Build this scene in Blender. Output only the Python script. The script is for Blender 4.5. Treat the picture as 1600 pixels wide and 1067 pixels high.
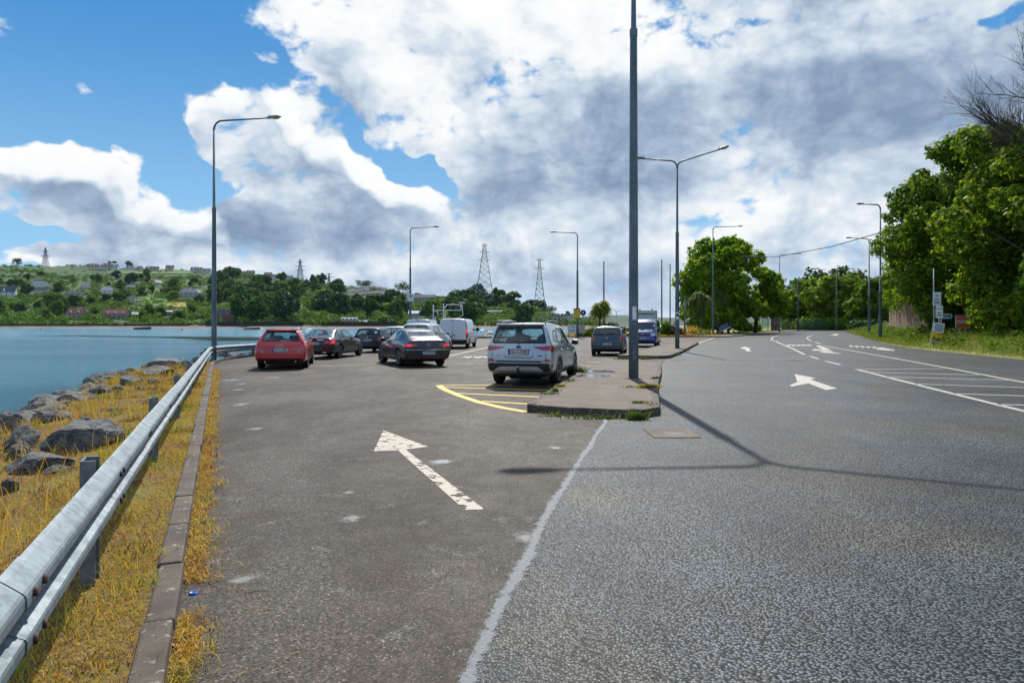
import bpy, bmesh, math, random
import numpy as np
from mathutils import Vector, Matrix, noise as mnoise
from mathutils.bvhtree import BVHTree

SC = bpy.context.scene
COL = SC.collection
for o in list(bpy.data.objects):
    bpy.data.objects.remove(o, do_unlink=True)

# ------------------------------------------------------------------ camera, sun, sky, exposure
F = 1111.0          # focal length in photograph pixels (1600 wide, about 25 mm)
HOR = 505.0         # row of the horizon in the photograph
H = 1.65            # eye height
cam_d = bpy.data.cameras.new('camera')
cam = bpy.data.objects.new('camera', cam_d)
COL.objects.link(cam)
cam.location = (0, 0, H)
cam.rotation_euler = (math.radians(90), 0, 0)
cam_d.sensor_width = 36.0
cam_d.lens = 36.0 * F / 1600.0
cam_d.shift_y = -(533.5 - HOR) / 1600.0
cam_d.clip_start = 0.05
cam_d.clip_end = 20000
SC.camera = cam

SUN_EL, SUN_AZ = math.radians(46.5), math.radians(1.5)     # azimuth from +Y towards +X
sd = bpy.data.lights.new('sun', 'SUN')
sd.energy = 4.4
sd.angle = math.radians(0.55)
sd.color = (1.0, 0.955, 0.89)
sun = bpy.data.objects.new('sun', sd)
COL.objects.link(sun)
sdir = Vector((math.sin(SUN_AZ) * math.cos(SUN_EL), math.cos(SUN_AZ) * math.cos(SUN_EL), math.sin(SUN_EL)))
sun.rotation_euler = sdir.to_track_quat('Z', 'Y').to_euler()
sun.location = (0, 60, 80)
SC.view_settings.view_transform = 'Standard'
SC.view_settings.look = 'None'
SC.view_settings.exposure = 0.25
SC.view_settings.gamma = 1.0
SC.cycles.max_bounces = 6
SC.cycles.diffuse_bounces = 3
SC.cycles.transparent_max_bounces = 12
SC.cycles.caustics_reflective = False
SC.cycles.caustics_refractive = False
SC.cycles.sample_clamp_indirect = 6.0
# ------------------------------------------------------------------ node helpers
class NT:
    """Small helper round a node tree."""
    def __init__(self, tree):
        self.t = tree; self.n = tree.nodes; self.l = tree.links
    def new(self, typ, **kw):
        nd = self.n.new(typ)
        for k, v in kw.items():
            setattr(nd, k, v)
        return nd
    def put(self, sock, v):
        if hasattr(v, 'is_linked') or isinstance(v, bpy.types.NodeSocket):
            self.l.new(v, sock)
        elif v is not None:
            sock.default_value = v
    def math(self, op, a, b=None, c=None, clamp=False):
        nd = self.new('ShaderNodeMath', operation=op, use_clamp=clamp)
        self.put(nd.inputs[0], a)
        if b is not None: self.put(nd.inputs[1], b)
        if c is not None: self.put(nd.inputs[2], c)
        return nd.outputs[0]
    def vmath(self, op, a, b=None, out=0, scale=None):
        nd = self.new('ShaderNodeVectorMath', operation=op)
        self.put(nd.inputs[0], a)
        if b is not None: self.put(nd.inputs[1], b)
        if scale is not None: self.put(nd.inputs['Scale'], scale)
        return nd.outputs[out]
    def mix(self, f, a, b, blend='MIX'):
        nd = self.new('ShaderNodeMix', data_type='RGBA', blend_type=blend)
        self.put(nd.inputs[0], f)
        for s, v in ((nd.inputs[6], a), (nd.inputs[7], b)):
            if isinstance(v, (tuple, list)) and len(v) == 3: v = (*v, 1)
            self.put(s, v)
        return nd.outputs[2]
    def noise(self, vec, scale, detail=4, rough=0.55, dist=0.0, out='Fac', ntype='FBM', lac=2.0):
        nd = self.new('ShaderNodeTexNoise', noise_type=ntype)
        if vec is not None: self.l.new(vec, nd.inputs['Vector'])
        nd.inputs['Scale'].default_value = scale
        nd.inputs['Detail'].default_value = detail
        nd.inputs['Roughness'].default_value = rough
        nd.inputs['Lacunarity'].default_value = lac
        nd.inputs['Distortion'].default_value = dist
        return nd.outputs[out if out in nd.outputs else 0]
    def vor(self, vec, scale, feature='F1', out='Distance', detail=0.0, rough=0.5, rand=1.0):
        nd = self.new('ShaderNodeTexVoronoi', feature=feature)
        if vec is not None: self.l.new(vec, nd.inputs['Vector'])
        nd.inputs['Scale'].default_value = scale
        if 'Detail' in nd.inputs: nd.inputs['Detail'].default_value = detail
        if 'Roughness' in nd.inputs: nd.inputs['Roughness'].default_value = rough
        nd.inputs['Randomness'].default_value = rand
        return nd.outputs[out]
    def ss(self, v, a, b, lo=0.0, hi=1.0, interp='SMOOTHSTEP'):
        nd = self.new('ShaderNodeMapRange', interpolation_type=interp)
        self.put(nd.inputs['Value'], v)
        nd.inputs['From Min'].default_value = a; nd.inputs['From Max'].default_value = b
        nd.inputs['To Min'].default_value = lo; nd.inputs['To Max'].default_value = hi
        return nd.outputs[0]
    def mapping(self, vec, loc=(0, 0, 0), rot=(0, 0, 0), scale=(1, 1, 1), typ='POINT'):
        nd = self.new('ShaderNodeMapping', vector_type=typ)
        self.l.new(vec, nd.inputs['Vector'])
        nd.inputs['Location'].default_value = loc
        nd.inputs['Rotation'].default_value = rot
        nd.inputs['Scale'].default_value = scale
        return nd.outputs[0]

# ------------------------------------------------------------------ world: Nishita sky with broken cumulus
W = bpy.data.worlds.new('World'); SC.world = W; W.use_nodes = True
W.node_tree.nodes.clear()

def azel(px, py):
    """Direction (azimuth, elevation) of a photograph pixel: where in the sky a cloud stands."""
    a = math.atan((px - 800) / F)
    return a, math.atan((HOR - py) / math.hypot(F, px - 800))

# cloud masses: centre px, py, half length, half height, tilt (deg, clockwise in the picture), weight
CLOUDS = [
    (800, -20, 430, 150, 8, 1.0), (1050, 90, 560, 210, 0, .95), (1400, 120, 480, 240, 10, .9), (560, 95, 210, 125, 18, .85),
    (690, 210, 150, 95, 48, .55), (980, 260, 330, 130, 0, .75), (1250, 290, 330, 160, 0, .5),
    (375, 185, 150, 105, 40, .95), (490, 255, 190, 135, 38, .95), (560, 330, 250, 95, 12, 1.0), (430, 330, 140, 60, 20, .55),
    (50, 300, 180, 72, 20, .95), (210, 338, 210, 66, 20, 1.0), (330, 378, 170, 46, 10, .8), (-80, 285, 180, 80, 10, .7),
    (900, 330, 330, 80, 0, .55), (720, 345, 190, 75, 8, .5), (1150, 370, 300, 70, 0, .5), (480, 408, 300, 30, 4, .75), (760, 425, 360, 42, 0, .75),
    (1250, 420, 460, 75, 0, .7), (130, 396, 330, 24, 0, .7), (1500, 330, 300, 130, 0, .5), (820, 462, 620, 40, 0, .95), (560, 440, 300, 36, 0, .6), (1000, 400, 340, 60, 0, .7), (1250, 455, 500, 50, 0, .7), (160, 405, 260, 18, 0, .5),
    (142, 160, 62, 26, 20, .95), (208, 240, 52, 30, 20, .62), (25, 55, 36, 44, 40, .70), (112, 245, 50, 25, 0, .5),
    # openings of blue sky
    (150, 60, 400, 150, 0, -.62), (400, 120, 60, 34, 40, -.6), (505, 180, 110, 34, 40, -.85), (615, 245, 120, 40, 40, -.95), (700, 300, 60, 24, 40, -.4), (770, 265, 70, 35, 30, -.55),
    (1270, 235, 70, 60, 40, -.42), (1310, 280, 40, 34, 60, -.32), (255, 232, 100, 56, 40, -.95), (330, 285, 50, 22, 40, -.6), (50, 368, 150, 24, 0, -.8),
    (830, 60, 40, 25, 20, -.35), (1375, 335, 60, 35, 0, -.55), (1530, 185, 60, 30, 0, -.35), (640, 262, 60, 40, 40, -.25),
    (60, 180, 200, 60, 5, -.5), (1590, 5, 50, 25, 10, -.9),
]

wt_ = NT(W.node_tree)
tc = wt_.new('ShaderNodeTexCoord')
dirv = wt_.vmath('NORMALIZE', tc.outputs['Generated'])
sep = wt_.new('ShaderNodeSeparateXYZ'); wt_.l.new(dirv, sep.inputs[0])
AZ = wt_.math('ARCTAN2', sep.outputs[0], sep.outputs[1])
EL = wt_.math('ARCSINE', sep.outputs[2])
comb = wt_.new('ShaderNodeCombineXYZ')
wt_.l.new(AZ, comb.inputs[0]); wt_.l.new(EL, comb.inputs[1])
P0 = comb.outputs[0]

def noise2(vec, scale, detail, rough, out='Fac', dist=0.0):
    s = wt_.noise(vec, scale, detail, rough, dist, out)
    s.node.noise_dimensions = '2D'
    return s
def scaled(vec, loc, sc):
    return wt_.vmath('MULTIPLY', wt_.vmath('ADD', vec, loc), sc)

wn = noise2(P0, 8.0, 3, .55, 'Color')
warp = wt_.vmath('MULTIPLY', wt_.vmath('SUBTRACT', wn, (.5, .5, .5)), (.10, .08, 0))

def rotated(vec, tilt):
    c, s = math.cos(tilt), math.sin(tilt)
    cx = wt_.new('ShaderNodeCombineXYZ')
    wt_.l.new(wt_.vmath('DOT_PRODUCT', vec, (c, -s, 0), 1), cx.inputs[0])
    wt_.l.new(wt_.vmath('DOT_PRODUCT', vec, (s, c, 0), 1), cx.inputs[1])
    return cx.outputs[0]

TILTS = (0, 20, 40)
def mask(vec, clouds):
    Q = wt_.vmath('ADD', vec, warp)
    R = {t: (Q if t == 0 else rotated(Q, math.radians(t))) for t in TILTS}
    acc = None
    for (px, py, a, b, tilt, wt) in clouds:
        tl = min(TILTS, key=lambda q: abs(q - tilt))
        az, el = azel(px, py)
        c, s = math.cos(math.radians(tl)), math.sin(math.radians(tl))
        x, y = c * az - s * el, s * az + c * el
        nd = wt_.new('ShaderNodeVectorMath', operation='MULTIPLY_ADD')
        wt_.l.new(R[tl], nd.inputs[0])
        nd.inputs[1].default_value = (F / a, F / b, 0)
        nd.inputs[2].default_value = (-x * F / a, -y * F / b, 0)
        v = nd.outputs[0]
        g = wt_.math('SUBTRACT', 1.0, wt_.vmath('DOT_PRODUCT', v, v, 1), clamp=True)
        acc = wt_.math('MULTIPLY', g, wt * 1.15) if acc is None else wt_.math('MULTIPLY_ADD', g, wt * 1.15, acc)
    return wt_.math('MINIMUM', acc, .92)

OFF = (0.010, 0.032, 0)
P2 = wt_.vmath('ADD', P0, OFF)
M0 = mask(P0, CLOUDS)
M2 = mask(P2, [c for c in CLOUDS if c[2] >= 90])
Pn = scaled(P0, (3.1, 1.7, 0), (1, 1.5, 1)); Pn2 = scaled(P2, (3.1, 1.7, 0), (1, 1.5, 1))
f1 = noise2(Pn, 7.5, 8, .57, dist=.25)
f1b = noise2(Pn2, 7.5, 4, .57, dist=.25)
pv = wt_.new('ShaderNodeTexVoronoi', voronoi_dimensions='2D')
wt_.l.new(wt_.vmath('ADD', Pn, wt_.vmath('MULTIPLY', wn, (.06, .06, 0))), pv.inputs['Vector'])
pv.inputs['Scale'].default_value = 26; pv.inputs['Detail'].default_value = 2.0; pv.inputs['Roughness'].default_value = .6
D0 = wt_.math('MULTIPLY_ADD', wt_.math('SUBTRACT', f1, .5), 1.9, M0)
D0 = wt_.math('MULTIPLY_ADD', wt_.math('SUBTRACT', .45, pv.outputs['Distance']), .34, D0)
f3 = noise2(Pn, 30, 5, .62)
D0 = wt_.math('MULTIPLY_ADD', wt_.math('SUBTRACT', f3, .5), .40, D0)
D0 = wt_.math('SUBTRACT', D0, .27)
D2 = wt_.math('SUBTRACT', wt_.math('MULTIPLY_ADD', wt_.math('SUBTRACT', f1b, .5), 1.7, M2), .30)
alpha = wt_.ss(D0, -.10, .30)
thick = wt_.ss(D0, .10, 1.1, interp='LINEAR')
above = wt_.ss(D2, -.1, 1.15, interp='LINEAR')
edge = wt_.math('SUBTRACT', D0, D2)                       # positive where the cloud thins towards the sun
shade = wt_.math('MULTIPLY_ADD', above, .85, wt_.math('MULTIPLY', thick, .30))
shade = wt_.math('MULTIPLY_ADD', edge, -.24, shade)
# parts of the cover that are thinner (light comes through) or deeper (dark bases)
LIGHT = [(800, -60, 560, 260, 0, -.30), (1150, 340, 420, 110, 0, -.16), (560, 320, 120, 60, 0, -.1), (560, 60, 230, 110, 20, -.28), (880, 30, 260, 110, 0, -.25), (660, 190, 130, 70, 40, -.2), (340, 150, 130, 80, 40, -.12), (500, 210, 160, 60, 40, -.12), (1280, 330, 260, 90, 0, -.2), (850, 380, 330, 60, 0, -.18), (1380, 20, 300, 60, 0, -.15), (470, 410, 300, 34, 0, -.2),
         (180, 315, 210, 45, 20, .22), (570, 360, 220, 60, 8, .22), (900, 190, 260, 90, 20, .18), (1180, 120, 300, 110, 0, .08), (1130, 290, 160, 40, 0, .2), (1420, 170, 200, 110, 0, .1)]
lb = mask(P0, LIGHT).node.inputs[0].links[0].from_socket
shade = wt_.math('ADD', shade, lb)
shade = wt_.math('MULTIPLY_ADD', wt_.math('SUBTRACT', pv.outputs['Distance'], .40), .20, shade)
shade = wt_.math('MULTIPLY_ADD', wt_.math('SUBTRACT', f3, .5), -.22, shade)
shade = wt_.math('ADD', shade, .04)
shade = wt_.ss(shade, .05, 1.20, interp='LINEAR')
cr = wt_.new('ShaderNodeValToRGB')
wt_.l.new(shade, cr.inputs[0])
e = cr.color_ramp.elements
e[0].position = 0.0; e[0].color = (1.0, 1.0, 1.0, 1)
e[1].position = 1.0; e[1].color = (.23, .32, .46, 1)
for pos, c in ((.20, (.92, .95, .97)), (.46, (.64, .73, .83)), (.74, (.37, .47, .62))):
    q = cr.color_ramp.elements.new(pos); q.color = (*c, 1)
SKY_S = 0.12
cloud = wt_.vmath('SCALE', cr.outputs[0], scale=0.84 / SKY_S)
sky = wt_.new('ShaderNodeTexSky', sky_type='NISHITA')
sky.sun_disc = False
sky.sun_elevation = SUN_EL
sky.sun_rotation = SUN_AZ
sky.altitude = 10; sky.air_density = 1.0; sky.dust_density = 0.6; sky.ozone_density = 2.5
blue = wt_.mix(wt_.ss(EL, 0, .42), (.26 / SKY_S, .52 / SKY_S, .76 / SKY_S), (.034 / SKY_S, .225 / SKY_S, .54 / SKY_S))
skyc = wt_.mix(.92, sky.outputs[0], blue)
front = wt_.mix(alpha, skyc, cloud)
front = wt_.mix(wt_.ss(EL, .0, .09, .35, 0), front, (.60 / SKY_S, .70 / SKY_S, .80 / SKY_S))
bg = wt_.new('ShaderNodeBackground'); bg.inputs['Strength'].default_value = SKY_S
wt_.l.new(front, bg.inputs['Color'])
# the rest of the sky, overhead and behind: scattered cloud, one noise
nb = wt_.noise(dirv, 2.2, 3, .55)
skyb = wt_.mix(.5, sky.outputs[0], (.10 / SKY_S, .30 / SKY_S, .62 / SKY_S))
back = wt_.mix(wt_.ss(nb, .45, .62, 0, .9), skyb, (.62 / SKY_S, .68 / SKY_S, .76 / SKY_S))
bg2 = wt_.new('ShaderNodeBackground'); bg2.inputs['Strength'].default_value = SKY_S
wt_.l.new(back, bg2.inputs['Color'])
infront = wt_.math('MULTIPLY', wt_.math('LESS_THAN', wt_.math('ABSOLUTE', AZ), .80),
                   wt_.math('MULTIPLY', wt_.math('GREATER_THAN', EL, -.02), wt_.math('LESS_THAN', EL, .56)))
mx = wt_.new('ShaderNodeMixShader')
wt_.l.new(infront, mx.inputs[0]); wt_.l.new(bg2.outputs[0], mx.inputs[1]); wt_.l.new(bg.outputs[0], mx.inputs[2])
wo = wt_.new('ShaderNodeOutputWorld'); wt_.l.new(mx.outputs[0], wo.inputs[0])
W.cycles.sampling_method = 'MANUAL'
W.cycles.sample_map_resolution = 512
# ------------------------------------------------------------------ helpers
rnd = random.Random(7)
NR = np.random.default_rng(11)
PI = math.pi

def G(px, py, z=0.0):
    """Point of the plane z seen at a photograph pixel (used to survey the place)."""
    Y = F * (H - z) / (py - HOR)
    return Vector(((px - 800) * Y / F, Y, z))
def PX(px, py, Y):
    """Point at distance Y seen at a photograph pixel."""
    return Vector(((px - 800) * Y / F, Y, H + (HOR - py) * Y / F))

def tag(o, label=None, cat=None, group=None, kind=None):
    if label: o['label'] = label
    if cat: o['category'] = cat
    if group: o['group'] = group
    if kind: o['kind'] = kind
    return o
def thing(name, label, cat, loc=(0, 0, 0), rz=0.0, group=None):
    o = bpy.data.objects.new(name, None); COL.objects.link(o)
    o.empty_display_size = .3
    o.location = loc; o.rotation_euler = (0, 0, rz)
    return tag(o, label, cat, group)
def link(name, me, mat=None, parent=None, kind=None):
    o = bpy.data.objects.new(name, me); COL.objects.link(o)
    if mat is not None:
        for m in (mat if isinstance(mat, (list, tuple)) else [mat]):
            if m.name not in [x.name for x in me.materials if x]: me.materials.append(m)
    if parent is not None: o.parent = parent
    if kind: o['kind'] = kind
    return o
def kids(o):
    return [c for c in bpy.data.objects if c.parent == o]
_child_cache = {}
def dup(root, loc, rz=0.0, label=None, group=None, scale=None, cat=None):
    """A copy of a thing with copies of its parts and their sub-parts (mesh data shared)."""
    if root.name not in _child_cache:
        _child_cache[root.name] = [(c, kids(c)) for c in kids(root)]
    r = root.copy(); COL.objects.link(r); r.location = loc; r.rotation_euler = (0, 0, rz)
    if label: r['label'] = label
    if group: r['group'] = group
    if cat: r['category'] = cat
    if scale is not None: r.scale = scale if isinstance(scale, (tuple, list)) else (scale,) * 3
    for c, gs in _child_cache[root.name]:
        k = c.copy(); COL.objects.link(k); k.parent = r
        for g in gs:
            q = g.copy(); COL.objects.link(q); q.parent = k
    return r

class MB:
    """Collects simple solids and links them as one mesh object."""
    def __init__(self): self.bm = bmesh.new()
    def box(self, c, s, rz=0.0, bev=0.0, mi=0, rx=0.0, ry=0.0):
        M = Matrix.Translation(c) @ Matrix.Rotation(rz, 4, 'Z') @ Matrix.Rotation(ry, 4, 'Y') @ Matrix.Rotation(rx, 4, 'X') @ Matrix.Diagonal((*s, 1))
        r = bmesh.ops.create_cube(self.bm, size=1, matrix=M)
        fs = {f for v in r['verts'] for f in v.link_faces}
        for f in fs: f.material_index = mi
        if bev:
            es = list({e for v in r['verts'] for e in v.link_edges})
            bmesh.ops.bevel(self.bm, geom=es, offset=bev, segments=2, affect='EDGES', profile=.6)
        return self
    def tube(self, pts, r, seg=8, caps=True, mi=0):
        pts = [Vector(p) for p in pts]
        rs = r if isinstance(r, (list, tuple)) else [r] * len(pts)
        rings = []; up = None
        for i, p in enumerate(pts):
            d = (pts[min(i + 1, len(pts) - 1)] - pts[max(i - 1, 0)]).normalized()
            if up is None:
                up = Vector((0, 0, 1)) if abs(d.z) < .9 else Vector((1, 0, 0))
            a = d.cross(up)
            if a.length < 1e-4: a = d.cross(Vector((0, 1, 0)))
            a.normalize(); b = a.cross(d).normalized(); up = b
            rings.append([self.bm.verts.new(p + (a * math.cos(2 * PI * k / seg) + b * math.sin(2 * PI * k / seg)) * rs[i]) for k in range(seg)])
        for r0, r1 in zip(rings, rings[1:]):
            for k in range(seg):
                f = self.bm.faces.new((r0[k], r0[(k + 1) % seg], r1[(k + 1) % seg], r1[k])); f.material_index = mi; f.smooth = True
        if caps:
            f = self.bm.faces.new(rings[0][::-1]); f.material_index = mi
            f = self.bm.faces.new(rings[-1]); f.material_index = mi
        return self
    def lathe(self, prof, seg=20, M=None, mi=0, smooth=True):
        """prof: (radius, height) pairs turned round local Z."""
        M = M or Matrix.Identity(4)
        rings = []
        for (r, z) in prof:
            rings.append([self.bm.verts.new(M @ Vector((r * math.cos(2 * PI * k / seg), r * math.sin(2 * PI * k / seg), z))) for k in range(seg)])
        for r0, r1 in zip(rings, rings[1:]):
            for k in range(seg):
                f = self.bm.faces.new((r0[k], r0[(k + 1) % seg], r1[(k + 1) % seg], r1[k])); f.material_index = mi; f.smooth = smooth
        self.bm.faces.new(rings[0][::-1]).material_index = mi
        self.bm.faces.new(rings[-1]).material_index = mi
        return self
    def prism(self, poly, z0, z1, M=None, mi=0):
        M = M or Matrix.Identity(4)
        a = [self.bm.verts.new(M @ Vector((x, y, z0))) for x, y in poly]
        b = [self.bm.verts.new(M @ Vector((x, y, z1))) for x, y in poly]
        n = len(poly)
        for k in range(n):
            self.bm.faces.new((a[k], a[(k + 1) % n], b[(k + 1) % n], b[k])).material_index = mi
        self.bm.faces.new(a[::-1]).material_index = mi
        self.bm.faces.new(b).material_index = mi
        return self
    def face(self, pts, mi=0):
        f = self.bm.faces.new([self.bm.verts.new(p) for p in pts]); f.material_index = mi
        return self
    def build(self, name, mat, parent=None, kind=None, smooth=None, recalc=True):
        me = bpy.data.meshes.new(name)
        if recalc: bmesh.ops.recalc_face_normals(self.bm, faces=self.bm.faces)
        if smooth is not None:
            for f in self.bm.faces: f.smooth = smooth
        self.bm.to_mesh(me); self.bm.free()
        return link(name, me, mat, parent, kind)

def np_mesh(name, V, Fc, mat, parent=None, kind=None, smooth=False, mi=None):
    """Mesh from numpy arrays; Fc is (n,3) or (n,4)."""
    V = np.ascontiguousarray(V, dtype=np.float32); Fc = np.ascontiguousarray(Fc, dtype=np.int32)
    me = bpy.data.meshes.new(name)
    k = Fc.shape[1]
    me.vertices.add(len(V)); me.vertices.foreach_set('co', V.ravel())
    me.loops.add(Fc.size); me.loops.foreach_set('vertex_index', Fc.ravel())
    me.polygons.add(len(Fc)); me.polygons.foreach_set('loop_start', np.arange(0, Fc.size, k, dtype=np.int32))
    if smooth: me.polygons.foreach_set('use_smooth', np.ones(len(Fc), dtype=bool))
    me.update(calc_edges=True)
    o = link(name, me, mat, parent, kind)
    if mi is not None: me.polygons.foreach_set('material_index', np.asarray(mi, dtype=np.int32))
    return o

def flat(name, pts, z, mat, kind='structure', parent=None, cuts=0):
    """A flat sheet with the given outline."""
    bm = bmesh.new()
    f = bm.faces.new([bm.verts.new((p[0], p[1], z)) for p in pts])
    bmesh.ops.triangulate(bm, faces=[f])
    bmesh.ops.recalc_face_normals(bm, faces=bm.faces)
    if bm.faces and sum(f.normal.z for f in bm.faces) < 0:
        bmesh.ops.reverse_faces(bm, faces=bm.faces)
    me = bpy.data.meshes.new(name); bm.to_mesh(me); bm.free()
    return link(name, me, mat, parent, kind)

# ------------------------------------------------------------------ materials
def new_mat(name):
    m = bpy.data.materials.new(name); m.use_nodes = True
    t = NT(m.node_tree)
    b = m.node_tree.nodes['Principled BSDF']
    return m, t, b
def pos(t):
    return t.new('ShaderNodeNewGeometry').outputs['Position']
def objc(t):
    return t.new('ShaderNodeTexCoord').outputs['Object']
def island(t):
    return t.new('ShaderNodeNewGeometry').outputs['Random Per Island']
def bump(t, b, h, dist=.01, strength=1.0):
    nd = t.new('ShaderNodeBump'); nd.inputs['Strength'].default_value = strength
    nd.inputs['Distance'].default_value = dist
    t.l.new(h, nd.inputs['Height']); t.l.new(nd.outputs[0], b.inputs['Normal'])
def pmat(name, col, rough=.6, metal=0.0, var=.12, scale=6.0, spec=.5, coat=0.0, bmp=0.0, bscale=60, col2=None):
    """Plain surface with a little noise in its colour and roughness."""
    m, t, b = new_mat(name)
    v = objc(t)
    n = t.noise(v, scale, 5, .6)
    c2 = col2 if col2 is not None else tuple(max(0, c * (1 - 2.2 * var)) for c in col)
    c1 = tuple(min(1, c * (1 + var)) for c in col)
    t.l.new(t.mix(t.ss(n, .32, .68), c2, c1), b.inputs['Base Color'])
    t.l.new(t.ss(n, .3, .7, max(.02, rough - .06), min(1, rough + .08)), b.inputs['Roughness'])
    b.inputs['Metallic'].default_value = metal
    b.inputs['Specular IOR Level'].default_value = spec
    if coat:
        b.inputs['Coat Weight'].default_value = coat; b.inputs['Coat Roughness'].default_value = .05
    if bmp:
        bump(t, b, t.noise(v, bscale, 4, .6), bmp, .8)
    return m
M = {}
# ------------------------------------------------------------------ ground materials
def mat_road():
    m, t, b = new_mat('chip_seal_asphalt')
    P = pos(t)
    vn = t.new('ShaderNodeTexVoronoi', voronoi_dimensions='2D', feature='F1')
    t.l.new(P, vn.inputs['Vector']); vn.inputs['Scale'].default_value = 54
    cell = t.new('ShaderNodeSeparateColor'); t.l.new(vn.outputs['Color'], cell.inputs[0])
    big = t.noise(P, .22, 4, .55)
    mid = t.noise(t.mapping(P, scale=(1, .6, 1)), 1.1, 5, .62)
    near = t.noise(P, 9, 3, .6)
    tone = t.ss(cell.outputs[0], 0, 1, .008, .185, 'LINEAR')
    gap = t.ss(vn.outputs['Distance'], .26, .58, 1, .06)
    tone = t.math('MULTIPLY', tone, gap)
    tone = t.math('MULTIPLY', tone, t.ss(mid, .3, .7, .66, 1.34, 'LINEAR'))
    tone = t.math('MULTIPLY', tone, t.ss(big, .35, .65, .74, 1.26, 'LINEAR'))
    cool = t.mix(t.ss(near, .35, .65), (.74, .94, 1.06), (.90, .98, 1.0))
    warm = t.mix(t.ss(t.noise(P, .42, 4, .55), .47, .62), cool, (1.06, .98, .78))
    c = t.vmath('SCALE', warm, scale=tone)
    t.l.new(c, b.inputs['Base Color'])
    t.l.new(t.ss(cell.outputs[1], 0, 1, .38, .66, 'LINEAR'), b.inputs['Roughness'])
    b.inputs['Specular IOR Level'].default_value = .17
    h = t.math('MULTIPLY_ADD', cell.outputs[2], .5, t.ss(vn.outputs['Distance'], .1, .65, 1, 0))
    bump(t, b, h, .0035, .6)
    return m
def mat_carpark():
    m, t, b = new_mat('worn_asphalt')
    P = pos(t)
    vn = t.new('ShaderNodeTexVoronoi', voronoi_dimensions='2D', feature='F1')
    t.l.new(P, vn.inputs['Vector']); vn.inputs['Scale'].default_value = 105
    cell = t.new('ShaderNodeSeparateColor'); t.l.new(vn.outputs['Color'], cell.inputs[0])
    n1 = t.noise(t.mapping(P, rot=(0, 0, .4), scale=(1, .55, 1)), .55, 6, .62, .4)
    n2 = t.noise(P, 2.6, 6, .65, .3)
    n3 = t.noise(P, 26, 3, .6)
    base = t.mix(t.ss(n1, .36, .66), (.034, .024, .015), (.082, .068, .053))
    base = t.mix(t.ss(n2, .54, .70, 0, .8), base, (.125, .116, .105))     # pale dried patches
    base = t.mix(t.ss(n2, .24, .40, .6, 0), base, (.024, .018, .013))     # oily, dark patches
    k = t.ss(cell.outputs[0], 0, 1, .25, 1.75, 'LINEAR')
    k = t.math('MULTIPLY', k, t.ss(n3, .3, .7, .8, 1.2, 'LINEAR'))
    # a few very light stones
    k = t.math('ADD', k, t.ss(cell.outputs[1], .93, .97, 0, 2.4))
    t.l.new(t.vmath('SCALE', base, scale=k), b.inputs['Base Color'])
    t.l.new(t.ss(n2, .3, .7, .50, .74, 'LINEAR'), b.inputs['Roughness'])
    b.inputs['Specular IOR Level'].default_value = .12
    bump(t, b, t.math('ADD', cell.outputs[2], t.math('MULTIPLY', n3, .6)), .0035, .9)
    return m
def mat_paint(name, col, worn):
    m, t, b = new_mat(name)
    P = pos(t)
    n = t.noise(P, 7, 6, .62, .5)
    f = t.noise(P, 60, 3, .6)
    t.l.new(t.mix(t.ss(f, .3, .7), tuple(c * .78 for c in col), col), b.inputs['Base Color'])
    b.inputs['Roughness'].default_value = .6
    a = t.math('MULTIPLY', t.ss(n, worn - .02, worn + .02), t.ss(f, .24, .34))
    t.l.new(a, b.inputs['Alpha'])
    bump(t, b, f, .003, .6)
    return m
def mat_concrete(name, c1, c2, sc=3.0, lichen=True, joints=False):
    m, t, b = new_mat(name)
    P = pos(t)
    n = t.noise(P, sc, 6, .65); f = t.noise(P, 90, 3, .6)
    c = t.mix(t.ss(n, .35, .65), c2, c1)
    c = t.mix(t.ss(f, .35, .65, 0, .55), c, tuple(x * .45 for x in c2))
    c = t.mix(t.ss(t.noise(P, .7, 4, .6), .5, .7, 0, .5), c, tuple(x * .6 for x in c2))
    if lichen:
        c = t.mix(t.ss(t.noise(P, 14, 4, .6), .60, .68, 0, .55), c, (.40, .38, .32))
    t.l.new(c, b.inputs['Base Color']); b.inputs['Roughness'].default_value = .85
    bump(t, b, t.math('ADD', f, n), .006, .8)
    return m
def mat_dryground():
    m, t, b = new_mat('dry_turf')
    P = pos(t)
    n = t.noise(P, 1.3, 6, .65, .4); f = t.noise(P, 24, 5, .7); g = t.noise(t.mapping(P, scale=(1, 1, 1)), .7, 4, .6)
    c = t.mix(t.ss(f, .3, .7), (.055, .035, .016), (.30, .17, .035))
    c = t.mix(t.ss(n, .48, .66, 0, .8), c, (.20, .19, .03))
    c = t.mix(t.ss(g, .60, .72, 0, .7), c, (.045, .032, .022))
    t.l.new(c, b.inputs['Base Color']); b.inputs['Roughness'].default_value = .95
    bump(t, b, f, .03, 1)
    return m
M['road'] = mat_road(); M['carpark'] = mat_carpark()
M['white_line'] = mat_paint('cream_road_paint', (.46, .42, .345), .37)
M['worn_line'] = mat_paint('worn_road_paint', (.42, .35, .265), .43)
M['yellow_line'] = mat_paint('yellow_road_paint', (.76, .49, .012), .34)
M['kerb'] = mat_concrete('weathered_kerb_concrete', (.155, .12, .085), (.075, .058, .04))
M['island'] = mat_concrete('island_concrete', (.185, .14, .10), (.115, .088, .062), 1.2, False)
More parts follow.
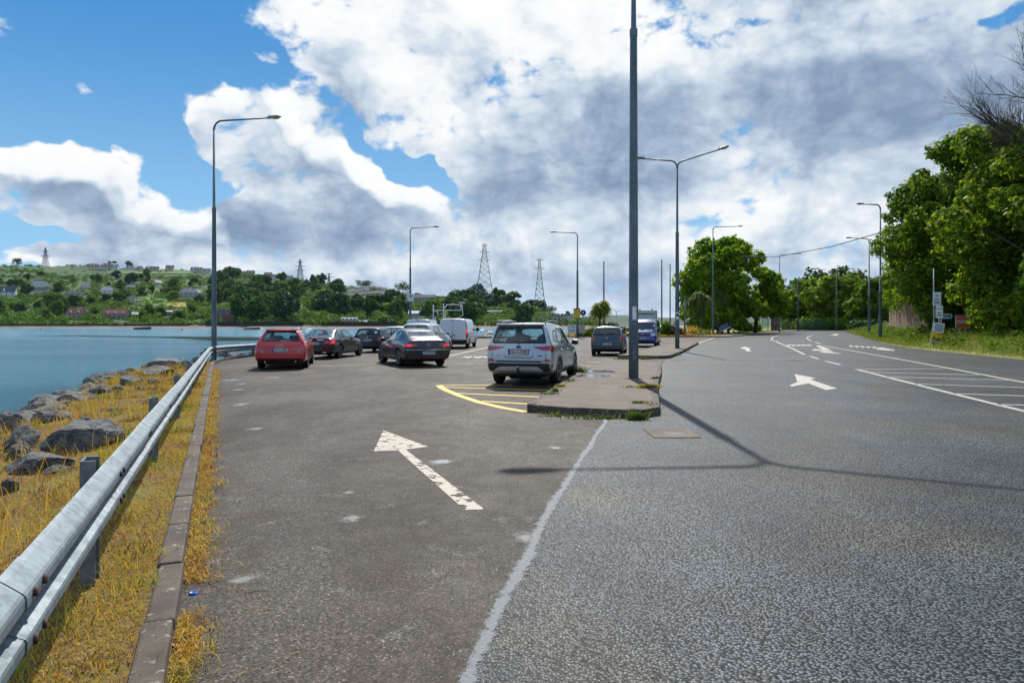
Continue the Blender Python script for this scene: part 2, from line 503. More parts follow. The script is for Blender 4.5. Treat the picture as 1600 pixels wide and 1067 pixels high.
def mat_rough(name, c1, c2, lo, hi, sc, rough):
    """Thin, broken deposit: its cover is decided by noise, denser at the middle is left to the mesh."""
    m, t, b = new_mat(name)
    P = pos(t); n = t.noise(P, sc, 6, .7, .3); f = t.noise(P, 130, 2, .6)
    t.l.new(t.mix(t.ss(f, .3, .7), c2, c1), b.inputs['Base Color']); b.inputs['Roughness'].default_value = rough
    at_ = t.new('ShaderNodeAttribute', attribute_name='fade')
    k = t.math('MULTIPLY_ADD', f, .5, n); k = t.math('MULTIPLY_ADD', at_.outputs['Fac'], .5, t.math('SUBTRACT', k, .30))
    t.l.new(t.ss(k, lo, hi), b.inputs['Alpha'])
    return m
M['seam'] = mat_rough('joint_sealer', (.235, .245, .245), (.13, .14, .14), .58, .80, 10, .8)
M['dry'] = mat_dryground()
M['far_grass'] = pmat('rough_grass', (.13, .17, .03), .95, var=.3, scale=.9, col2=(.20, .15, .03))
M['land'] = pmat('soil', (.10, .085, .05), .95, var=.3, scale=.5)

# ------------------------------------------------------------------ plan of the place
def KX(Y): return -1.58 - .41 * (Y - 3.26)
# road edge of the kerb on the water side, near to far
KERB = [(KX(y), y) for y in (-6, 0, 4, 8, 12, 16, 20, 24, 27)] + [(-11.98, 28.7), (-12.55, 30.6), (-12.85, 32.6), (-12.95, 35), (-13.1, 45), (-13.6, 62),
        (-13.6, 78), (-12.6, 82), (-8, 81), (-2.6, 77), (2.5, 82), (5.5, 90), (9, 108), (18, 140), (40, 205), (90, 330), (190, 520), (420, 800)]
SEAM = [(-.95, -6), (-.55, 0), (-.21, 3.3), (-.04, 4.31), (.12, 5.1), (.27, 6.0), (.52, 7.19), (.9, 8.9), (1.54, 11.8), (1.6, 12.3)]
ROADL = [(2.55, 12.6), (3.6, 17.5), (4.75, 22.5), (5.9, 28), (7.1, 32.5), (9.1, 38.2), (12, 47.5), (15, 57), (25, 83), (34, 100), (46, 122), (56, 140), (66, 158)]
ROADR = [(22, -8), (21.9, 5), (22.2, 20), (23.2, 32.2), (25.2, 42), (27, 49), (31.6, 61), (40, 80), (52, 108), (68, 142), (82, 166), (104, 186), (150, 200)]

def seg_normals(pl):
    out = []
    for i in range(len(pl)):
        a = Vector(pl[max(i - 1, 0)]); b = Vector(pl[min(i + 1, len(pl) - 1)])
        d = (b - a).normalized(); out.append(Vector((-d.y, d.x)))     # left of travel
    return out
def resample(pl, step):
    pts = [Vector(p) for p in pl]; out = []
    for a, b in zip(pts, pts[1:]):
        n = max(1, int((b - a).length / step))
        out += [a.lerp(b, k / n) for k in range(n)]
    return out + [pts[-1]]

# water
def mat_water():
    m, t, b = new_mat('estuary_water')
    P = pos(t)
    b.inputs['Base Color'].default_value = (.045, .17, .24, 1)
    n0 = t.noise(t.mapping(P, rot=(0, 0, .2), scale=(.012, .05, 1)), 1.0, 5, .6)
    c = t.mix(t.ss(n0, .35, .65), (.045, .23, .37), (.10, .34, .47))
    t.l.new(c, b.inputs['Base Color'])
    b.inputs['Roughness'].default_value = .12
    b.inputs['Specular IOR Level'].default_value = .5
    b.inputs['IOR'].default_value = 1.333
    w = t.noise(t.mapping(P, rot=(0, 0, .3), scale=(1, 2.2, 1)), .9, 6, .74, .5)
    w2 = t.noise(t.mapping(P, scale=(1, 2, 1)), 5.0, 3, .6)
    bump(t, b, t.math('MULTIPLY_ADD', w2, .30, w), .7, .9)
    return m
M['water'] = mat_water()
WZ = -2.5
flat('water', [(-3000, -400), (3000, -400), (3000, 4200), (-3000, 4200)], WZ, M['water'])

# the land the road lies on, out to the right
flat('ground', [tuple(p) for p in KERB] + [(900, 800), (900, -300), (1.0, -300), (KX(-6), -6)], -.03, M['land'])

# grass verge, crest and bank down into the water, one sheet beside the kerb
def verge():
    pl = resample(KERB[:21], .35 if False else .5)
    nm = seg_normals([tuple(p) for p in pl])
    offs_n = [.0, .13, .3, .6, 1.0, 1.5, 2.0, 2.5, 3.0, 3.5, 4.2, 5, 6.5, 9, 13]
    z_n = [.04, .085, .09, .085, .075, .05, .0, -.06, -.16, -.42, -.85, -1.3, -2.1, -3.1, -4.5]
    V = []
    for i, (p, n) in enumerate(zip(pl, nm)):
        far = min(1, max(0, (p.y - 27) / 5))
        for o, z in zip(offs_n, z_n):
            of = o if o <= .3 else (.3 + (o - .3) * (1 - .42 * far))
            zz = z + (0 if o <= .3 else .07 * (mnoise.noise(Vector((p.x + n.x * o, p.y + n.y * o, 0)) * .9)) + .02 * mnoise.noise(Vector((p.x + n.x * o, p.y + n.y * o, 3)) * 5))
            zz -= .22 * far * min(1, o)
            V.append((p.x + n.x * of, p.y + n.y * of, zz))
    k = len(offs_n); Fc = []
    for i in range(len(pl) - 1):
        for j in range(k - 1):
            a = i * k + j
            Fc.append((a, a + 1, a + k + 1, a + k))
    o = np_mesh('grass_bank', V, Fc, M['dry'], kind='structure', smooth=True)
    return o
verge_o = verge()
dg = bpy.context.evaluated_depsgraph_get()
VB = BVHTree.FromPolygons([v.co.copy() for v in verge_o.data.vertices], [tuple(p.vertices) for p in verge_o.data.polygons])
def bank_z(x, y):
    h = VB.ray_cast(Vector((x, y, 5)), Vector((0, 0, -1)))
    return h[0].z if h[0] else None

# asphalt
flat('car_park', [tuple(p) for p in KERB[:20]] + [(5.4, 84.5), (22, 83.5), (25, 83)] + ROADL[:8][::-1] + [(1.6, 12.3)] + SEAM[::-1][1:], .0, M['carpark'])
flat('road', SEAM + ROADL + [(74, 176), (96, 196), (150, 214)] + ROADR[::-1], .0, M['road'])

# joint of sealer where the car park was laid against the road
def seam_strip():
    pts = resample(SEAM[1:], .03)
    nm = seg_normals([tuple(p) for p in pts])
    V = []
    for i, (p, n) in enumerate(zip(pts, nm)):
        s = i * .03
        w = .075 + .055 * mnoise.noise(Vector((s * 1.3, 0, 0))) + .016 * mnoise.noise(Vector((s * 9, 5, 0)))
        w2 = .075 + .055 * mnoise.noise(Vector((s * 1.1, 9, 0))) + .016 * mnoise.noise(Vector((s * 8, 15, 0)))
        c = .03 * mnoise.noise(Vector((s * .9, 22, 0)))
        V.append((p.x + n.x * (c + max(.008, w)), p.y + n.y * (c + max(.008, w)), .004))
        V.append((p.x + n.x * c, p.y + n.y * c, .0045))
        V.append((p.x + n.x * (c - max(.008, w2)), p.y + n.y * (c - max(.008, w2)), .004))
    Fc = []
    for i in range(len(pts) - 1): Fc += [(3 * i, 3 * i + 1, 3 * i + 4, 3 * i + 3), (3 * i + 1, 3 * i + 2, 3 * i + 5, 3 * i + 4)]
    o = np_mesh('joint_strip', V, Fc, M['seam'], kind='structure')
    o.data.attributes.new('fade', 'FLOAT', 'POINT').data.foreach_set('value', np.array([0, 1, 0] * len(pts), dtype=np.float32))
seam_strip()

# kerb of separate stones along the water side
def kerb_line(name, pl, h, w, stone=.92, side=1, mat=None, z0=-.02, jit=.008):
    """side=+1: the stones lie left of the travel direction of pl."""
    pts = resample(pl, .05)
    mb = MB(); L = 0.0; start = 0
    i = 0
    while i < len(pts) - 1:
        a = pts[i]; j = i; d = 0
        while j < len(pts) - 1 and d < stone:
            d += (pts[j + 1] - pts[j]).length; j += 1
        b = pts[j]; u = (b - a); ln = u.length
        if ln > .05:
            u.normalize(); n = Vector((-u.y, u.x)) * side
            ang = math.atan2(u.y, u.x)
            c = (a + b) / 2 + n * (w / 2 + rnd.uniform(-jit, jit))
            hh = h + rnd.uniform(-jit, jit)
            mb.box((c.x, c.y, z0 + (hh - z0) / 2), (ln - .012, w, hh - z0), ang + rnd.uniform(-.004, .004), bev=.018)
        i = j
    o = mb.build(name, mat or M['kerb'], kind='structure')
    return o
kerb_line('kerb', KERB[:14], .115, .145)
kerb_line('quay_kerb', KERB[13:20], .16, .3, 2.0)

# traffic islands
ISL1 = [(.28, 13.25), (.75, 12.95), (1.5, 12.45), (2.35, 12.30), (2.62, 12.6), (3.6, 17.5), (4.72, 22.5), (5.86, 28), (3.9, 28.9), (3.05, 26.2), (2.05, 21.6), (1.1, 17.3)]
ISL2 = [(5.0, 33.6), (7.05, 32.8), (7.4, 33.3), (9.1, 38.2), (12, 47.5), (14.9, 56.6), (13.2, 57), (9.2, 46)]
def island_slab(pl, h=.15, w=.15):
    n = len(pl); c = Vector((sum(p[0] for p in pl) / n, sum(p[1] for p in pl) / n))
    inner = []
    nm = []
    for i in range(n):
        a, b, d = Vector(pl[i - 1]), Vector(pl[i]), Vector(pl[(i + 1) % n])
        t = ((b - a).normalized() + (d - b).normalized()).normalized()
        q = Vector((-t.y, t.x))
        inner.append(b + q * w * .8)
    area = sum(pl[i][0] * pl[(i + 1) % n][1] - pl[(i + 1) % n][0] * pl[i][1] for i in range(n))
    assert area > 0
    flat('pavement', inner, h - .006, M['island'])
    kerb_line('kerb', pl + [pl[0]], h, w, .92, 1)
island_slab(ISL1); island_slab(ISL2)

# ------------------------------------------------------------------ painted markings
def mark(name, pix, mat, z=.004):
    return flat(name, [G(*p) for p in pix], z, mat)
def stripe(name, pix, w, mat, z=.004):
    pts = [Vector(G(*p)[:2]) for p in pix] if isinstance(pix[0], tuple) else pix
    nm = seg_normals([tuple(p) for p in pts])
    L = [p + n * w / 2 for p, n in zip(pts, nm)]; R = [p - n * w / 2 for p, n in zip(pts, nm)]
    V = [(p.x, p.y, z) for p in L] + [(p.x, p.y, z) for p in R]
    k = len(pts)
    Fc = [(i, i + k, i + k + 1, i + 1) for i in range(k - 1)]
    return np_mesh(name, V, Fc, mat, kind='structure')
# big arrow in the car park
mark('arrow_marking', [(599, 672.5), (669, 698), (634, 702.5), (757, 796), (726, 797), (622, 704), (584, 705)], M['worn_line'])
# yellow hatching by the silver car
yb = [G(686, 602), G(690, 606), G(700, 611), G(720, 619), G(750, 629), G(785, 637), G(822, 643.5)]
stripe('hatch_outline', [Vector(p[:2]) for p in yb], .18, M['yellow_line'])
for a, b in (((688, 602), (800, 602)), ((692, 605), (866, 610)), ((712, 614.5), (860, 621)), ((752, 627), (838, 632))):
    stripe('hatch_marking', [a, b], .14, M['yellow_line'], .0045)
# zebra-like yellow lines between the islands
for a, b in (((905, 571), (1024, 574)), ((893, 576), (1010, 579)), ((918, 566), (990, 567.5)), ((960, 563.5), (1028, 573))):
    stripe('hatch_marking', [a, b], .12, M['yellow_line'])
# bay lines and lettering stripes in the car park
stripe('bay_marking', [(702, 556), (762, 543)], .14, M['white_line'])
stripe('bay_marking', [(470, 573), (560, 571)], .12, M['worn_line'])
stripe('bay_marking', [(690, 569.5), (765, 569)], .14, M['worn_line'])
for x in (722, 738, 752):
    mark('letter_marking', [(x, 559), (x + 5, 556.6), (x + 9, 558), (x + 14, 556.4), (x + 16, 557.4), (x + 9, 559.5), (x + 5, 558.2)], M['white_line'])
stripe('bay_marking', [(745, 534), (700, 538)], .1, M['white_line'])
# arrows on the road
mark('arrow_marking', [(1237, 604), (1233, 602), (1246, 597), (1241.5, 584.5), (1275, 591), (1266, 593), (1308, 607), (1290, 609.5), (1263, 599), (1253, 601)], M['white_line'])
mark('arrow_marking', [(1155.5, 545), (1163, 541.5), (1174.5, 544.5), (1169.5, 544.6), (1174, 549), (1167, 549), (1163, 545)], M['white_line'])
mark('arrow_marking', [(1297, 523.8), (1305, 521.8), (1312, 522), (1308, 523.5), (1310, 524.5), (1302, 524)], M['white_line'])
# hatched strip between the lanes
stripe('lane_marking', [(1338, 577), (1452, 606), (1545, 629), (1640, 652), (1850, 703)], .16, M['white_line'])
stripe('lane_marking', [(1285, 540), (1330, 548), (1395, 559.5), (1480, 575), (1560, 590), (1640, 605), (1850, 645)], .16, M['white_line'])
for a, b in (((1340, 577.3), (1474, 576)), ((1357, 581.5), (1530, 586)), ((1384, 589), (1575, 594)), ((1430, 600), (1640, 607)), ((1490, 615), (1640, 620)), ((1560, 632), (1640, 634))):
    stripe('hatch_marking', [a, b], .15, M['white_line'])
# turning lane
stripe('lane_marking', [(1212, 533), (1222, 538), (1238, 544.5), (1257, 554)], .15, M['white_line'])
for pts in ([(1266, 556.8), (1279, 561)], [(1290, 564), (1313, 570)], [(1210, 533), (1204, 530.6)], [(1205.5, 530), (1208, 526.5), (1217, 524), (1232, 521.5)],
            [(1261, 530), (1262, 527), (1270, 523.5)], [(1262.5, 530), (1268, 533)], [(1274, 534.5), (1282, 537.5)]):
    stripe('lane_marking', pts, .15, M['white_line'])
stripe('stop_marking', [(1258, 553.8), (1350, 553.2)], .10, M['worn_line'])
mark('arrow_marking', [(1268, 547.5), (1272, 545.2), (1286, 546), (1274, 540.3), (1281, 540), (1299, 546.5), (1287, 547.8)], M['white_line'])
mark('arrow_marking', [(1279, 549.5), (1292, 548), (1302, 549), (1300, 550.5), (1316, 552), (1309, 552.4), (1286, 551)], M['white_line'])
for k in range(5):
    x = 1229 + k * 8
    mark('letter_marking', [(x, 539.2), (x + 4, 538.5), (x + 8, 539.3), (x + 9, 540.6), (x + 5, 539.8), (x + 2, 541)], M['white_line'])
for k in range(5):
    x = 1325 + k * 9
    mark('letter_marking', [(x, 540.2 + k * .5), (x + 5, 539.6 + k * .5), (x + 9, 541.2 + k * .5), (x + 5, 542.3 + k * .5), (x + 2, 541 + k * .5)], M['white_line'])
mark('arrow_marking', [(1368, 544), (1378, 543), (1399, 547), (1397, 548.3), (1379, 547), (1371, 546)], M['white_line'])
stripe('lane_marking', [(1082, 540), (1100, 533), (1116, 528)], .16, M['white_line'])
stripe('lane_marking', [(1060, 533.5), (1096, 532.5)], .14, M['white_line'])

# standing water after rain and worn smooth spots
M['puddle'] = mat_rough('painted_puddle_sheen', (.22, .23, .24), (.13, .135, .14), .66, 1.0, 5, .42)  # pale colour stands in for the sky's reflection on wet asphalt
M['patch'] = mat_rough('worn_smooth_patch', (.22, .205, .19), (.12, .11, .10), .62, .95, 6, .7)
M['wet'] = pmat('shallow_puddle', (.12, .12, .12), .07, var=.1, spec=.9)
def blob(name, px, py, hw, hd, mat, z=.004, seed=0):
    c = G(px, py); a = hw * c.y / F
    pts = []
    for k in range(36):
        th = 2 * PI * k / 36
        r = 1 + .28 * mnoise.noise(Vector((math.cos(th) * 1.3, math.sin(th) * 1.3, seed))) + .14 * mnoise.noise(Vector((math.cos(th) * 4, math.sin(th) * 4, seed + 5)))
        pts.append((c.x + a * r * math.cos(th), c.y + hd * r * math.sin(th)))
    V = [(c.x, c.y, z)] + [(c.x + (p[0] - c.x) * f, c.y + (p[1] - c.y) * f, z) for f in (.4, .75, 1.15) for p in pts]; Fc = [(0, 1 + k, 1 + (k + 1) % 36) for k in range(36)]
    for r_ in range(2):
        for k in range(36):
            a0, b0 = 1 + r_ * 36 + k, 1 + r_ * 36 + (k + 1) % 36; Fc += [(a0, a0 + 36, b0 + 36), (a0, b0 + 36, b0)]
    o = np_mesh(name, V, Fc, mat, kind='structure')
    o.data.attributes.new('fade', 'FLOAT', 'POINT').data.foreach_set('value', np.array([1.0] + [.8] * 36 + [.45] * 36 + [0.0] * 36, dtype=np.float32))
    return o
for i, (x, y, w, d) in enumerate(((377, 632, 22, .45), (400, 670, 18, .22), (362, 594, 20, .8), (378, 600, 14, .5), (372, 609, 15, .4), (868, 700, 18, .14), (690, 722, 27, .22), (425, 590, 26, .6), (640, 568, 30, 1.0))):
    blob('puddle', x, y, w, d, M['puddle'], .0035, i)
for i, (x, y, w, d) in enumerate(((543, 770, 17, .10), (548, 810, 22, .16), (380, 905, 34, .13), (820, 840, 26, .22))):
    blob('worn_patch', x, y, w, d, M['patch'], .0035, i + 40)
for i, (x, y, w, d) in enumerate(((932, 587.5, 27, .55), (920, 595, 30, .5), (960, 574, 40, .8), (1000, 570.5, 26, .6))):
    blob('puddle', x, y, w, d, M['wet'], .148 if i < 2 else .0035, i + 20)
# ------------------------------------------------------------------ guard rail
def mat_galv(name, c1, c2, rough=.42, sc=5):
    m, t, b = new_mat(name)
    P = objc(t)
    v = t.vor(t.vmath('ADD', P, t.vmath('SCALE', t.noise(P, 6, 3, .6, out='Color'), scale=.12)), 34, 'F1', 'Color', 0)
    s = t.new('ShaderNodeSeparateColor'); t.l.new(v, s.inputs[0])
    n = t.noise(t.mapping(P, scale=(1, 1, .35)), sc, 6, .65)
    f = t.math('MULTIPLY_ADD', t.math('SUBTRACT', s.outputs[0], .5), .18, n)
    t.l.new(t.mix(t.ss(f, .25, .75), c2, c1), b.inputs['Base Color'])
    b.inputs['Metallic'].default_value = .30
    t.l.new(t.ss(f, .2, .8, rough + .12, rough - .06), b.inputs['Roughness'])
    return m
M['galv'] = mat_galv('galvanised_steel', (.225, .27, .295), (.11, .145, .165), .55, 7)
M['galv_dark'] = mat_galv('weathered_galvanised_steel', (.20, .23, .25), (.10, .125, .14), .5)
M['rust'] = pmat('rusty_bolt', (.10, .05, .035), .8, var=.4, scale=60)
M['pole'] = mat_galv('lamp_column_steel', (.17, .22, .25), (.075, .105, .125), .48, 1.5)
M['pole2'] = pmat('painted_pole', (.06, .075, .085), .5, .3, var=.25, scale=3)
M['head'] = pmat('lamp_housing', (.30, .32, .32), .5, .2, var=.15)
M['lens'] = pmat('amber_lamp_glass', (.62, .40, .14), .2, 0, var=.2, spec=.7)
M['wood_pole'] = pmat('grey_timber', (.20, .155, .12), .85, var=.35, scale=12, bmp=.01)
M['black'] = pmat('black_plastic', (.018, .018, .02), .45, var=.2)
M['rubber'] = pmat('tyre_rubber', (.016, .016, .017), .75, var=.25, scale=20)
M['white'] = pmat('white_painted_metal', (.78, .79, .78), .45, var=.05)

RAIL_PROF = [(0, .312), (.010, .309), (.020, .302), (.070, .262), (.079, .252), (.083, .240), (.083, .212), (.078, .202), (.026, .176), (.014, .166), (.014, .146), (.026, .136), (.078, .110), (.083, .100), (.083, .072), (.079, .060), (.070, .050), (.020, .010), (.010, .003), (0, 0)]
def guard_rail():
    root = thing('guard_rail', 'long galvanised steel crash barrier along the water side of the car park', 'crash barrier', (-2.3, 4.3, 0))
    inv = Vector(root.location)
    def rz(Y): return .822 - .0052 * max(0, Y - 2.2)
    line = []
    y = -1.2
    while y < 27.6:
        line.append(Vector((-1.84 - .4 * (y - 2.84), y, rz(y)))); y += .25
    line += [Vector(p) for p in ((-11.97, 28.2, .70), (-12.15, 28.75, .69), (-12.4, 29.5, .68), (-12.6, 30.3, .675), (-12.75, 31.2, .67), (-12.85, 32.2, .66), (-12.9, 33.5, .65), (-12.85, 35, .64), (-12.75, 37, .64), (-12.8, 42, .64))]
    dirs = []
    for i, p in enumerate(line):
        d = (line[min(i + 1, len(line) - 1)] - line[max(i - 1, 0)]); d.z = 0; dirs.append(d.normalized())
    i0 = 0; k_ = 0; laps = []
    while i0 < len(line) - 1:
        i1 = min(i0 + 15, len(line) - 1); bm = bmesh.new(); rows = []
        for i in range(i0, i1 + 1):
            n = Vector((dirs[i].y, -dirs[i].x, 0))                # towards the road
            o_ = .005 if k_ % 2 else 0.0
            rows.append([bm.verts.new(line[i] - inv + n * (a - .04 + o_) + Vector((0, 0, b - .312))) for a, b in RAIL_PROF])
        for r0, r1 in zip(rows, rows[1:]):
            for k in range(len(RAIL_PROF) - 1):
                f = bm.faces.new((r0[k], r0[k + 1], r1[k + 1], r1[k])); f.smooth = False
        me = bpy.data.meshes.new('rail'); bm.to_mesh(me); bm.free()
        rail = link('rail', me, M['galv'], root)
        md = rail.modifiers.new('s', 'SOLIDIFY'); md.thickness = .004; md.offset = -1
        laps.append(i1); i0 = max(i1 - 1, i0 + 1) if i1 < len(line) - 1 else i1; k_ += 1
    first = None
    ys = [-.6 + .0, 4.35, 8.05, 11.75, 15.4, 19.1, 22.8, 26.4]
    spots = [(Vector((-1.84 - .4 * (y - 2.84), y, rz(y))), math.atan2(1, -.4)) for y in ys] + [(Vector((-12.1, 29.2, .68)), 1.5), (Vector((-12.85, 32.2, .655)), 1.6), (Vector((-12.85, 35.6, .64)), 1.5), (Vector((-12.78, 39.2, .64)), 1.57)]
    for i, (p, ang) in enumerate(spots):
        d = Vector((math.cos(ang), math.sin(ang), 0)); n = Vector((d.y, -d.x, 0))
        c = p - n * .12
        if first is None:
            m = MB()
            # C-section post
            m.prism([(-.04, -.085), (.04, -.085), (.04, -.07), (-.028, -.07), (-.028, .07), (.04, .07), (.04, .085), (-.04, .085)], -.9, .02)
            first = m.build('post', M['galv_dark'], root)
            o = first
            bolts = []
            for dz in (-.09, -.218):
                m2 = MB(); m2.lathe([(.016, 0), (.016, .010), (.009, .013)], 8, Matrix.Translation((.12, 0, dz)) @ Matrix.Rotation(PI / 2, 4, 'Y'))
                bolts.append(m2.build('bolt', M['rust'], o))
        else:
            o = first.copy(); COL.objects.link(o); o.parent = root
            for q in bolts:
                b = q.copy(); COL.objects.link(b); b.parent = o
        o.location = c - inv
        o.rotation_euler = (0, 0, math.atan2(n.y, n.x))
    # splice bolts in the valley and on the faces
    for y in [line[i].y - .12 for i in laps[:8]] + [4.35, 8.05, 11.75, 15.4, 19.1]:
        for dy, a, dz in ((-.05, .083, -.075), (.07, .083, -.075), (-.05, .083, -.235), (.07, .083, -.235), (.01, .02, -.145)):
            yy = y + dy; m = MB()
            if yy > 27: continue
            p = Vector((-1.84 - .4 * (yy - 2.84), yy, rz(yy))); n = Vector((1, .4, 0)).normalized()
            m.lathe([(.017, 0), (.017, .008), (.010, .012)], 8, Matrix.Translation(p - inv + n * (a - .034) + Vector((0, 0, dz))) @ n.to_track_quat('Z', 'Y').to_matrix().to_4x4())
            m.build('splice_bolt', M['rust'], root)
guard_rail()

# ------------------------------------------------------------------ rocks of the sea bank
def mat_rock():
    m, t, b = new_mat('grey_rock')
    P = objc(t); n = t.noise(P, 3.5, 8, .68, .4); f = t.noise(P, 16, 6, .7)
    c = t.mix(t.ss(n, .35, .66), (.04, .044, .05), (.23, .225, .21))
    c = t.mix(t.ss(f, .56, .66, 0, .8), c, (.44, .43, .40))
    nn = t.new('ShaderNodeNewGeometry'); s = t.new('ShaderNodeSeparateXYZ'); t.l.new(nn.outputs['Normal'], s.inputs[0])
    li = t.math('MULTIPLY', t.ss(t.noise(P, 5, 4, .6), .60, .68), t.ss(s.outputs[2], .3, .8))
    c = t.mix(t.math('MULTIPLY', li, .8), c, (.36, .20, .045))
    t.l.new(c, b.inputs['Base Color']); b.inputs['Roughness'].default_value = .85
    bump(t, b, t.math('ADD', n, t.math('MULTIPLY', f, .4)), .06, 1)
    return m
M['rock'] = mat_rock()
def make_rock(seed):
    bm = bmesh.new()
    bmesh.ops.create_icosphere(bm, subdivisions=4, radius=1)
    r = random.Random(seed)
    planes = []
    for k in range(15):
        v = Vector((r.uniform(-1, 1), r.uniform(-1, 1), r.uniform(-.6, 1))).normalized(); planes.append((v, r.uniform(.50, .86)))
    for v in bm.verts:
        p = v.co.copy()
        for n, d in planes:
            e = p.dot(n) - d
            if e > 0: p -= n * e
        q = p * 2.1 + Vector((seed * 3.1, 0, 0))
        p += p.normalized() * (.07 * mnoise.noise(q) + .05 * abs(mnoise.noise(q * 2.6)) - .05 * abs(mnoise.noise(q * 5)) + .02 * mnoise.noise(q * 11))
        v.co = p
    me = bpy.data.meshes.new('rock')
    for f in bm.faces: f.smooth = True
    bm.to_mesh(me); bm.free()
    me.materials.append(M['rock'])
    try:
        me.set_sharp_from_angle(angle=math.radians(17))
    except Exception: pass
    return me
rock_me = [make_rock(s) for s in range(7)]
# px, py of the middle, width px, height px, label
ROCKS = [
    (118, 676, 112, 62, 'large lichen-spotted boulder nearest the barrier'),
    (30, 683, 62, 50, 'pointed dark boulder left of the large lichen-spotted boulder'),
    (28, 705, 46, 26, 'small dark rock at the foot of the pointed boulder'),
    (45, 722, 96, 34, 'long pale grey slab of rock below the pointed boulder'),
    (6, 660, 50, 46, 'pale grey rock cut off by the left edge above the water'),
    (6, 760, 36, 30, 'dark rock cut off by the left edge in the dry grass'),
    (82, 733, 44, 16, 'low flat stone in the grass below the large boulder'),
    (75, 650, 60, 26, 'low mottled rock behind the large boulder'),
    (112, 620, 72, 22, 'long dark ridge of rock at the water edge'),
    (70, 640, 70, 16, 'brown shelf of rock lying along the waterline'),
    (155, 607, 34, 18, 'dark rounded rock on the crest of the bank'),
    (182, 605, 24, 14, 'small round stone beside the dark rounded rock'),
    (203, 593, 40, 18, 'low grey rock with grass at its foot'),
    (238, 594, 24, 12, 'flat rock half buried in dry grass near the barrier'),
    (250, 566, 58, 22, 'tall grey boulder crowning the far rock pile'),
    (240, 578, 60, 18, 'broad layered rock under the tall grey boulder'),
    (290, 567, 22, 14, 'rock beside the third barrier post from the corner'),
    (306, 561, 18, 10, 'small rock close to the barrier corner'),
    (350, 552, 30, 9, 'flat dark rock beyond the barrier corner'),
    (372, 555, 22, 10, 'dark rock under the cross run of the barrier'),
    (394, 552, 24, 12, 'reddish dark rock left of the red car'),
    (215, 606, 16, 9, 'small stone in the dry grass on the crest'),
    (130, 655, 30, 12, 'flat stone tucked behind the large boulder in the grass'),
    (172, 640, 22, 9, 'dark stone in the grass between boulder and barrier'),
]
for i, (px, py, w, h, lab) in enumerate(ROCKS):
    # find the bank point under that pixel
    d = (PX(px, py + h * .38, 10) - Vector((0, 0, H))).normalized()
    hit = VB.ray_cast(Vector((0, 0, H)), d)
    p = hit[0] if hit[0] else G(px, py + h * .3, -.2)
    Y = p.y; sx = w * Y / F / 2 * 1.15; sz = h * Y / F / 2 * 1.15
    o = link('rock', rock_me[i % 7], None)
    o.location = (p.x, Y + sx * .35, p.z + sz * .45)
    o.rotation_euler = (rnd.uniform(-.25, .25), rnd.uniform(-.2, .2), rnd.uniform(0, 6.28))
    o.scale = (sx, sx * rnd.uniform(.8, 1.1), sz)
    o.rotation_euler = (0, 0, rnd.uniform(-.5, .5) + (PI if i % 2 else 0))
    tag(o, lab, 'rock', 'rocks of the sea bank')

for k in range(96):
    Y = 7.5 + 22 * rnd.random() ** 1.15; s_ = rnd.uniform(2.7, 4.5) if k % 3 else rnd.uniform(3.4, 4.4) * (1 - .4 * min(1, max(0, (Y - 20) / 10)))
    x, y = KX(Y) - s_ * .925, Y - s_ * .38; z = bank_z(x, y)
    if z is None: continue
    o = link('rock', rock_me[(k * 3) % 7]); r_ = rnd.uniform(.16, .50) * (1.3 if s_ > 3.3 else .6)
    o.location = (x, y, z + r_ * .15); o.scale = (r_ * rnd.uniform(.9, 1.4), r_ * rnd.uniform(.8, 1.2), r_ * rnd.uniform(.5, .8)); o.rotation_euler = (rnd.uniform(-.3, .3), rnd.uniform(-.3, .3), rnd.uniform(0, 6.28))
    tag(o, 'small grey stone lodged among the boulders and grass of the sea bank', 'rock', 'small stones of the sea bank')

# ------------------------------------------------------------------ dry grass and weeds
def mat_blades(name, cols, trans=.35):
    m, t, b = new_mat(name)
    P = pos(t)
    r = island(t)
    n = t.noise(P, 1.1, 5, .65)
    k = t.math('MULTIPLY_ADD', t.math('SUBTRACT', n, .5), 2.6, t.math('MULTIPLY_ADD', r, .7, .15))
    cr = t.new('ShaderNodeValToRGB'); t.l.new(k, cr.inputs[0])
    el = cr.color_ramp.elements
    el[0].position = 0; el[0].color = (*cols[0], 1); el[1].position = 1; el[1].color = (*cols[-1], 1)
    for i, c in enumerate(cols[1:-1]):
        q = el.new((i + 1) / (len(cols) - 1)); q.color = (*c, 1)
    b.inputs['Roughness'].default_value = .7
    t.l.new(cr.outputs[0], b.inputs['Base Color'])
    tr = t.new('ShaderNodeBsdfTranslucent'); t.l.new(cr.outputs[0], tr.inputs[0])
    mx = t.new('ShaderNodeMixShader'); mx.inputs[0].default_value = trans
    t.l.new(b.outputs[0], mx.inputs[1]); t.l.new(tr.outputs[0], mx.inputs[2])
    t.l.new(mx.outputs[0], t.n['Material Output'].inputs[0])
    return m
M['straw'] = mat_blades('dry_straw', [(.16, .06, .015), (.40, .17, .02), (.60, .33, .04), (.70, .44, .07), (.60, .40, .04), (.50, .36, .04), (.26, .24, .03)])
M['moss'] = mat_blades('mossy_grass', [(.50, .28, .05), (.62, .40, .05), (.58, .44, .04), (.46, .40, .03), (.30, .29, .02)])
M['weed'] = mat_blades('green_weed', [(.05, .10, .015), (.09, .16, .02), (.16, .22, .025), (.30, .30, .04)])
M['verge'] = mat_blades('verge_growth', [(.07, .15, .015), (.12, .22, .02), (.21, .30, .03), (.36, .34, .04), (.50, .36, .06)])

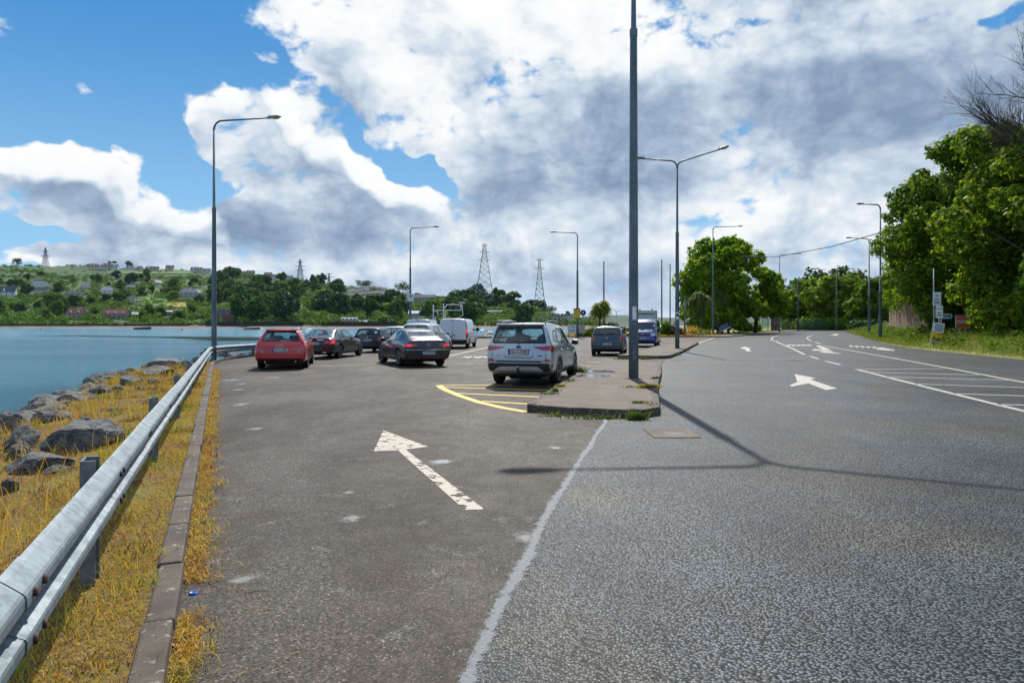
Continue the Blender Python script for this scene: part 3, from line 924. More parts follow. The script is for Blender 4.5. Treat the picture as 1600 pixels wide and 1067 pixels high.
def blades(name, P, hgt, wid, lean, mat, kind='stuff', parent=None, seed=1):
    """One triangle-strip blade per root point: P (n,3), heights, widths, lean (flattening)."""
    r = np.random.default_rng(seed); n = len(P)
    a = r.uniform(0, 2 * np.pi, n); b = r.uniform(0, 2 * np.pi, n)
    d = np.stack([np.cos(a), np.sin(a), np.zeros(n)], 1); w = np.stack([np.cos(b), np.sin(b), np.zeros(n)], 1)
    hgt = np.asarray(hgt).reshape(-1, 1); wid = np.asarray(wid).reshape(-1, 1); ln = np.asarray(lean).reshape(-1, 1)
    up = np.array([[0, 0, 1.0]])
    p0 = P - w * wid * .5; p1 = P + w * wid * .5
    mid = P + up * hgt * .55 + d * hgt * ln * .35
    m0 = mid - w * wid * .38; m1 = mid + w * wid * .38
    tip = P + up * hgt * np.sqrt(np.clip(1 - .5 * ln ** 2, .15, 1)) + d * hgt * ln
    V = np.concatenate([p0, p1, m0, m1, tip], 0); i = np.arange(n)
    Fc = np.concatenate([np.stack([i, i + n, i + 3 * n], 1), np.stack([i, i + 3 * n, i + 2 * n], 1), np.stack([i + 2 * n, i + 3 * n, i + 4 * n], 1)], 0)
    return np_mesh(name, V, Fc, mat, parent, kind)

def scatter_bank(n, smin, smax, ymin, ymax, dens_pow=1.5, seed=3, thr=None):
    """Root points on the bank between offsets smin..smax from the kerb, denser near the camera."""
    r = np.random.default_rng(seed); out = []
    nx, ny = -1 / math.hypot(1, .41), -.41 / math.hypot(1, .41)
    while len(out) < n:
        u = r.random(); Y = ymin + (ymax - ymin) * u ** dens_pow
        s = r.uniform(smin, smax)
        x = KX(Y) + nx * s; y = Y + ny * s
        if thr is not None:
            if mnoise.noise(Vector((x * .9, y * .9, 4.2))) * .5 + .5 < thr * r.random() * 2: continue
        z = bank_z(x, y)
        if z is None or z < -1.2: continue
        out.append((x, y, z - .005))
    return np.array(out)
P = scatter_bank(52000, .16, 4.3, 1.4, 30, 1.9, 3)
n = len(P); hN = NR.uniform(.015, .08, n) * (0.75 + .5 * NR.random(n)); far = P[:, 1] / 10
blades('dry_grass', P, hN, NR.uniform(.003, .006, n) * (1 + far * .8), NR.uniform(.3, 1.2, n), M['straw'], seed=5)
P = scatter_bank(30000, .16, 1.2, 1.3, 20, 1.7, 8)
n = len(P); far = P[:, 1] / 10
blades('mossy_grass', P, NR.uniform(.012, .05, n), NR.uniform(.003, .006, n) * (1 + far), NR.uniform(.4, 1.3, n), M['moss'], seed=6)
# clumps: green tufts, dead brown mats
def clumps(name, n, mat, hmin, hmax, spread, per, seed, smin=.2, smax=4.2):
    c = scatter_bank(n, smin, smax, 2.0, 28, 1.5, seed); r = np.random.default_rng(seed); k = np.repeat(np.arange(len(c)), per)
    P = c[k] + np.stack([r.normal(0, spread, len(k)), r.normal(0, spread, len(k)), np.zeros(len(k))], 1)
    sc = r.uniform(.6, 1.2, len(c))[k]
    blades(name, P, r.uniform(hmin, hmax, len(k)) * sc, r.uniform(.003, .006, len(k)) * (1 + P[:, 1] / 12), r.uniform(.3, 1.1, len(k)), M[mat], seed=seed)
M['dead'] = mat_blades('dead_brown_grass', [(.06, .03, .012), (.13, .06, .02), (.22, .10, .03), (.30, .16, .05)])
clumps('dead_grass', 260, 'dead', .03, .12, .10, 60, 41); clumps('green_tufts', 55, 'verge', .05, .20, .07, 46, 42); clumps('pale_straw', 200, 'moss', .05, .22, .12, 30, 43)
P = scatter_bank(1500, 1.0, 4.2, 3, 29, 1.4, 9)
n = len(P)
blades('tall_dry_stalks', P, NR.uniform(.15, .42, n), NR.uniform(.004, .007, n) * (1 + P[:, 1] / 14), NR.uniform(.2, .9, n), M['straw'], seed=7)
# dead grass washed against the road face of the kerb
out = []
for k in range(12000):
    Y = 1.5 + 24 * NR.random() ** 2.1
    if 4.0 < Y < 4.5: continue
    wv = .06 + .10 * (mnoise.noise(Vector((Y * 1.7, 3, 0))) + .5)
    if wv < .03: continue
    out.append((KX(Y) + .01 + abs(NR.normal(0, wv * .8)), Y, 0.0))
P = np.array(out); n = len(P)
blades('gutter_grass', P, NR.uniform(.02, .10, n), NR.uniform(.003, .006, n) * (1 + P[:, 1] / 12), NR.uniform(.7, 1.6, n), M['straw'], seed=12)
# loose straws lying on the asphalt, a leaf or two
mb = MB()
for k in range(46):
    Y = 1.9 + 10 * rnd.random() ** 1.6; x = KX(Y) + .1 + abs(rnd.gauss(0, .22)); a = rnd.uniform(0, 3.14); L_ = rnd.uniform(.05, .2)
    mb.tube([(x, Y, .006), (x + math.cos(a) * L_ * .5, Y + math.sin(a) * L_ * .5, .016), (x + math.cos(a) * L_, Y + math.sin(a) * L_, .006)], .0018, 4)
mb.build('loose_straw', M['straw'], kind='stuff')

def weed_tuft(px, py, z, n, h, spread, lab, mat='weed', seed=0):
    c = G(px, py, z); r = np.random.default_rng(seed)
    n = int(n * (.55 if z == 0 else 1)); P = np.stack([c.x + r.normal(0, spread, n), c.y + np.abs(r.normal(0, spread * .3, n)), np.full(n, z)], 1)
    o = blades('weed', P - np.array([[c.x, c.y, z]]), r.uniform(.3, 1, n) * h, r.uniform(.008, .02, n) * (1 + c.y / 40), r.uniform(.3, 1.1, n), M[mat], kind=None, seed=seed)
    o.location = (c.x, c.y, z)
    tag(o, lab, 'weed', 'weeds along the island kerbs')
WE = [(840, 643, 0, 90, .10, .10, 'small weed at the near left corner of the traffic island'), (866, 651, 0, 120, .12, .14, 'low weed midway along the near kerb of the traffic island'),
      (925, 655, 0, 160, .13, .2, 'spreading weed at the foot of the near island kerb'), (950, 655, 0, 90, .12, .09, 'small weed beside the spreading one at the near kerb'),
      (994, 656, 0, 300, .24, .09, 'bushy green weed by the drain corner of the island'), (1019, 645, 0, 240, .28, .06, 'tall bright weed on the road side corner of the island'),
      (1024, 627, 0, 140, .2, .06, 'weed clinging to the road face of the island kerb'), (1000, 630, .15, 100, .07, .08, 'flat weed on the island edge near the lamp post'),
      (1013, 606, .15, 420, .12, .11, 'yellow-green grass patch beside the lamp post foot'), (982, 605, .15, 60, .06, .12, 'faint grass tuft left of the lamp post foot'),
      (876, 604, .15, 90, .1, .06, 'yellow weed on the kerb behind the silver car'), (868, 612, .15, 70, .14, .05, 'thin upright weed on the kerb behind the silver car'),
      (858, 616, .15, 80, .08, .1, 'low weed on the left kerb of the island'), (905, 582, .15, 160, .26, .12, 'dark grass tuft on the island kerb right of the silver car'),
      (888, 596, .15, 60, .1, .1, 'scrap of weed on the left island kerb'), (1024, 592, .15, 90, .1, .07, 'weed on the road kerb beyond the lamp post'),
      (975, 561.5, .0, 240, .18, .22, 'low weed along the near kerb of the second island'), (1008, 561.5, .0, 220, .16, .22, 'weed below the second island kerb'),
      (1047, 556, .0, 300, .24, .2, 'bright weed at the road corner of the second island'), (1066, 549, .0, 220, .22, .2, 'weed along the road kerb of the second island')]
for i, (px, py, z, n, h, s, lab) in enumerate(WE):
    weed_tuft(px, py, z, n, h, s, lab, 'moss' if 'yellow' in lab else 'weed', 100 + i)

# drain beside the island, bottle cap in the gutter
def drain():
    c = G(1046, 677)
    t = thing('road_drain', 'square iron drain set in a concrete surround beside the island', 'drain', c); t.scale = (.56, 1.4, 1)
    m = MB()
    w, d = 1.32 * .5, .62 * .5
    for (x, y, sx, sy) in ((-.36, 0, .42, .62), (.57, 0, .16, .62), (.17, .24, .64, .14), (.17, -.24, .64, .14)):
        m.box((x * 1.0, y, .004), (sx, sy, .012))
    m.build('surround', M['island'], t)
    m = MB()
    for k in range(9): m.box((-.09 + k * .065, 0, .0), (.03, .33, .014))
    m.box((.17, .16, .001), (.62, .03, .016)); m.box((.17, -.16, .001), (.62, .03, .016)); m.box((-.135, 0, .001), (.03, .29, .016)); m.box((.475, 0, .001), (.03, .29, .016))
    m.build('grate', pmat('worn_iron', (.055, .042, .042), .5, .5, var=.3), t)
    m = MB(); m.box((.17, 0, .003), (.60, .30, .004)); m.build('sump', M['black'], t)
drain()
def bottle_cap():
    c = G(302, 927.5)
    t = thing('bottle_cap', 'blue plastic bottle lid lying in the gutter by the kerb', 'bottle lid', c + Vector((0, 0, .002)))
    bl = pmat('blue_plastic', (.015, .10, .55), .3, 0, var=.1)
    m = MB(); m.lathe([(.0, 0.0), (.023, .0), (.024, .003), (.024, .008), (.022, .010), (.018, .007), (0, .007)], 24, Matrix.Rotation(.06, 4, 'X')); m.build('lid', bl, t)
    m = MB(); m.lathe([(.0255, .001), (.0265, .002), (.0255, .003), (.0248, .002)], 24, Matrix.Rotation(.06, 4, 'X')); m.box((.03, .004, .004), (.014, .006, .004)); m.build('seal_ring', bl, t)
bottle_cap()
# ------------------------------------------------------------------ street lamps and poles
def lamp_head(parent, p, ang, rise=0.0, s=1.0):
    """Lantern whose spigot is at p, pointing along ang (about Z), tilted up by rise."""
    Mx = Matrix.Translation(p) @ Matrix.Rotation(ang, 4, 'Z') @ Matrix.Rotation(-rise, 4, 'Y') @ Matrix.Diagonal((s, s, s, 1))
    bm = bmesh.new()
    st = [(0, .05, -.04, .06), (.10, .075, -.055, .085), (.16, .10, -.05, .09), (.30, .15, -.045, .105), (.50, .165, -.04, .10), (.66, .13, -.035, .075), (.74, .06, -.02, .03)]
    rings = []
    for x, w, zb, zt in st:
        rings.append([bm.verts.new(Mx @ Vector((x, w * math.cos(a), (zt if math.sin(a) > 0 else -zb) * math.sin(a)))) for a in [2 * PI * k / 12 for k in range(12)]])
    for a, b in zip(rings, rings[1:]):
        for k in range(12): bm.faces.new((a[k], a[(k + 1) % 12], b[(k + 1) % 12], b[k])).smooth = True
    bm.faces.new(rings[0][::-1]); bm.faces.new(rings[-1])
    mb = MB(); mb.bm.free(); mb.bm = bm
    mb.lathe([(.03, 0), (.03, .05), (.02, .07)], 8, Mx @ Matrix.Translation((.14, 0, .075)))     # photocell
    h = mb.build('lamp_head', M['head'], parent)
    g = MB()
    r2 = []
    for x, w, z in ((.24, .06, -.042), (.30, .13, -.075), (.46, .14, -.10), (.60, .12, -.085), (.68, .05, -.035)):
        r2.append([g.bm.verts.new(Mx @ Vector((x, w * math.cos(a), -.03 + (z + .03) * max(0, math.sin(a))))) for a in [PI * k / 8 for k in range(9)]])
    for a, b in zip(r2, r2[1:]):
        for k in range(8): g.bm.faces.new((a[k], a[k + 1], b[k + 1], b[k])).smooth = True
    g.build('lens', M['lens'], h)
    return h

def lamp(label, base, h, arms, r0=.135, joint=.60, z0=0.0, s=1.0):
    """arms: (direction angle, length, rise)."""
    t = thing('street_lamp', label, 'street lamp', (base[0], base[1], z0), 0, 'street lamps of the quay road')
    m = MB()
    zj = h * joint
    m.lathe([(r0 * 1.0, -.2), (r0, 1.5), (r0 * .97, 1.55), (r0 * .72, zj), (r0 * .80, zj + .02), (r0 * .80, zj + .22), (r0 * .55, zj + .25), (r0 * .40, h - .35)], 14)
    m.build('column', M['pole'], t)
    m = MB(); m.lathe([(r0 * 1.9, -.05), (r0 * 1.9, .03), (r0 * 1.05, .05)], 14); m.build('base_collar', M['island'], t)
    m = MB(); m.box((0, -r0 - .004, .75), (.11, .012, .42), 0, .004); m.build('access_door', M['pole'], t)
    for ang, L, rise in arms:
        d = Vector((math.cos(ang), math.sin(ang), 0))
        pts = [Vector((0, 0, h - .45))]
        R = .42
        for k in range(7):
            a = k / 6 * (PI / 2 - math.atan2(rise, L))
            pts.append(Vector((0, 0, h - R)) + d * R * (1 - math.cos(a)) + Vector((0, 0, R * math.sin(a))))
        e = pts[-1]; u = (d * L + Vector((0, 0, rise))).normalized()
        end = e + u * (math.hypot(L, rise) - R)
        pts.append(end)
        m = MB(); m.tube(pts, [r0 * .42] * 3 + [r0 * .36] * (len(pts) - 4) + [r0 * .26], 10); m.build('arm', M['pole'], t)
        lamp_head(t, end - u * .05, ang, math.atan2(rise, L) + .04, s)
    return t
def Yb(px, Y): return ((px - 800) * Y / F, Y)

lamp('tall street lamp by the water with one long arm reaching right', Yb(334.5, 35.7), 12.0, [(-.05, 2.75, .12)], .13, .62, -.2)
B = lamp('nearest double-armed lamp post on the near island, its top beyond the picture', (3.3, 19.3), 11.6, [(PI + .03, 2.5, .12), (-.33, 2.6, .65)], .135, .80, .12)
C = lamp('double-armed street lamp on the second island behind the nearest post', (9.9, 42.6), 11.25, [(PI + .02, 2.0, .15), (-.02, 2.55, .78)], .135, .60, .12)
lamp('street lamp on the quay behind the vans carrying a white notice', Yb(641, 78), 12.1, [(-.05, 2.55, .1)], .14, .62)
lamp('street lamp facing left that carries the yellow sign', (7.5, 81.5), 12.0, [(PI + .05, 2.5, .05)], .15, .62)
lamp('street lamp in front of the leafy tree with its arm reaching right', Yb(1114, 98), 14.9, [(.05, 3.5, .12)], .15, .55)
lamp('street lamp by the bus shelter with a short arm to the right', Yb(1218, 126), 13.7, [(-.2, 3.0, .2)], .15, .6)
lamp('farthest street lamp standing among the background trees', Yb(1307, 150), 12.8, [(0, 3.2, .3)], .14, .6)
lamp('tall street lamp beside the brick wall with its arm reaching left', Yb(1375.5, 66), 12.65, [(PI, 1.55, .05)], .17, .35)
lamp('street lamp right behind the brick wall lamp, its arm reaching left', Yb(1358, 88), 12.1, [(PI, 2.2, .1)], .16, .4)

def plain_pole(label, base, h, r, mat='pole2', name='pole', cat='pole', cap=True):
    t = thing(name, label, cat, base)
    m = MB(); m.lathe([(r, -.3), (r * .95, h * .5), (r * .7, h)], 10); m.build('shaft', M[mat], t)
    if cap:
        m = MB(); m.lathe([(r * .75, h), (r * 1.1, h + .03), (r * .9, h + .12), (r * .3, h + .16)], 10); m.build('cap', M[mat], t)
    return t
plain_pole('bare flagpole behind the palm-like plant', (*Yb(943.5, 90), 0), 9.3, .10, name='flagpole', cat='flagpole')
plain_pole('taller of the two bare flagpoles left of the leafy tree', (*Yb(1034, 96), 0), 10.1, .10, name='flagpole', cat='flagpole')
plain_pole('shorter of the two bare flagpoles left of the leafy tree', (*Yb(1047, 98), 0), 9.6, .09, name='flagpole', cat='flagpole')
plain_pole('short grey post with a sticker in front of the leafy tree', (*Yb(1070, 86), .1), 4.7, .10, 'pole', name='post', cat='post')
wp = plain_pole('weathered wooden telegraph pole in front of the leafy tree', (*Yb(1138, 110), 0), 12.4, .20, 'wood_pole', name='telegraph_pole', cat='telegraph pole', cap=False)
m = MB(); m.box((0, 0, 12.0), (1.5, .12, .12)); m.build('crossarm', M['wood_pole'], wp)
plain_pole('dark pole standing alone between the leafy tree and the background trees', (*Yb(1247, 145), 0), 10.5, .16, name='pole', cat='pole')

# overhead cable
def cable():
    ctl = [(33.4, 110, 12.2), (33.55, 100, 11.0), (33.6, 90, 10.07), (33.7, 75, 9.72), (33.7, 62, 10.0), (33.8, 53, 10.65), (34.0, 46.7, 11.2), (34.2, 40, 11.9), (34.4, 34, 12.6)]
    m = MB(); m.tube(ctl, .045, 6)
    o = m.build('overhead_cable', M['black'], smooth=True)
    tag(o, 'sagging overhead cable strung from the telegraph pole towards the right-hand trees', 'cable')
cable()

# stickers on the lamp posts
def sticker(root, z, r, w, h, ang=-PI / 2):
    m = MB()
    k = 6; a0 = w / r / 2
    for i in range(k):
        a, b = ang - a0 + 2 * a0 * i / k, ang - a0 + 2 * a0 * (i + 1) / k
        m.face([((r + .004) * math.cos(a), (r + .004) * math.sin(a), z), ((r + .004) * math.cos(b), (r + .004) * math.sin(b), z), ((r + .004) * math.cos(b), (r + .004) * math.sin(b), z + h), ((r + .004) * math.cos(a), (r + .004) * math.sin(a), z + h)])
    m.build('notice_label', M['white'], root)
sticker(B, 1.62, .137, .11, .36)
sticker(C, 2.1, .13, .2, .1); sticker(C, 1.75, .132, .2, .18)
# ------------------------------------------------------------------ leaf masses
def mat_leaf(name, c0, c1, c2, trans=.3, rough=.5, wav=.15):
    m, t, b = new_mat(name)
    r = island(t)
    oi = t.new('ShaderNodeObjectInfo')
    n = t.noise(pos(t), wav, 3, .6)
    k = t.math('MULTIPLY_ADD', t.math('SUBTRACT', n, .5), 1.1, r)
    k = t.math('MULTIPLY_ADD', t.math('SUBTRACT', oi.outputs['Random'], .5), .7, k)
    cr = t.new('ShaderNodeValToRGB'); t.l.new(k, cr.inputs[0])
    el = cr.color_ramp.elements
    el[0].position = .1; el[0].color = (*c0, 1); el[1].position = .95; el[1].color = (*c2, 1)
    q = el.new(.5); q.color = (*c1, 1)
    t.l.new(cr.outputs[0], b.inputs['Base Color']); b.inputs['Roughness'].default_value = rough
    b.inputs['Specular IOR Level'].default_value = .06
    tr = t.new('ShaderNodeBsdfTranslucent')
    t.l.new(t.vmath('MULTIPLY', cr.outputs[0], (1.25, 1.15, .55)), tr.inputs[0])
    mx = t.new('ShaderNodeMixShader'); mx.inputs[0].default_value = trans
    t.l.new(b.outputs[0], mx.inputs[1]); t.l.new(tr.outputs[0], mx.inputs[2])
    t.l.new(mx.outputs[0], t.n['Material Output'].inputs[0])
    return m
M['leaf'] = mat_leaf('broad_leaves', (.055, .125, .012), (.115, .215, .018), (.24, .33, .03), .5)
M['leaf_far'] = mat_leaf('far_leaves', (.028, .085, .012), (.062, .145, .018), (.135, .22, .024), .36, .6, .01)
M['leaf_dark'] = mat_leaf('dark_leaves', (.028, .07, .022), (.05, .11, .026), (.085, .15, .03), .28, .5, .02)
M['leaf_light'] = mat_leaf('bright_leaves', (.075, .175, .014), (.155, .275, .02), (.28, .40, .03), .52)
M['bark'] = pmat('bark', (.10, .08, .06), .9, var=.4, scale=8, bmp=.02)
M['leaf_rust'] = mat_leaf('rusty_leaves', (.10, .06, .02), (.17, .11, .03), (.25, .20, .05), .3)

def leaf_cloud(blobs, n, size, seed=0, shell=.55, flat_=.0, quad=True, jit=.5):
    """blobs: (x,y,z,rx,ry,rz). Leaf faces spread through the blobs, denser to their outside."""
    r = np.random.default_rng(seed)
    B = np.array(blobs, dtype=float)
    wgt = (B[:, 3] * B[:, 4] * B[:, 5]) ** (2 / 3); wgt /= wgt.sum()
    k = r.choice(len(B), n, p=wgt)
    d = r.normal(size=(n, 3)); d /= np.linalg.norm(d, axis=1, keepdims=True)
    rad = shell + (1 - shell) * r.random((n, 1)) ** .6
    c = B[k, :3] + d * rad * B[k, 3:6] * (1 + .10 * r.normal(size=(n, 1)))
    nrm = d + r.normal(size=(n, 3)) * jit + np.array([[0, 0, .35]])
    nrm /= np.linalg.norm(nrm, axis=1, keepdims=True)
    a = np.cross(nrm, r.normal(size=(n, 3))); a /= np.linalg.norm(a, axis=1, keepdims=True)
    b = np.cross(nrm, a)
    s = size * r.uniform(.55, 1.35, (n, 1))
    fold = nrm * s * r.uniform(-.25, .25, (n, 1))
    # a leaf spray: pointed at both ends, widest before the middle
    p0 = c - a * s; p1 = c + b * s * .62 - a * s * .1 + fold; p2 = c + a * s; p3 = c - b * s * .62 - a * s * .1 + fold
    V = np.concatenate([p0, p1, p2, p3], 0); i = np.arange(n)
    return V, np.stack([i, i + n, i + 2 * n, i + 3 * n], 1)

def crown_blobs(seed, h, w, base=.25, n=26, squash=1.0, lobed=.34):
    """Blobs filling an uneven crown of height h and width w (local z from base*h to h)."""
    r = random.Random(seed); out = []
    for k in range(n):
        th = r.uniform(0, 2 * PI); u = r.random()
        z = h * (base + (1 - base) * (.08 + .84 * u))
        prof = math.sin(PI * (.18 + .74 * u)) ** .7
        rr = w * .5 * prof * math.sqrt(r.uniform(.1, .75))
        s = w * lobed * r.uniform(.5, 1.0) * (.7 + .3 * prof)
        out.append((rr * math.cos(th), rr * math.sin(th), min(z, h - s * .55), s * .5 * 1.15, s * .5 * 1.15, s * .5 * .9 * squash))
    return out

def sprays(lobes, per, seed, r0=.20, r1=.34, out=.92):
    """Leafy twigs standing on the outside of each lobe, so the outline is broken and shows gaps."""
    r = random.Random(seed + 5); o = []
    for (x, y, z, a, b, c) in lobes:
        for k in range(per):
            d = Vector((r.gauss(0, 1), r.gauss(0, 1), r.gauss(.25, 1))).normalized()
            q = r.uniform(.78, 1.12) * out; s = r.uniform(r0, r1)
            o.append((x + d.x * a * q, y + d.y * b * q, z + d.z * c * q, a * s, b * s, c * s * 1.15))
    return o
def tree_mesh_parts(seed, h, w, n, leaf, base=.22, trunk_r=.25, lobes=26, lobed=.34, shell=.55, per=11):
    L = crown_blobs(seed, h, w, base, lobes, lobed=lobed)
    V, Fc = leaf_cloud(L, int(n * .42), leaf * 1.15, seed, .30)
    V2, F2 = leaf_cloud(sprays(L, per, seed), n - int(n * .42), leaf, seed + 1, .15, jit=.7)
    k0, k1 = len(V) // 4, len(V2) // 4
    return np.concatenate([V, V2]), np.concatenate([Fc, F2 + len(V)])

def trunk_into(mb, seed, h, r0, crown_base, limbs=5, spread=.35):
    r = random.Random(seed + 99)
    top = h * .72
    pts = [Vector((0, 0, -.3))]; x = y = 0
    for k in range(1, 6):
        x += r.uniform(-1, 1) * r0 * .8; y += r.uniform(-1, 1) * r0 * .8
        pts.append(Vector((x, y, top * k / 5)))
    mb.tube(pts, [r0 * 1.35, r0, r0 * .85, r0 * .65, r0 * .42, r0 * .15], 9)
    for k in range(limbs):
        z = h * (crown_base + (.62 - crown_base) * k / max(1, limbs - 1)) * .9
        a = r.uniform(0, 2 * PI); L = h * spread * r.uniform(.6, 1)
        p = Vector((x * z / top, y * z / top, z))
        e = p + Vector((math.cos(a) * L, math.sin(a) * L, L * r.uniform(.5, .9)))
        mb.tube([p, p.lerp(e, .5) + Vector((0, 0, -.06 * L)), e], [r0 * .45, r0 * .3, r0 * .08], 6)

def make_tree(label, loc, h, w, n, leaf, seed, mat='leaf', base=.22, r0=.22, lobes=26, lobed=.34, name='tree', group=None, shell=.55, limbs=5, crown='crown', cat='tree', scale=None):
    t = thing(name, label, cat, loc, 0, group)
    V, Fc = tree_mesh_parts(seed, h, w, n, leaf, base, r0, lobes, lobed, shell)
    np_mesh(crown, V, Fc, M[mat], t)
    mb = MB(); trunk_into(mb, seed, h, r0, base, limbs); mb.build('trunk', M['bark'], t)
    return t

# ------------------------------------------------------------------ the hill across the water
def interp(tab, x):
    return float(np.interp(x, [a for a, b in tab], [b for a, b in tab]))
RIDGE = [(-500, 420), (0, 417), (100, 416), (180, 419), (330, 425), (400, 431), (470, 440), (540, 449), (600, 457), (650, 462), (700, 468), (740, 471), (800, 478), (850, 489), (880, 497), (920, 503), (960, 507.5), (1000, 508)]
RDIST = [(-500, 1500), (300, 1450), (540, 1250), (700, 1050), (850, 900), (1000, 820)]
SHORE = 600.0
def hill(px, t):
    """Point of the hillside on the bearing of px; t=0 shore, t=1 ridge."""
    Yr = interp(RDIST, px); Y = SHORE * (Yr / SHORE) ** t
    top = interp(RIDGE, px); flat_y = HOR + H * F / Y
    py = 508.05 + (top - 508.05) * t ** .92
    py = py + 1.6 * mnoise.noise(Vector((px * .02, t * 5, 1))) * min(1, t * 4) * min(1, (1000 - px) / 200)
    return Vector(((px - 800) * Y / F, Y, H + (HOR - py) * Y / F))
def hill_at(px, py):
    lo, hi = 0.0, 1.0
    for _ in range(24):
        mid = (lo + hi) / 2; p = hill(px, mid)
        if HOR - (p.z - H) * F / p.y > py: lo = mid
        else: hi = mid
    return hill(px, (lo + hi) / 2)
def mat_hill():
    m, t, b = new_mat('hill_pasture')
    P = pos(t)
    n = t.noise(P, .011, 5, .6, .4); f = t.noise(P, .09, 5, .65); v = t.vor(P, .016, 'F1', 'Color')
    s = t.new('ShaderNodeSeparateColor'); t.l.new(v, s.inputs[0])
    c = t.mix(t.ss(n, .35, .65), (.024, .066, .008), (.065, .125, .014))
    c = t.mix(t.ss(s.outputs[0], .72, .78, 0, .8), c, (.085, .125, .018))
    c = t.mix(t.ss(f, .4, .7, 0, .7), c, (.016, .036, .008))
    t.l.new(c, b.inputs['Base Color']); b.inputs['Roughness'].default_value = .95
    return m
M['hill'] = mat_hill()
M['mud'] = pmat('tidal_mud', (.17, .13, .10), .9, var=.3, scale=.05, col2=(.10, .075, .055))
def build_hill():
    cols = list(range(-560, 1001, 10)); nt = 40
    V = []; rows = nt + 6
    for px in cols:
        for k in range(nt + 1): V.append(hill(px, k / nt))
        p = hill(px, 1)
        for k in range(1, 6):
            q = p * 1.0; s = 1 + k * .16
            V.append((p.x * s, p.y * s, p.z * (1 - k * .14) - 4 * k))
    Fc = []
    for i in range(len(cols) - 1):
        for j in range(rows - 1):
            a = i * rows + j; Fc.append((a, a + rows, a + rows + 1, a + 1))
    np_mesh('far_hill', V, Fc, M['hill'], kind='structure', smooth=True)
    # foreshore of mud below the fields
    V = []; 
    for px in cols:
        p = hill(px, 0); n_ = 4 * mnoise.noise(Vector((px * .03, 0, 0)))
        for dy, z in ((3, p.z + .1), (0, .2), (-2, -.6), (-12 + n_, -2.0), (-26 + n_ * 2, -2.7)):
            Y = p.y + dy; V.append(((px - 800) * Y / F, Y, z))
    Fc = []
    for i in range(len(cols) - 1):
        for j in range(4):
            a = i * 5 + j; Fc.append((a, a + 1, a + 6, a + 5))
    np_mesh('foreshore', V, Fc, M['mud'], kind='structure', smooth=True)
build_hill()
# dark sea wall on the far shore
def sea_wall(x0, x1, h, lab, mat):
    mb = MB(); pts = []
    for px in range(x0, x1 + 1, 8):
        p = hill(px, 0); pts.append(Vector(((px - 800) * (p.y - 1.5) / F, p.y - 1.5, 0)))
    for a, b in zip(pts, pts[1:]):
        d = b - a; c = (a + b) / 2
        mb.box((c.x, c.y, -1.3 + h / 2), (d.length + .02, .8, h + 2.2), math.atan2(d.y, d.x))
    o = mb.build('sea_wall', mat); tag(o, lab, 'wall')
M['dark_wall'] = pmat('dark_stone', (.035, .035, .03), .9, var=.4, scale=.5)
sea_wall(322, 480, 3.0, 'long dark sea wall on the far shore behind the red car', M['dark_wall'])
sea_wall(516, 624, 3.0, 'dark sea wall on the far shore behind the black hatchback', M['dark_wall'])
sea_wall(-40, 300, .8, 'low dark wall along the far shore under the cottages', M['dark_wall'])

# sheets of yellow and bright green field
M['field_y'] = pmat('ripe_field', (.34, .27, .03), .95, var=.2, scale=.05)
M['field_g'] = pmat('bright_pasture', (.10, .19, .018), .95, var=.2, scale=.03)
def field(pix, mat):
    bm = bmesh.new()
    x0, x1 = min(p[0] for p in pix), max(p[0] for p in pix); y0, y1 = min(p[1] for p in pix), max(p[1] for p in pix)
    nx, ny = max(2, int((x1 - x0) / 5)), 6
    g = [[bm.verts.new(hill_at(x0 + (x1 - x0) * i / nx + (pix[0][0] - x0) * 0, y0 + (y1 - y0) * j / ny) + Vector((0, -1.2, .9))) for j in range(ny + 1)] for i in range(nx + 1)]
    for i in range(nx):
        for j in range(ny): bm.faces.new((g[i][j], g[i + 1][j], g[i + 1][j + 1], g[i][j + 1]))
    me = bpy.data.meshes.new('field'); bm.to_mesh(me); bm.free()
    link('field', me, mat, None, 'structure')
field([(253, 473), (292, 481)], M['field_y']); field([(440, 477), (473, 488)], M['field_y']); field([(690, 465), (702, 474)], M['field_y']); field([(706, 466), (717, 471)], M['field_y'])
field([(168, 424), (300, 428)], M['field_g']); field([(142, 419.5), (160, 422)], M['field_y']); field([(566, 451), (592, 455)], M['field_y']); field([(20, 494), (70, 498)], M['field_g']); field([(215, 466), (262, 484)], M['field_g'])
field([(520, 485), (535, 494)], M['field_g']); field([(735, 470), (752, 476)], M['field_g'])

# ------------------------------------------------------------------ houses
def wm(name, c, **k): return pmat(name, c, .85, var=.08, scale=.6, **k)
WALLS = {'white': wm('white_render', (.70, .70, .68)), 'cream': wm('cream_render', (.60, .54, .42)), 'stone': wm('grey_stone', (.27, .25, .23)), 'brick': wm('red_brick', (.36, .11, .08)), 'grey': wm('grey_render', (.42, .42, .42)), 'pink': wm('pink_render', (.55, .33, .28)), 'green': wm('pale_green_cladding', (.45, .62, .50)), 'tan': wm('tan_brick', (.40, .33, .24))}
ROOFS = {'slate': wm('blue_slate', (.10, .11, .13)), 'grey': wm('grey_tile', (.20, .19, .19)), 'red': wm('red_tile', (.38, .13, .08)), 'brown': wm('brown_tile', (.26, .15, .11)), 'pale': wm('pale_tile', (.48, .40, .36)), 'lilac': wm('weathered_slate', (.28, .26, .32)), 'white': wm('white_sheet', (.7, .7, .7)), 'dark': wm('dark_slate', (.05, .055, .07))}
M['pane'] = pmat('dark_window', (.02, .03, .04), .1, var=.2, spec=.8)

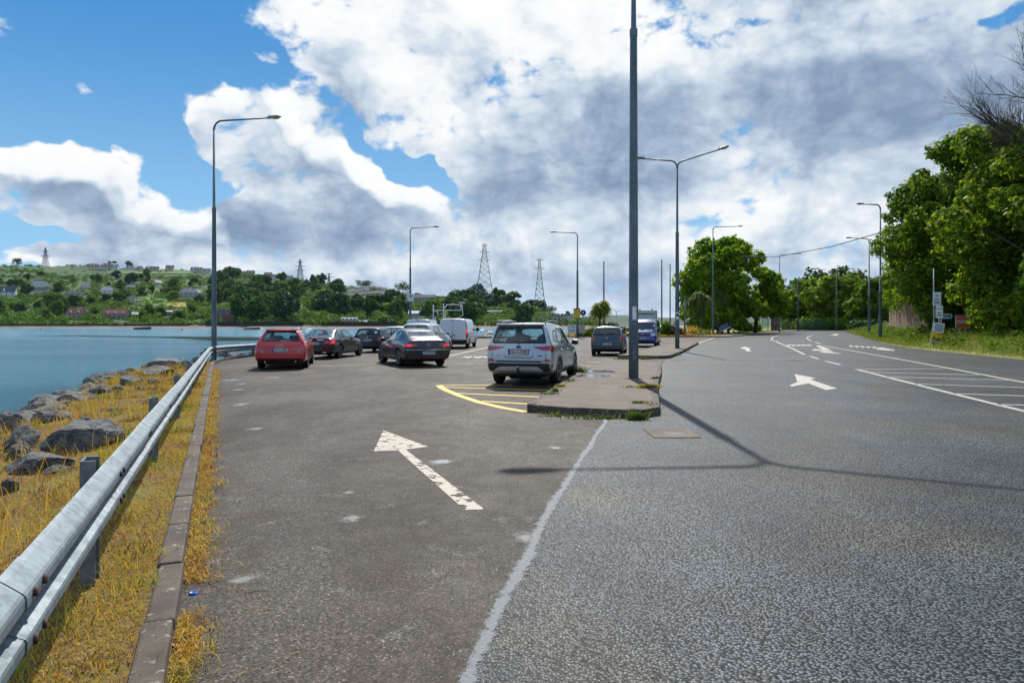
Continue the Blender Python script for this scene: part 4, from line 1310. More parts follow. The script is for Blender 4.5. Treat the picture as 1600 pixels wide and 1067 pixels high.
def house(label, p, w, d, h, rh, wall, roof, rz=0, wins=4, storeys=2, hip=False, chim=1, gables=0, group=None, door=True):
    t = thing('house', label, 'house', p, rz, group)
    mb = MB(); mb.box((0, 0, h / 2 - 1.5), (w, d, h + 3))
    if not hip:
        for s in (-1, 1):
            mb.bm.faces.new([mb.bm.verts.new((s * w / 2, -d / 2, h)), mb.bm.verts.new((s * w / 2, d / 2, h)), mb.bm.verts.new((s * w / 2, 0, h + rh))])
    mb.build('wall', WALLS[wall], t)
    mb = MB(); o = .35; bm = mb.bm
    if hip:
        k = d * .5
        e = [bm.verts.new(v) for v in ((-w / 2 - o, -d / 2 - o, h), (w / 2 + o, -d / 2 - o, h), (w / 2 + o, d / 2 + o, h), (-w / 2 - o, d / 2 + o, h))]
        a, b = bm.verts.new((-w / 2 + k, 0, h + rh)), bm.verts.new((w / 2 - k, 0, h + rh))
        for f in ((e[0], e[1], b, a), (e[1], e[2], b), (e[2], e[3], a, b), (e[3], e[0], a), (e[3], e[2], e[1], e[0])): bm.faces.new(f)
    else:
        sl = rh / (d / 2)
        for s in (-1, 1):
            q = [(-w / 2 - o, 0, h + rh + .12), (w / 2 + o, 0, h + rh + .12), (w / 2 + o, s * (d / 2 + o), h - o * sl + .12), (-w / 2 - o, s * (d / 2 + o), h - o * sl + .12)]
            lo = [bm.verts.new(v) for v in q]; hi = [bm.verts.new((x, y, z + .2)) for x, y, z in q]
            bm.faces.new(lo[::-1]); bm.faces.new(hi)
            for i in range(4): bm.faces.new((lo[i], lo[(i + 1) % 4], hi[(i + 1) % 4], hi[i]))
    rf = mb.build('roof', ROOFS[roof], t)
    for c in range(chim):
        m = MB(); x = (-w / 2 + .8) if c == 0 else (w / 2 - .8)
        m.box((x if not hip else (-w * .15 if c == 0 else w * .15), 0, h + rh + .3), (.9, .8, 2.0)); m.build('chimney', WALLS['tan'] if wall in ('tan', 'cream') else WALLS['brick'], rf)
    n = wins
    for k in range(n):
        for s in range(storeys):
            x = -w / 2 + w * (k + .5) / n
            if door and s == 0 and k == n // 2: 
                m = MB(); m.box((x, -d / 2 - .03, 1.05), (1.0, .1, 2.1)); m.build('door', ROOFS['dark'], t); continue
            m = MB(); m.box((x, -d / 2 - .03, 1.5 + s * 2.7), (min(1.3, w / n * .6), .1, 1.3)); m.build('window', M['pane'], t)
    for gk in range(gables):
        x = -w / 2 + w * (gk + .5) / gables
        gw = min(2.6, w / gables * .5); gh = rh * .75
        m = MB()
        m.prism([(-gw / 2, 0), (gw / 2, 0), (gw / 2, gh * .35), (0, gh), (-gw / 2, gh * .35)], 0, d * .38, Matrix.Translation((x, -d / 2 - .15 + d * .38, h - .5)) @ Matrix.Rotation(PI / 2, 4, 'X'))
        g = m.build('dormer', WALLS[wall], t)
        m = MB(); m.box((x, -d / 2 - .2, h + .5), (gw * .5, .1, 1.0)); m.build('window', M['pane'], g)
    return t
def hs(label, px, py, wpx, hpx, roof_px, wall, roof, **k):
    p = hill_at(px, py); s = p.y / F
    return house(label, p, wpx * s, k.pop('dep', min(9, wpx * s * .7)), hpx * s, roof_px * s, wall, roof, **k)
hs('white gambrel-gabled house at the left edge above the cottages', 8, 463, 30, 7, 8, 'white', 'slate', rz=.3, wins=4, gables=1)
hs('pale villa half hidden in trees above the dark-roofed bungalow', 63, 449, 26, 5, 4, 'white', 'lilac', rz=-.3, wins=3, chim=2)
hs('white bungalow with a dark roof below the pale villa', 62, 457.5, 28, 3.5, 4, 'white', 'dark', wins=4, storeys=1)
hs('grey bungalow with dark roof right of the white bungalow', 117, 463, 25, 3.5, 4, 'grey', 'slate', wins=3, storeys=1)
hs('small house with a lilac slate roof among dark trees', 134, 452, 13, 3, 4, 'cream', 'lilac', wins=2, storeys=1)
hs('white gabled house right of the lilac roofed house', 166, 461, 15, 7, 5, 'white', 'lilac', rz=.8, wins=2)
hs('stone cottage with steep red tiled roof and two dormers by the far shore', 120, 498, 24, 8, 8, 'stone', 'red', wins=3, gables=2, chim=2)
hs('long stone cottage with red tiled roof and several dormers by the far shore', 183, 498, 36, 7, 7, 'stone', 'red', wins=5, gables=3, chim=2)
hs('pale green garden shed right of the long cottage', 213, 496, 12, 5, 2.5, 'green', 'white', wins=2, storeys=1, chim=0)
hs('large villa with pale hipped roof standing above the yellow field', 297, 464, 30, 7, 6, 'grey', 'pale', wins=4, hip=True, chim=2)
hs('cream gabled house in the middle of the hillside trees', 246, 446, 12, 4, 4, 'cream', 'pale', rz=1.2, wins=2)
hs('small white cottage below the umbrella-shaped tree', 206, 471, 12, 4, 3, 'white', 'slate', wins=2, storeys=1)
hs('low white house beside the small white cottage', 216, 473, 12, 2.5, 2, 'white', 'grey', wins=3, storeys=1, chim=0)
hs('dark flat roofed garage near the far shore', 264, 493, 10, 6, 1.2, 'stone', 'white', wins=2, storeys=1, chim=0, rz=.4)
hs('red brick house with slate roof and white gable behind the tall lamp', 355, 502, 27, 9, 9, 'brick', 'slate', wins=4, gables=1, chim=2, rz=.2)
hs('pink house with a pale flat roof on the shore behind the black hatchback', 547, 506, 24, 7, 2.5, 'pink', 'lilac', wins=4, chim=0)
hs('low pink shed right of the pink house on the shore', 567, 506, 14, 3, 2, 'pink', 'pink' if False else 'pale', wins=2, storeys=1, chim=0)
hs('grey corrugated shed with white roof behind the vans', 652, 497, 26, 7, 4, 'grey', 'white', wins=3, storeys=1, chim=0)
hs('long white modern house among trees below the pylons', 771, 492, 27, 5, 1.2, 'white', 'lilac', wins=6, storeys=1, chim=0)
hs('ruined tan stone building on the shore behind the silver car', 790, 507.5, 22, 6, 1, 'tan', 'grey', wins=4, storeys=1, chim=0)
hs('small cream house left of the skyline terraces', 60, 440, 11, 3, 3, 'cream', 'grey', wins=2, storeys=1)
hs('grey roofed house between the villa and the gabled house', 205, 452, 13, 3, 3, 'grey', 'lilac', wins=2, storeys=1)
hs('grey roofed bungalow below the skyline terraces', 212, 446, 14, 2.5, 3, 'cream', 'grey', wins=3, storeys=1)
# village on the point
for i, (px, py, w, wl, rf, lab) in enumerate(((853, 503, 12, 'cream', 'brown', 'cream house leftmost in the village on the point'), (864, 506, 13, 'pink', 'slate', 'pink house on the lower street of the village'), (868, 500, 12, 'grey', 'slate', 'grey house on the upper street of the village'), (878, 507, 12, 'brick', 'slate', 'brick house by the water in the village'),
        (883, 500, 12, 'white', 'slate', 'white gabled house on the upper street of the village'), (890, 505, 12, 'cream', 'lilac', 'cream house just left of the yellow sign'), (895, 499, 13, 'white', 'grey', 'white house behind the yellow sign'), (918, 504, 16, 'grey', 'slate', 'long grey house right of the round blue sign'), (926, 507, 10, 'white', 'slate', 'small white house beside the palm-like plant'), (842, 507, 11, 'grey', 'brown', 'grey house beside the roof of the silver car'))):
    hs(lab, px, py, w, 5, 4, wl, rf, wins=2, rz=rnd.uniform(-.6, .6), gables=1 if i % 3 == 0 else 0)
# terraces along the skyline: build one pair, copy it
pr = house('semi-detached grey house in the terrace along the skyline', hill(160, .9), 14, 9, 5.4, 5.0, 'cream', 'brown', wins=4, gables=2, group='terraced houses along the skyline')
pr2 = house('semi-detached white fronted house in the terrace along the skyline', hill(170, .9), 13, 9, 5.0, 4.4, 'white', 'grey', wins=4, gables=1, group='terraced houses along the skyline')
fx = [146, 158, 170, 182, 194, 206, 218, 230, 242, 254, 266, 302, 314, 326, 345, 357, 369, 381, 393, 405, 417, 429, 441, 453, 465]
for i, px in enumerate(fx):
    p = hill(px, .965 if px < 290 else .98) + Vector((0, 0, .5))
    src = pr if i % 2 == 0 else pr2
    if i > 1 and i % 5 == 4: continue
    if i < 2: src.location = p; src.rotation_euler = (0, 0, rnd.uniform(-.1, .1))
    else: dup(src, p + Vector((0, rnd.uniform(-8, 8), rnd.uniform(-1.2, .8))), rnd.uniform(-.45, .45))
# estate stepping down the hill on the right
es = house('tan terraced house in the estate stepping down the hill', hill_at(560, 462), 10, 9, 5, 3, 'tan', 'grey', wins=2, gables=0, group='estate houses stepping down the hill')
k = 0
for row, (x0, x1, y0, y1, st) in enumerate(((536, 572, 463, 459, 9), (541, 610, 468, 461, 9), (552, 640, 473, 470, 9), (600, 640, 465, 465, 9), (560, 600, 456, 453, 10))):
    x = x0
    while x <= x1:
        y = y0 + (y1 - y0) * (x - x0) / (x1 - x0)
        p = hill_at(x, y)
        if k == 0: es.location = p
        else: dup(es, p, rnd.uniform(-.05, .35))
        k += 1; x += st
hs('long pale tan apartment terrace on the hill behind the white notice', 657, 474, 46, 9, 4, 'tan', 'grey', wins=9, chim=2, rz=.05)

# ------------------------------------------------------------------ trees of the hill: five kinds, copied
FT = []
for i, (h, w, n, lf, mt, base) in enumerate(((11, 10, 1500, .75, 'leaf_far', .05), (13, 9, 1500, .75, 'leaf_far', .08), (9, 11, 1500, .75, 'leaf_dark', .04), (15, 13, 1900, .85, 'leaf_dark', .06), (8, 9, 1200, .7, 'leaf_light', .04))):
    lab = ('rounded mid-green tree on the hillside across the water', 'taller mid-green tree on the hillside across the water', 'broad dark tree on the hillside across the water', 'large dark tree on the hillside across the water', 'small pale green tree on the hillside across the water')[i]
    t = make_tree(lab, (0, 0, 0), h, w, n, lf, 200 + i, mt, base, .35, 16, .5, 'tree', 'trees on the hillside across the water', .5, 3)
    FT.append(t)
def blocked(px, py):
    for (x, y, w, hh) in ((8, 459, 20, 9), (63, 452, 20, 9), (117, 460, 16, 7), (134, 449, 10, 7), (166, 456, 12, 10), (120, 493, 19, 13), (183, 493, 25, 13), (213, 492, 9, 8), (297, 459, 20, 10), (246, 443, 9, 7), (210, 470, 14, 7), (264, 490, 8, 9), (355, 494, 21, 16), (555, 502, 24, 10),
                          (652, 492, 18, 11), (771, 489, 18, 7), (273, 477, 20, 7), (457, 484, 22, 11), (588, 470, 60, 24), (657, 472, 32, 16), (696, 469, 9, 7), (711, 468, 8, 6), (790, 505, 14, 7), (220, 425, 115, 5), (238, 474, 22, 8), (45, 496, 26, 4), (880, 502, 50, 10)):
        if abs(px - x) < w and y - hh < py < y + (17 if y > 480 else 12 if hh > 6 else 8): return True
    return False
cnt = 0; first = [True] * 5; tries = 0
while cnt < 288 and tries < 6000:
    tries += 1
    px = rnd.uniform(-20, 905) if rnd.random() < .85 else rnd.uniform(330, 780)
    t = rnd.random() ** .85
    p = hill(px, .01 + .97 * t); py = HOR - (p.z - H) * F / p.y
    if blocked(px, py): continue
    dn = .5 + .9 * mnoise.noise(Vector((px * .018, py * .06, 7)))
    if px > 330: dn += .35
    if px < 330 and py < 432: dn -= .45
    if rnd.random() > dn: continue
    k = rnd.choices(range(5), (5, 4, 4, 3 if px > 250 else 2, 2))[0]
    if px < 330 and k == 3 and rnd.random() < .5: k = 0
    s = rnd.uniform(.6, 1.4) * (1.0 if px < 330 else 1.35)
    if first[k]:
        FT[k].location = p; FT[k].scale = (s,) * 3; first[k] = False
    else:
        dup(FT[k], p, rnd.uniform(0, 6.28), scale=(s * rnd.uniform(.85, 1.2), s * rnd.uniform(.85, 1.2), s * rnd.uniform(.85, 1.15)))
    cnt += 1
# trees that stand out
def lone(lab, px, py, h, w, mt='leaf_dark', seed=1, base=.1, lobes=14, lobed=.5, n=1400, **k):
    p = hill_at(px, py); s = p.y / F
    return make_tree(lab, p, h * s, w * s, n, .75, seed, mt, base, .3, lobes, lobed, **k)
lone('flat-topped umbrella tree above the long cottage', 184, 480, 24, 20, 'leaf_far', 301, .62)
lone('pointed pale green tree left of the stone cottage by the shore', 71, 497, 14, 11, 'leaf_far', 302, .02)
lone('dark round tree left of the distant pylon on the skyline', 27, 417, 14, 16, 'leaf_dark', 303, .1)
lone('dark skyline tree above the terraces', 200, 418, 13, 12, 'leaf_dark', 304, .25)
lone('thin umbrella pine on the skyline left of the dark skyline tree', 176, 418, 11, 12, 'leaf_dark', 305, .7, 8, n=500)
lone('wide umbrella pine on the skyline right of the terraces', 568, 451, 15, 26, 'leaf_dark', 306, .45)
lone('pair-crowned dark pine on the skyline beside the quay lamp', 630, 458, 22, 30, 'leaf_dark', 307, .35)
lone('cone-shaped dark tree left of the taller pylon', 736, 471, 17, 15, 'leaf_dark', 308, .02)
lone('broad dark tree on the skyline left of the cone-shaped tree', 712, 470, 18, 22, 'leaf_dark', 309, .1)
lone('dark round tree crowning the hill behind the silver car', 855, 484, 14, 26, 'leaf_dark', 310, .05)
lone('dark pointed tree in the village left of the yellow sign', 887, 500, 14, 9, 'leaf_dark', 311, .02)
lone('tall columnar dark tree right of the middle of the hillside', 272, 462, 34, 22, 'leaf_far', 312, .05)
lone('large dark oak above the red brick house', 420, 497, 40, 46, 'leaf_dark', 313, .05, 24, .42, 2600)
lone('large dark oak behind the cottages near the left edge', 92, 492, 34, 36, 'leaf_dark', 314, .04, 22, .42, 2400)
lone('reddish copper beech in the middle of the hillside', 255, 458, 8, 12, 'leaf_rust', 315, .02)

# scrub, hedges and gardens between the trees
def woodland():
    """The woods that read as one mass: along the ridge and down the slope behind the car park."""
    r = random.Random(23); B = []
    while len(B) < 1500:
        px = r.uniform(330, 900); t = r.random(); p = hill(px, t); py = HOR - (p.z - H) * F / p.y
        if blocked(px, py): continue
        if mnoise.noise(Vector((px * .022, py * .07, 11))) < -.12: continue
        s = r.uniform(2.6, 5.2); B.append((p.x, p.y, p.z + s * .7, s, s, s * .9))
    for k in range(4000):
        px = r.uniform(-60, 335); t = .02 + .9 * r.random(); p = hill(px, t); py = HOR - (p.z - H) * F / p.y
        row_ = abs(mnoise.noise(Vector((px * .014, py * .09, 21)))) < .07
        if blocked(px, py) or not (row_ or mnoise.noise(Vector((px * .03, py * .10, 31))) > .22): continue
        if 424 < py < 432 and px > 150: continue
        s = r.uniform(1.4, 4.2); B.append((p.x, p.y, p.z + s * .6, s, s, s * .9))
    for k in range(420):
        px = r.uniform(-40, 760); p = hill(px, r.uniform(.97, 1.02)); s = r.uniform(1.8, 4.2)
        if mnoise.noise(Vector((px * .02, 3, 1))) < -.1 or 140 < px < 335: s *= .55
        B.append((p.x, p.y + 14, p.z + s * .5, s * 1.2, s, s * .8))
    V, Fc = leaf_cloud(B, 120000, 1.25, 78, .6)
    np_mesh('woodland', V, Fc, M['leaf_far'], kind='stuff')
woodland()
def scrub():
    pts = []; r = random.Random(5)
    while len(pts) < 7800:
        px = r.uniform(-60, 930); t = r.random()
        p = hill(px, t); py = HOR - (p.z - H) * F / p.y
        g = mnoise.noise(Vector((px * .03, py * .12, 2)))
        if px < 340 and py < 432 and r.random() < .8: continue
        if g < -.12 and r.random() < .8: continue
        pts.append((p.x, p.y, p.z, r.uniform(1.2, 4.2) * (1.15 if px > 330 else 1)))
    for px in range(-40, 930, 2):                                   # hedge above the foreshore
        p = hill(px, .004); pts.append((p.x, p.y, p.z, r.uniform(1.2, 2.4)))
    for (x0, x1, yy) in ((10, 100, 474), (110, 260, 484), (150, 300, 489), (240, 320, 472), (-10, 90, 468), (130, 262, 431), (60, 110, 436), (150, 260, 500), (20, 150, 500)):
        for px in range(x0, x1, 2):
            p = hill_at(px, yy + r.uniform(-.6, .6)); pts.append((p.x, p.y, p.z, r.uniform(1.0, 1.9)))
    B = [(x, y, z + s * .35, s, s, s * .75) for x, y, z, s in pts]
    V, Fc = leaf_cloud(B, 150000, 1.05, 77, .5)
    np_mesh('scrub', V, Fc, M['leaf_far'], kind='stuff')
scrub()
for i, (x, y, lab) in enumerate(((148, 471, 'orange flowering shrub in the gardens above the cottages'), (156, 473, 'yellow flowering shrub beside the orange one'), (203, 476, 'yellow-green shrub below the umbrella tree'), (150, 458, 'orange-leaved shrub right of the lilac roofed house'), (233, 497, 'yellow shrub right of the pale green shed'))):
    p = hill_at(x, y)
    V, Fc = leaf_cloud([(0, 0, 1.5, 3.5, 2.5, 2), (2.5, .5, 1.2, 2.5, 2, 1.6)], 500, .6, 400 + i, .4)
    o = np_mesh('shrub', V, Fc, M['leaf_light'] if i != 3 else M['leaf_rust']); o.location = p; tag(o, lab, 'shrub')

# ------------------------------------------------------------------ pylons, turbine, distant hills
M['lattice'] = pmat('pylon_steel', (.16, .19, .21), .6, .3, var=.1)
def pylon(label, px, base_py, top_py, Y, wpx, arms):
    base = PX(px, base_py, Y); hgt = (base_py - top_py) * Y / F; w0 = wpx * Y / F
    t = thing('pylon', label, 'pylon', base)
    mb = MB(); r = Y / F * .30
    lv = [0, .14, .27, .39, .50, .60, .69, .77, .84, .90, .95, 1.0]
    def wd(f): return w0 * (1 - f) ** 1.25 * .5 + w0 * .07
    cs = ((-1, -1), (1, -1), (1, 1), (-1, 1))
    for (a, b) in cs: mb.tube([(a * wd(f), b * wd(f), f * hgt) for f in lv], r, 4)
    for f0, f1 in zip(lv, lv[1:]):
        for k in range(4):
            a, b = cs[k], cs[(k + 1) % 4]
            mb.tube([(a[0] * wd(f0), a[1] * wd(f0), f0 * hgt), (b[0] * wd(f1), b[1] * wd(f1), f1 * hgt)], r * .6, 3)
            mb.tube([(b[0] * wd(f0), b[1] * wd(f0), f0 * hgt), (a[0] * wd(f1), a[1] * wd(f1), f1 * hgt)], r * .6, 3)
            mb.tube([(a[0] * wd(f0), a[1] * wd(f0), f0 * hgt), (b[0] * wd(f0), b[1] * wd(f0), f0 * hgt)], r * .6, 3)
    mb.build('tower', M['lattice'], t)
    for f, L in arms:
        m = MB(); L = L * Y / F; z = f * hgt
        for s in (-1, 1):
            m.tube([(0, 0, z + L * .22), (s * L, 0, z)], r * .9, 4); m.tube([(s * wd(f), 0, z - L * .1), (s * L, 0, z)], r * .9, 4)
        m.build('crossarm', M['lattice'], t)
    return t
pylon('tallest pylon on the wooded hill left of the silver car', 757, 470, 381, 800, 27, ((.86, 8), (.97, 5), (.72, 9)))
pylon('second tall pylon just right of the tallest on the wooded hill', 843, 482, 404, 850, 16, ((.97, 6), (.80, 8)))
pylon('distant pylon on the skyline at the far left', 71, 420, 387, 1500, 8, ((.6, 7), (.82, 5)))
pylon('distant pylon on the skyline between the terraces and the pines', 469, 440, 405, 1500, 9, ((.5, 7), (.68, 8), (.86, 5)))
pylon('squat pylon just right of the distant skyline pylon', 514, 448, 427, 1600, 5, ((.7, 9), (.95, 5)))

def far_ridge(name, tab, Y, mat):
    V = []; xs = list(range(tab[0][0], tab[-1][0] + 1, 12)); 
    for px in xs:
        y = interp(tab, px) + .8 * mnoise.noise(Vector((px * .05, Y, 0)))
        p = PX(px, y, Y); V += [((px - 800) * Y * .82 / F, Y * .82, -3), ((px - 800) * Y * .9 / F, Y * .9, (p.z) * .55 - 1), tuple(p), ((px - 800) * Y * 1.3 / F, Y * 1.3, -3)]
    Fc = []
    for i in range(len(xs) - 1):
        for j in range(3):
            a = i * 4 + j; Fc.append((a, a + 4, a + 5, a + 1))
    np_mesh(name, V, Fc, mat, kind='structure', smooth=True)
M['ridge'] = pmat('wooded_ridge', (.035, .065, .025), .95, var=.5, scale=.004)
far_ridge('distant_hills', [(700, 500), (840, 499), (900, 497), (940, 493.5), (975, 492), (1010, 496), (1060, 496.5), (1120, 497), (1300, 495), (1700, 490)], 3600, M['ridge'])
far_ridge('low_shore', [(900, 504.5), (960, 502.5), (1000, 503), (1100, 502), (1400, 500)], 1500, M['ridge'])
def turbine():
    Y = 3400; b = PX(963, 496, Y); s = Y / F
    t = thing('wind_turbine', 'white wind turbine turning on the distant hills', 'wind turbine', b)
    m = MB(); m.lathe([(1.1 * s, -12), (.8 * s, 4 * s), (.5 * s, 8.5 * s)], 8); m.build('tower', M['white'], t)
    m = MB(); m.box((0, 0, 8.6 * s), (1.2 * s, 2.6 * s, 1.2 * s), 0, .2 * s); m.build('nacelle', M['white'], t)
    for a in (20, 140, 262):
        q = math.radians(a); m = MB(); d = Vector((math.cos(q), 0, math.sin(q))); c = Vector((0, -1.6 * s, 8.6 * s))
        m.tube([c, c + d * 3 * s, c + d * 11 * s], [.5 * s, .6 * s, .15 * s], 6); m.build('blade', M['white'], t)
turbine()

# ------------------------------------------------------------------ on the water
def boat(label, px, py, L, mat, rz=0.0, mast=0, cabin=False, tarp=None):
    p = G(px, py, WZ); t = thing('boat', label, 'boat', p, rz)
    bm = bmesh.new(); st = []
    for k in range(9):
        u = k / 8; w = L * .17 * (math.sin(PI * min(1, .18 + .62 * u)) if u < .75 else math.cos((u - .75) / .25 * PI / 2) * .93 + .02)
        x = L * (u - .5); sh = L * (.10 + .06 * u ** 2)
        st.append([bm.verts.new(v) for v in ((x, -w, sh), (x, -w * .75, -.05), (x, 0, -.12), (x, w * .75, -.05), (x, w, sh), (x, w * .8, sh - .03), (x, 0, L * .05), (x, -w * .8, sh - .03))])
    for a, b in zip(st, st[1:]):
        for k in range(8): bm.faces.new((a[k], a[(k + 1) % 8], b[(k + 1) % 8], b[k])).smooth = True
    bm.faces.new(st[0][::-1]); bm.faces.new(st[-1])
    mb = MB(); mb.bm.free(); mb.bm = bm; mb.build('hull', mat, t)
    if cabin:
        m = MB(); m.box((L * .05, 0, L * .2), (L * .35, L * .2, L * .16), 0, L * .02); m.build('cabin', M['white'], t)
    if tarp is not None:
        m = MB(); m.prism([(-L * .3, L * .12), (L * .3, L * .14), (L * .2, L * .2), (-L * .22, L * .19)], -L * .13, L * .13, Matrix.Rotation(PI / 2, 4, 'X')); m.build('cover', tarp, t)
    if mast:
        m = MB(); m.tube([(0, 0, 0), (0, 0, mast)], [.16, .08], 6); m.build('mast', M['white'], t)
    return t
dk = pmat('dark_hull', (.03, .035, .04), .5, var=.2)
gr = pmat('green_hull', (.03, .14, .11), .4, var=.2)
orange = pmat('orange_cover', (.65, .28, .05), .6, var=.2)
boat('small dark rowing boat moored off the far shore left of the red car', 394, 515, 10, dk, .1)
boat('small dark rowing boat moored off the far shore below the cottages', 223, 514.8, 12, dk, -.1)
o = boat('green hulled launch with orange cover moored beyond the car park', 767, 528.5, 6.5, gr, .5, cabin=True, tarp=orange)
boat('white sailing yacht with bare mast off the point', 809, 511.5, 16, M['white'], .4, mast=13)
boat('small sailing yacht with bare mast left of the silver car', 752, 511, 12, dk, .2, mast=12)
for i, (x, y) in enumerate(((65, 515.5), (285, 516.5))):
    p = G(x, y, WZ); m = MB(); m.lathe([(.0, -.5), (.7, -.3), (.9, .2), (.6, .7), (.15, .9), (.15, 1.4), (0, 1.45)], 10)
    o = m.build('buoy', pmat('red_buoy', (.5, .05, .04), .5)); o.location = p; tag(o, ('red mooring buoy off the far shore near the left edge', 'red mooring buoy right of the rowing boat below the cottages')[i], 'buoy')
# weed-covered shoals showing at low water
M['shoal'] = pmat('weedy_shoal', (.016, .03, .016), .95, var=.4, scale=.2, spec=.05)
def shoal(pix):
    flat('shoal', [G(x, y, WZ + .06) for x, y in pix], WZ + .06, M['shoal'])
shoal([(40, 524.6), (120, 524.2), (240, 526), (330, 526.2), (420, 527.3), (420, 530.5), (330, 530.6), (250, 527.6), (120, 525.2)])
shoal([(290, 532), (345, 530.9), (420, 531.4), (420, 532.4)])
# ------------------------------------------------------------------ vehicles
from mathutils.geometry import delaunay_2d_cdt
def mat_carpaint(name, col, metal=.0, rough=.28, coat=.8):
    m, t, b = new_mat(name)
    P = objc(t); n = t.noise(P, 2.2, 4, .6); g = t.new('ShaderNodeSeparateXYZ'); t.l.new(P, g.inputs[0])
    dirt = t.math('MULTIPLY', t.ss(g.outputs[2], .75, .25), t.ss(n, .35, .7, .08, .42))
    f = t.noise(P, 300, 2, .5)
    c = t.mix(t.ss(f, .3, .7, 0, .25 if metal else 0), col, tuple(min(1, x * 1.5 + .02) for x in col))
    t.l.new(t.mix(dirt, c, (.11, .10, .09)), b.inputs['Base Color'])
    t.l.new(t.math('MULTIPLY_ADD', dirt, .5, rough), b.inputs['Roughness'])
    b.inputs['Metallic'].default_value = metal
    b.inputs['Coat Weight'].default_value = coat; b.inputs['Coat Roughness'].default_value = .04
    return m
def mat_glass(name, tint, gloss=.0):
    m = bpy.data.materials.new(name); m.use_nodes = True
    t = NT(m.node_tree); t.n.clear()
    tr = t.new('ShaderNodeBsdfTransparent'); tr.inputs[0].default_value = (*tint, 1)
    gl = t.new('ShaderNodeBsdfGlossy'); gl.inputs['Roughness'].default_value = .03; gl.inputs[0].default_value = (.9, .95, 1, 1)
    lw = t.new('ShaderNodeLayerWeight'); lw.inputs[0].default_value = .5
    fr = t.math('MULTIPLY_ADD', t.math('POWER', lw.outputs['Facing'], 4.0), .75, .045)
    mx = t.new('ShaderNodeMixShader'); out = t.new('ShaderNodeOutputMaterial')
    t.l.new(t.math('ADD', fr, gloss), mx.inputs[0]); t.l.new(tr.outputs[0], mx.inputs[1]); t.l.new(gl.outputs[0], mx.inputs[2])
    t.l.new(mx.outputs[0], out.inputs[0])
    return m
M['glass'] = mat_glass('tinted_glass', (.72, .90, .88), .03)
M['glass_dark'] = mat_glass('privacy_glass', (.36, .46, .48), .04)
M['trim'] = pmat('black_trim', (.014, .014, .016), .35, var=.2)
M['well'] = pmat('wheel_well_liner', (.01, .01, .01), .9, var=.2)
M['cabin'] = pmat('cabin_lining', (.035, .036, .04), .8, var=.2)
M['seat'] = pmat('seat_cloth', (.045, .048, .055), .85, var=.3, scale=9)
M['chrome'] = pmat('chrome', (.62, .64, .66), .12, 1.0, var=.05)
M['alloy'] = pmat('alloy_rim', (.46, .47, .48), .3, .8, var=.15, scale=9)
M['steelrim'] = pmat('plastic_wheel_trim', (.33, .34, .35), .4, .4, var=.15)
M['red_lamp'] = pmat('red_lamp_glass', (.45, .012, .018), .12, var=.15, spec=.8, coat=.6)
M['pale_lamp'] = pmat('clear_lamp_glass', (.62, .60, .60), .12, var=.15, spec=.8, coat=.6)
M['amber_lamp'] = pmat('amber_indicator', (.55, .20, .03), .15, var=.15)
M['plate'] = pmat('number_plate_white', (.62, .63, .60), .4, var=.05)
M['plate_blue'] = pmat('number_plate_blue', (.02, .06, .30), .4, var=.05)
M['ink'] = pmat('black_lettering', (.012, .012, .014), .5, var=.05)
def mat_lit(name, col, st):
    m, t, b = new_mat(name)
    b.inputs['Base Color'].default_value = (*col, 1); b.inputs['Roughness'].default_value = .2
    b.inputs['Emission Color'].default_value = (*col, 1)
    n = t.noise(objc(t), 20, 2, .5)
    t.l.new(t.ss(n, .2, .8, st * .7, st * 1.2), b.inputs['Emission Strength'])
    return m
M['brake'] = mat_lit('lit_brake_lamp', (.95, .02, .025), 1.1)

def text_mesh(name, txt, size, mat, parent, M4, kind=None, bold=.0, align='CENTER', sx=1.0):
    cu = bpy.data.curves.new(name, 'FONT'); cu.body = txt; cu.size = size; cu.align_x = align; cu.align_y = 'CENTER'
    cu.offset = bold; cu.extrude = .0008; cu.space_character = 1.0
    o = bpy.data.objects.new(name, cu); COL.objects.link(o)
    d = bpy.context.evaluated_depsgraph_get(); me = bpy.data.meshes.new_from_object(o.evaluated_get(d))
    bpy.data.objects.remove(o, do_unlink=True)
    me.name = name
    me.transform(M4 @ Matrix.Diagonal((sx, 1, 1, 1)))
    me.materials.clear(); me.materials.append(mat)
    r = bpy.data.objects.new(name, me); COL.objects.link(r)
    if parent is not None: r.parent = parent
    return r

def row(yl, yr, zb, w, zbelt, wb, wr, zr, zc, zm=None):
    zm = zm if zm is not None else zb + (zbelt - zb) * .55
    return dict(y=(yl, yl, yl, yl + (yr - yl) * .12, yr, yr, yr), x=(w * .87, w * .975, w, wb, wr, wr * .58, 0), z=(zb, zb + .13, zm, zbelt, zr, zr + (zc - zr) * .72, zc))

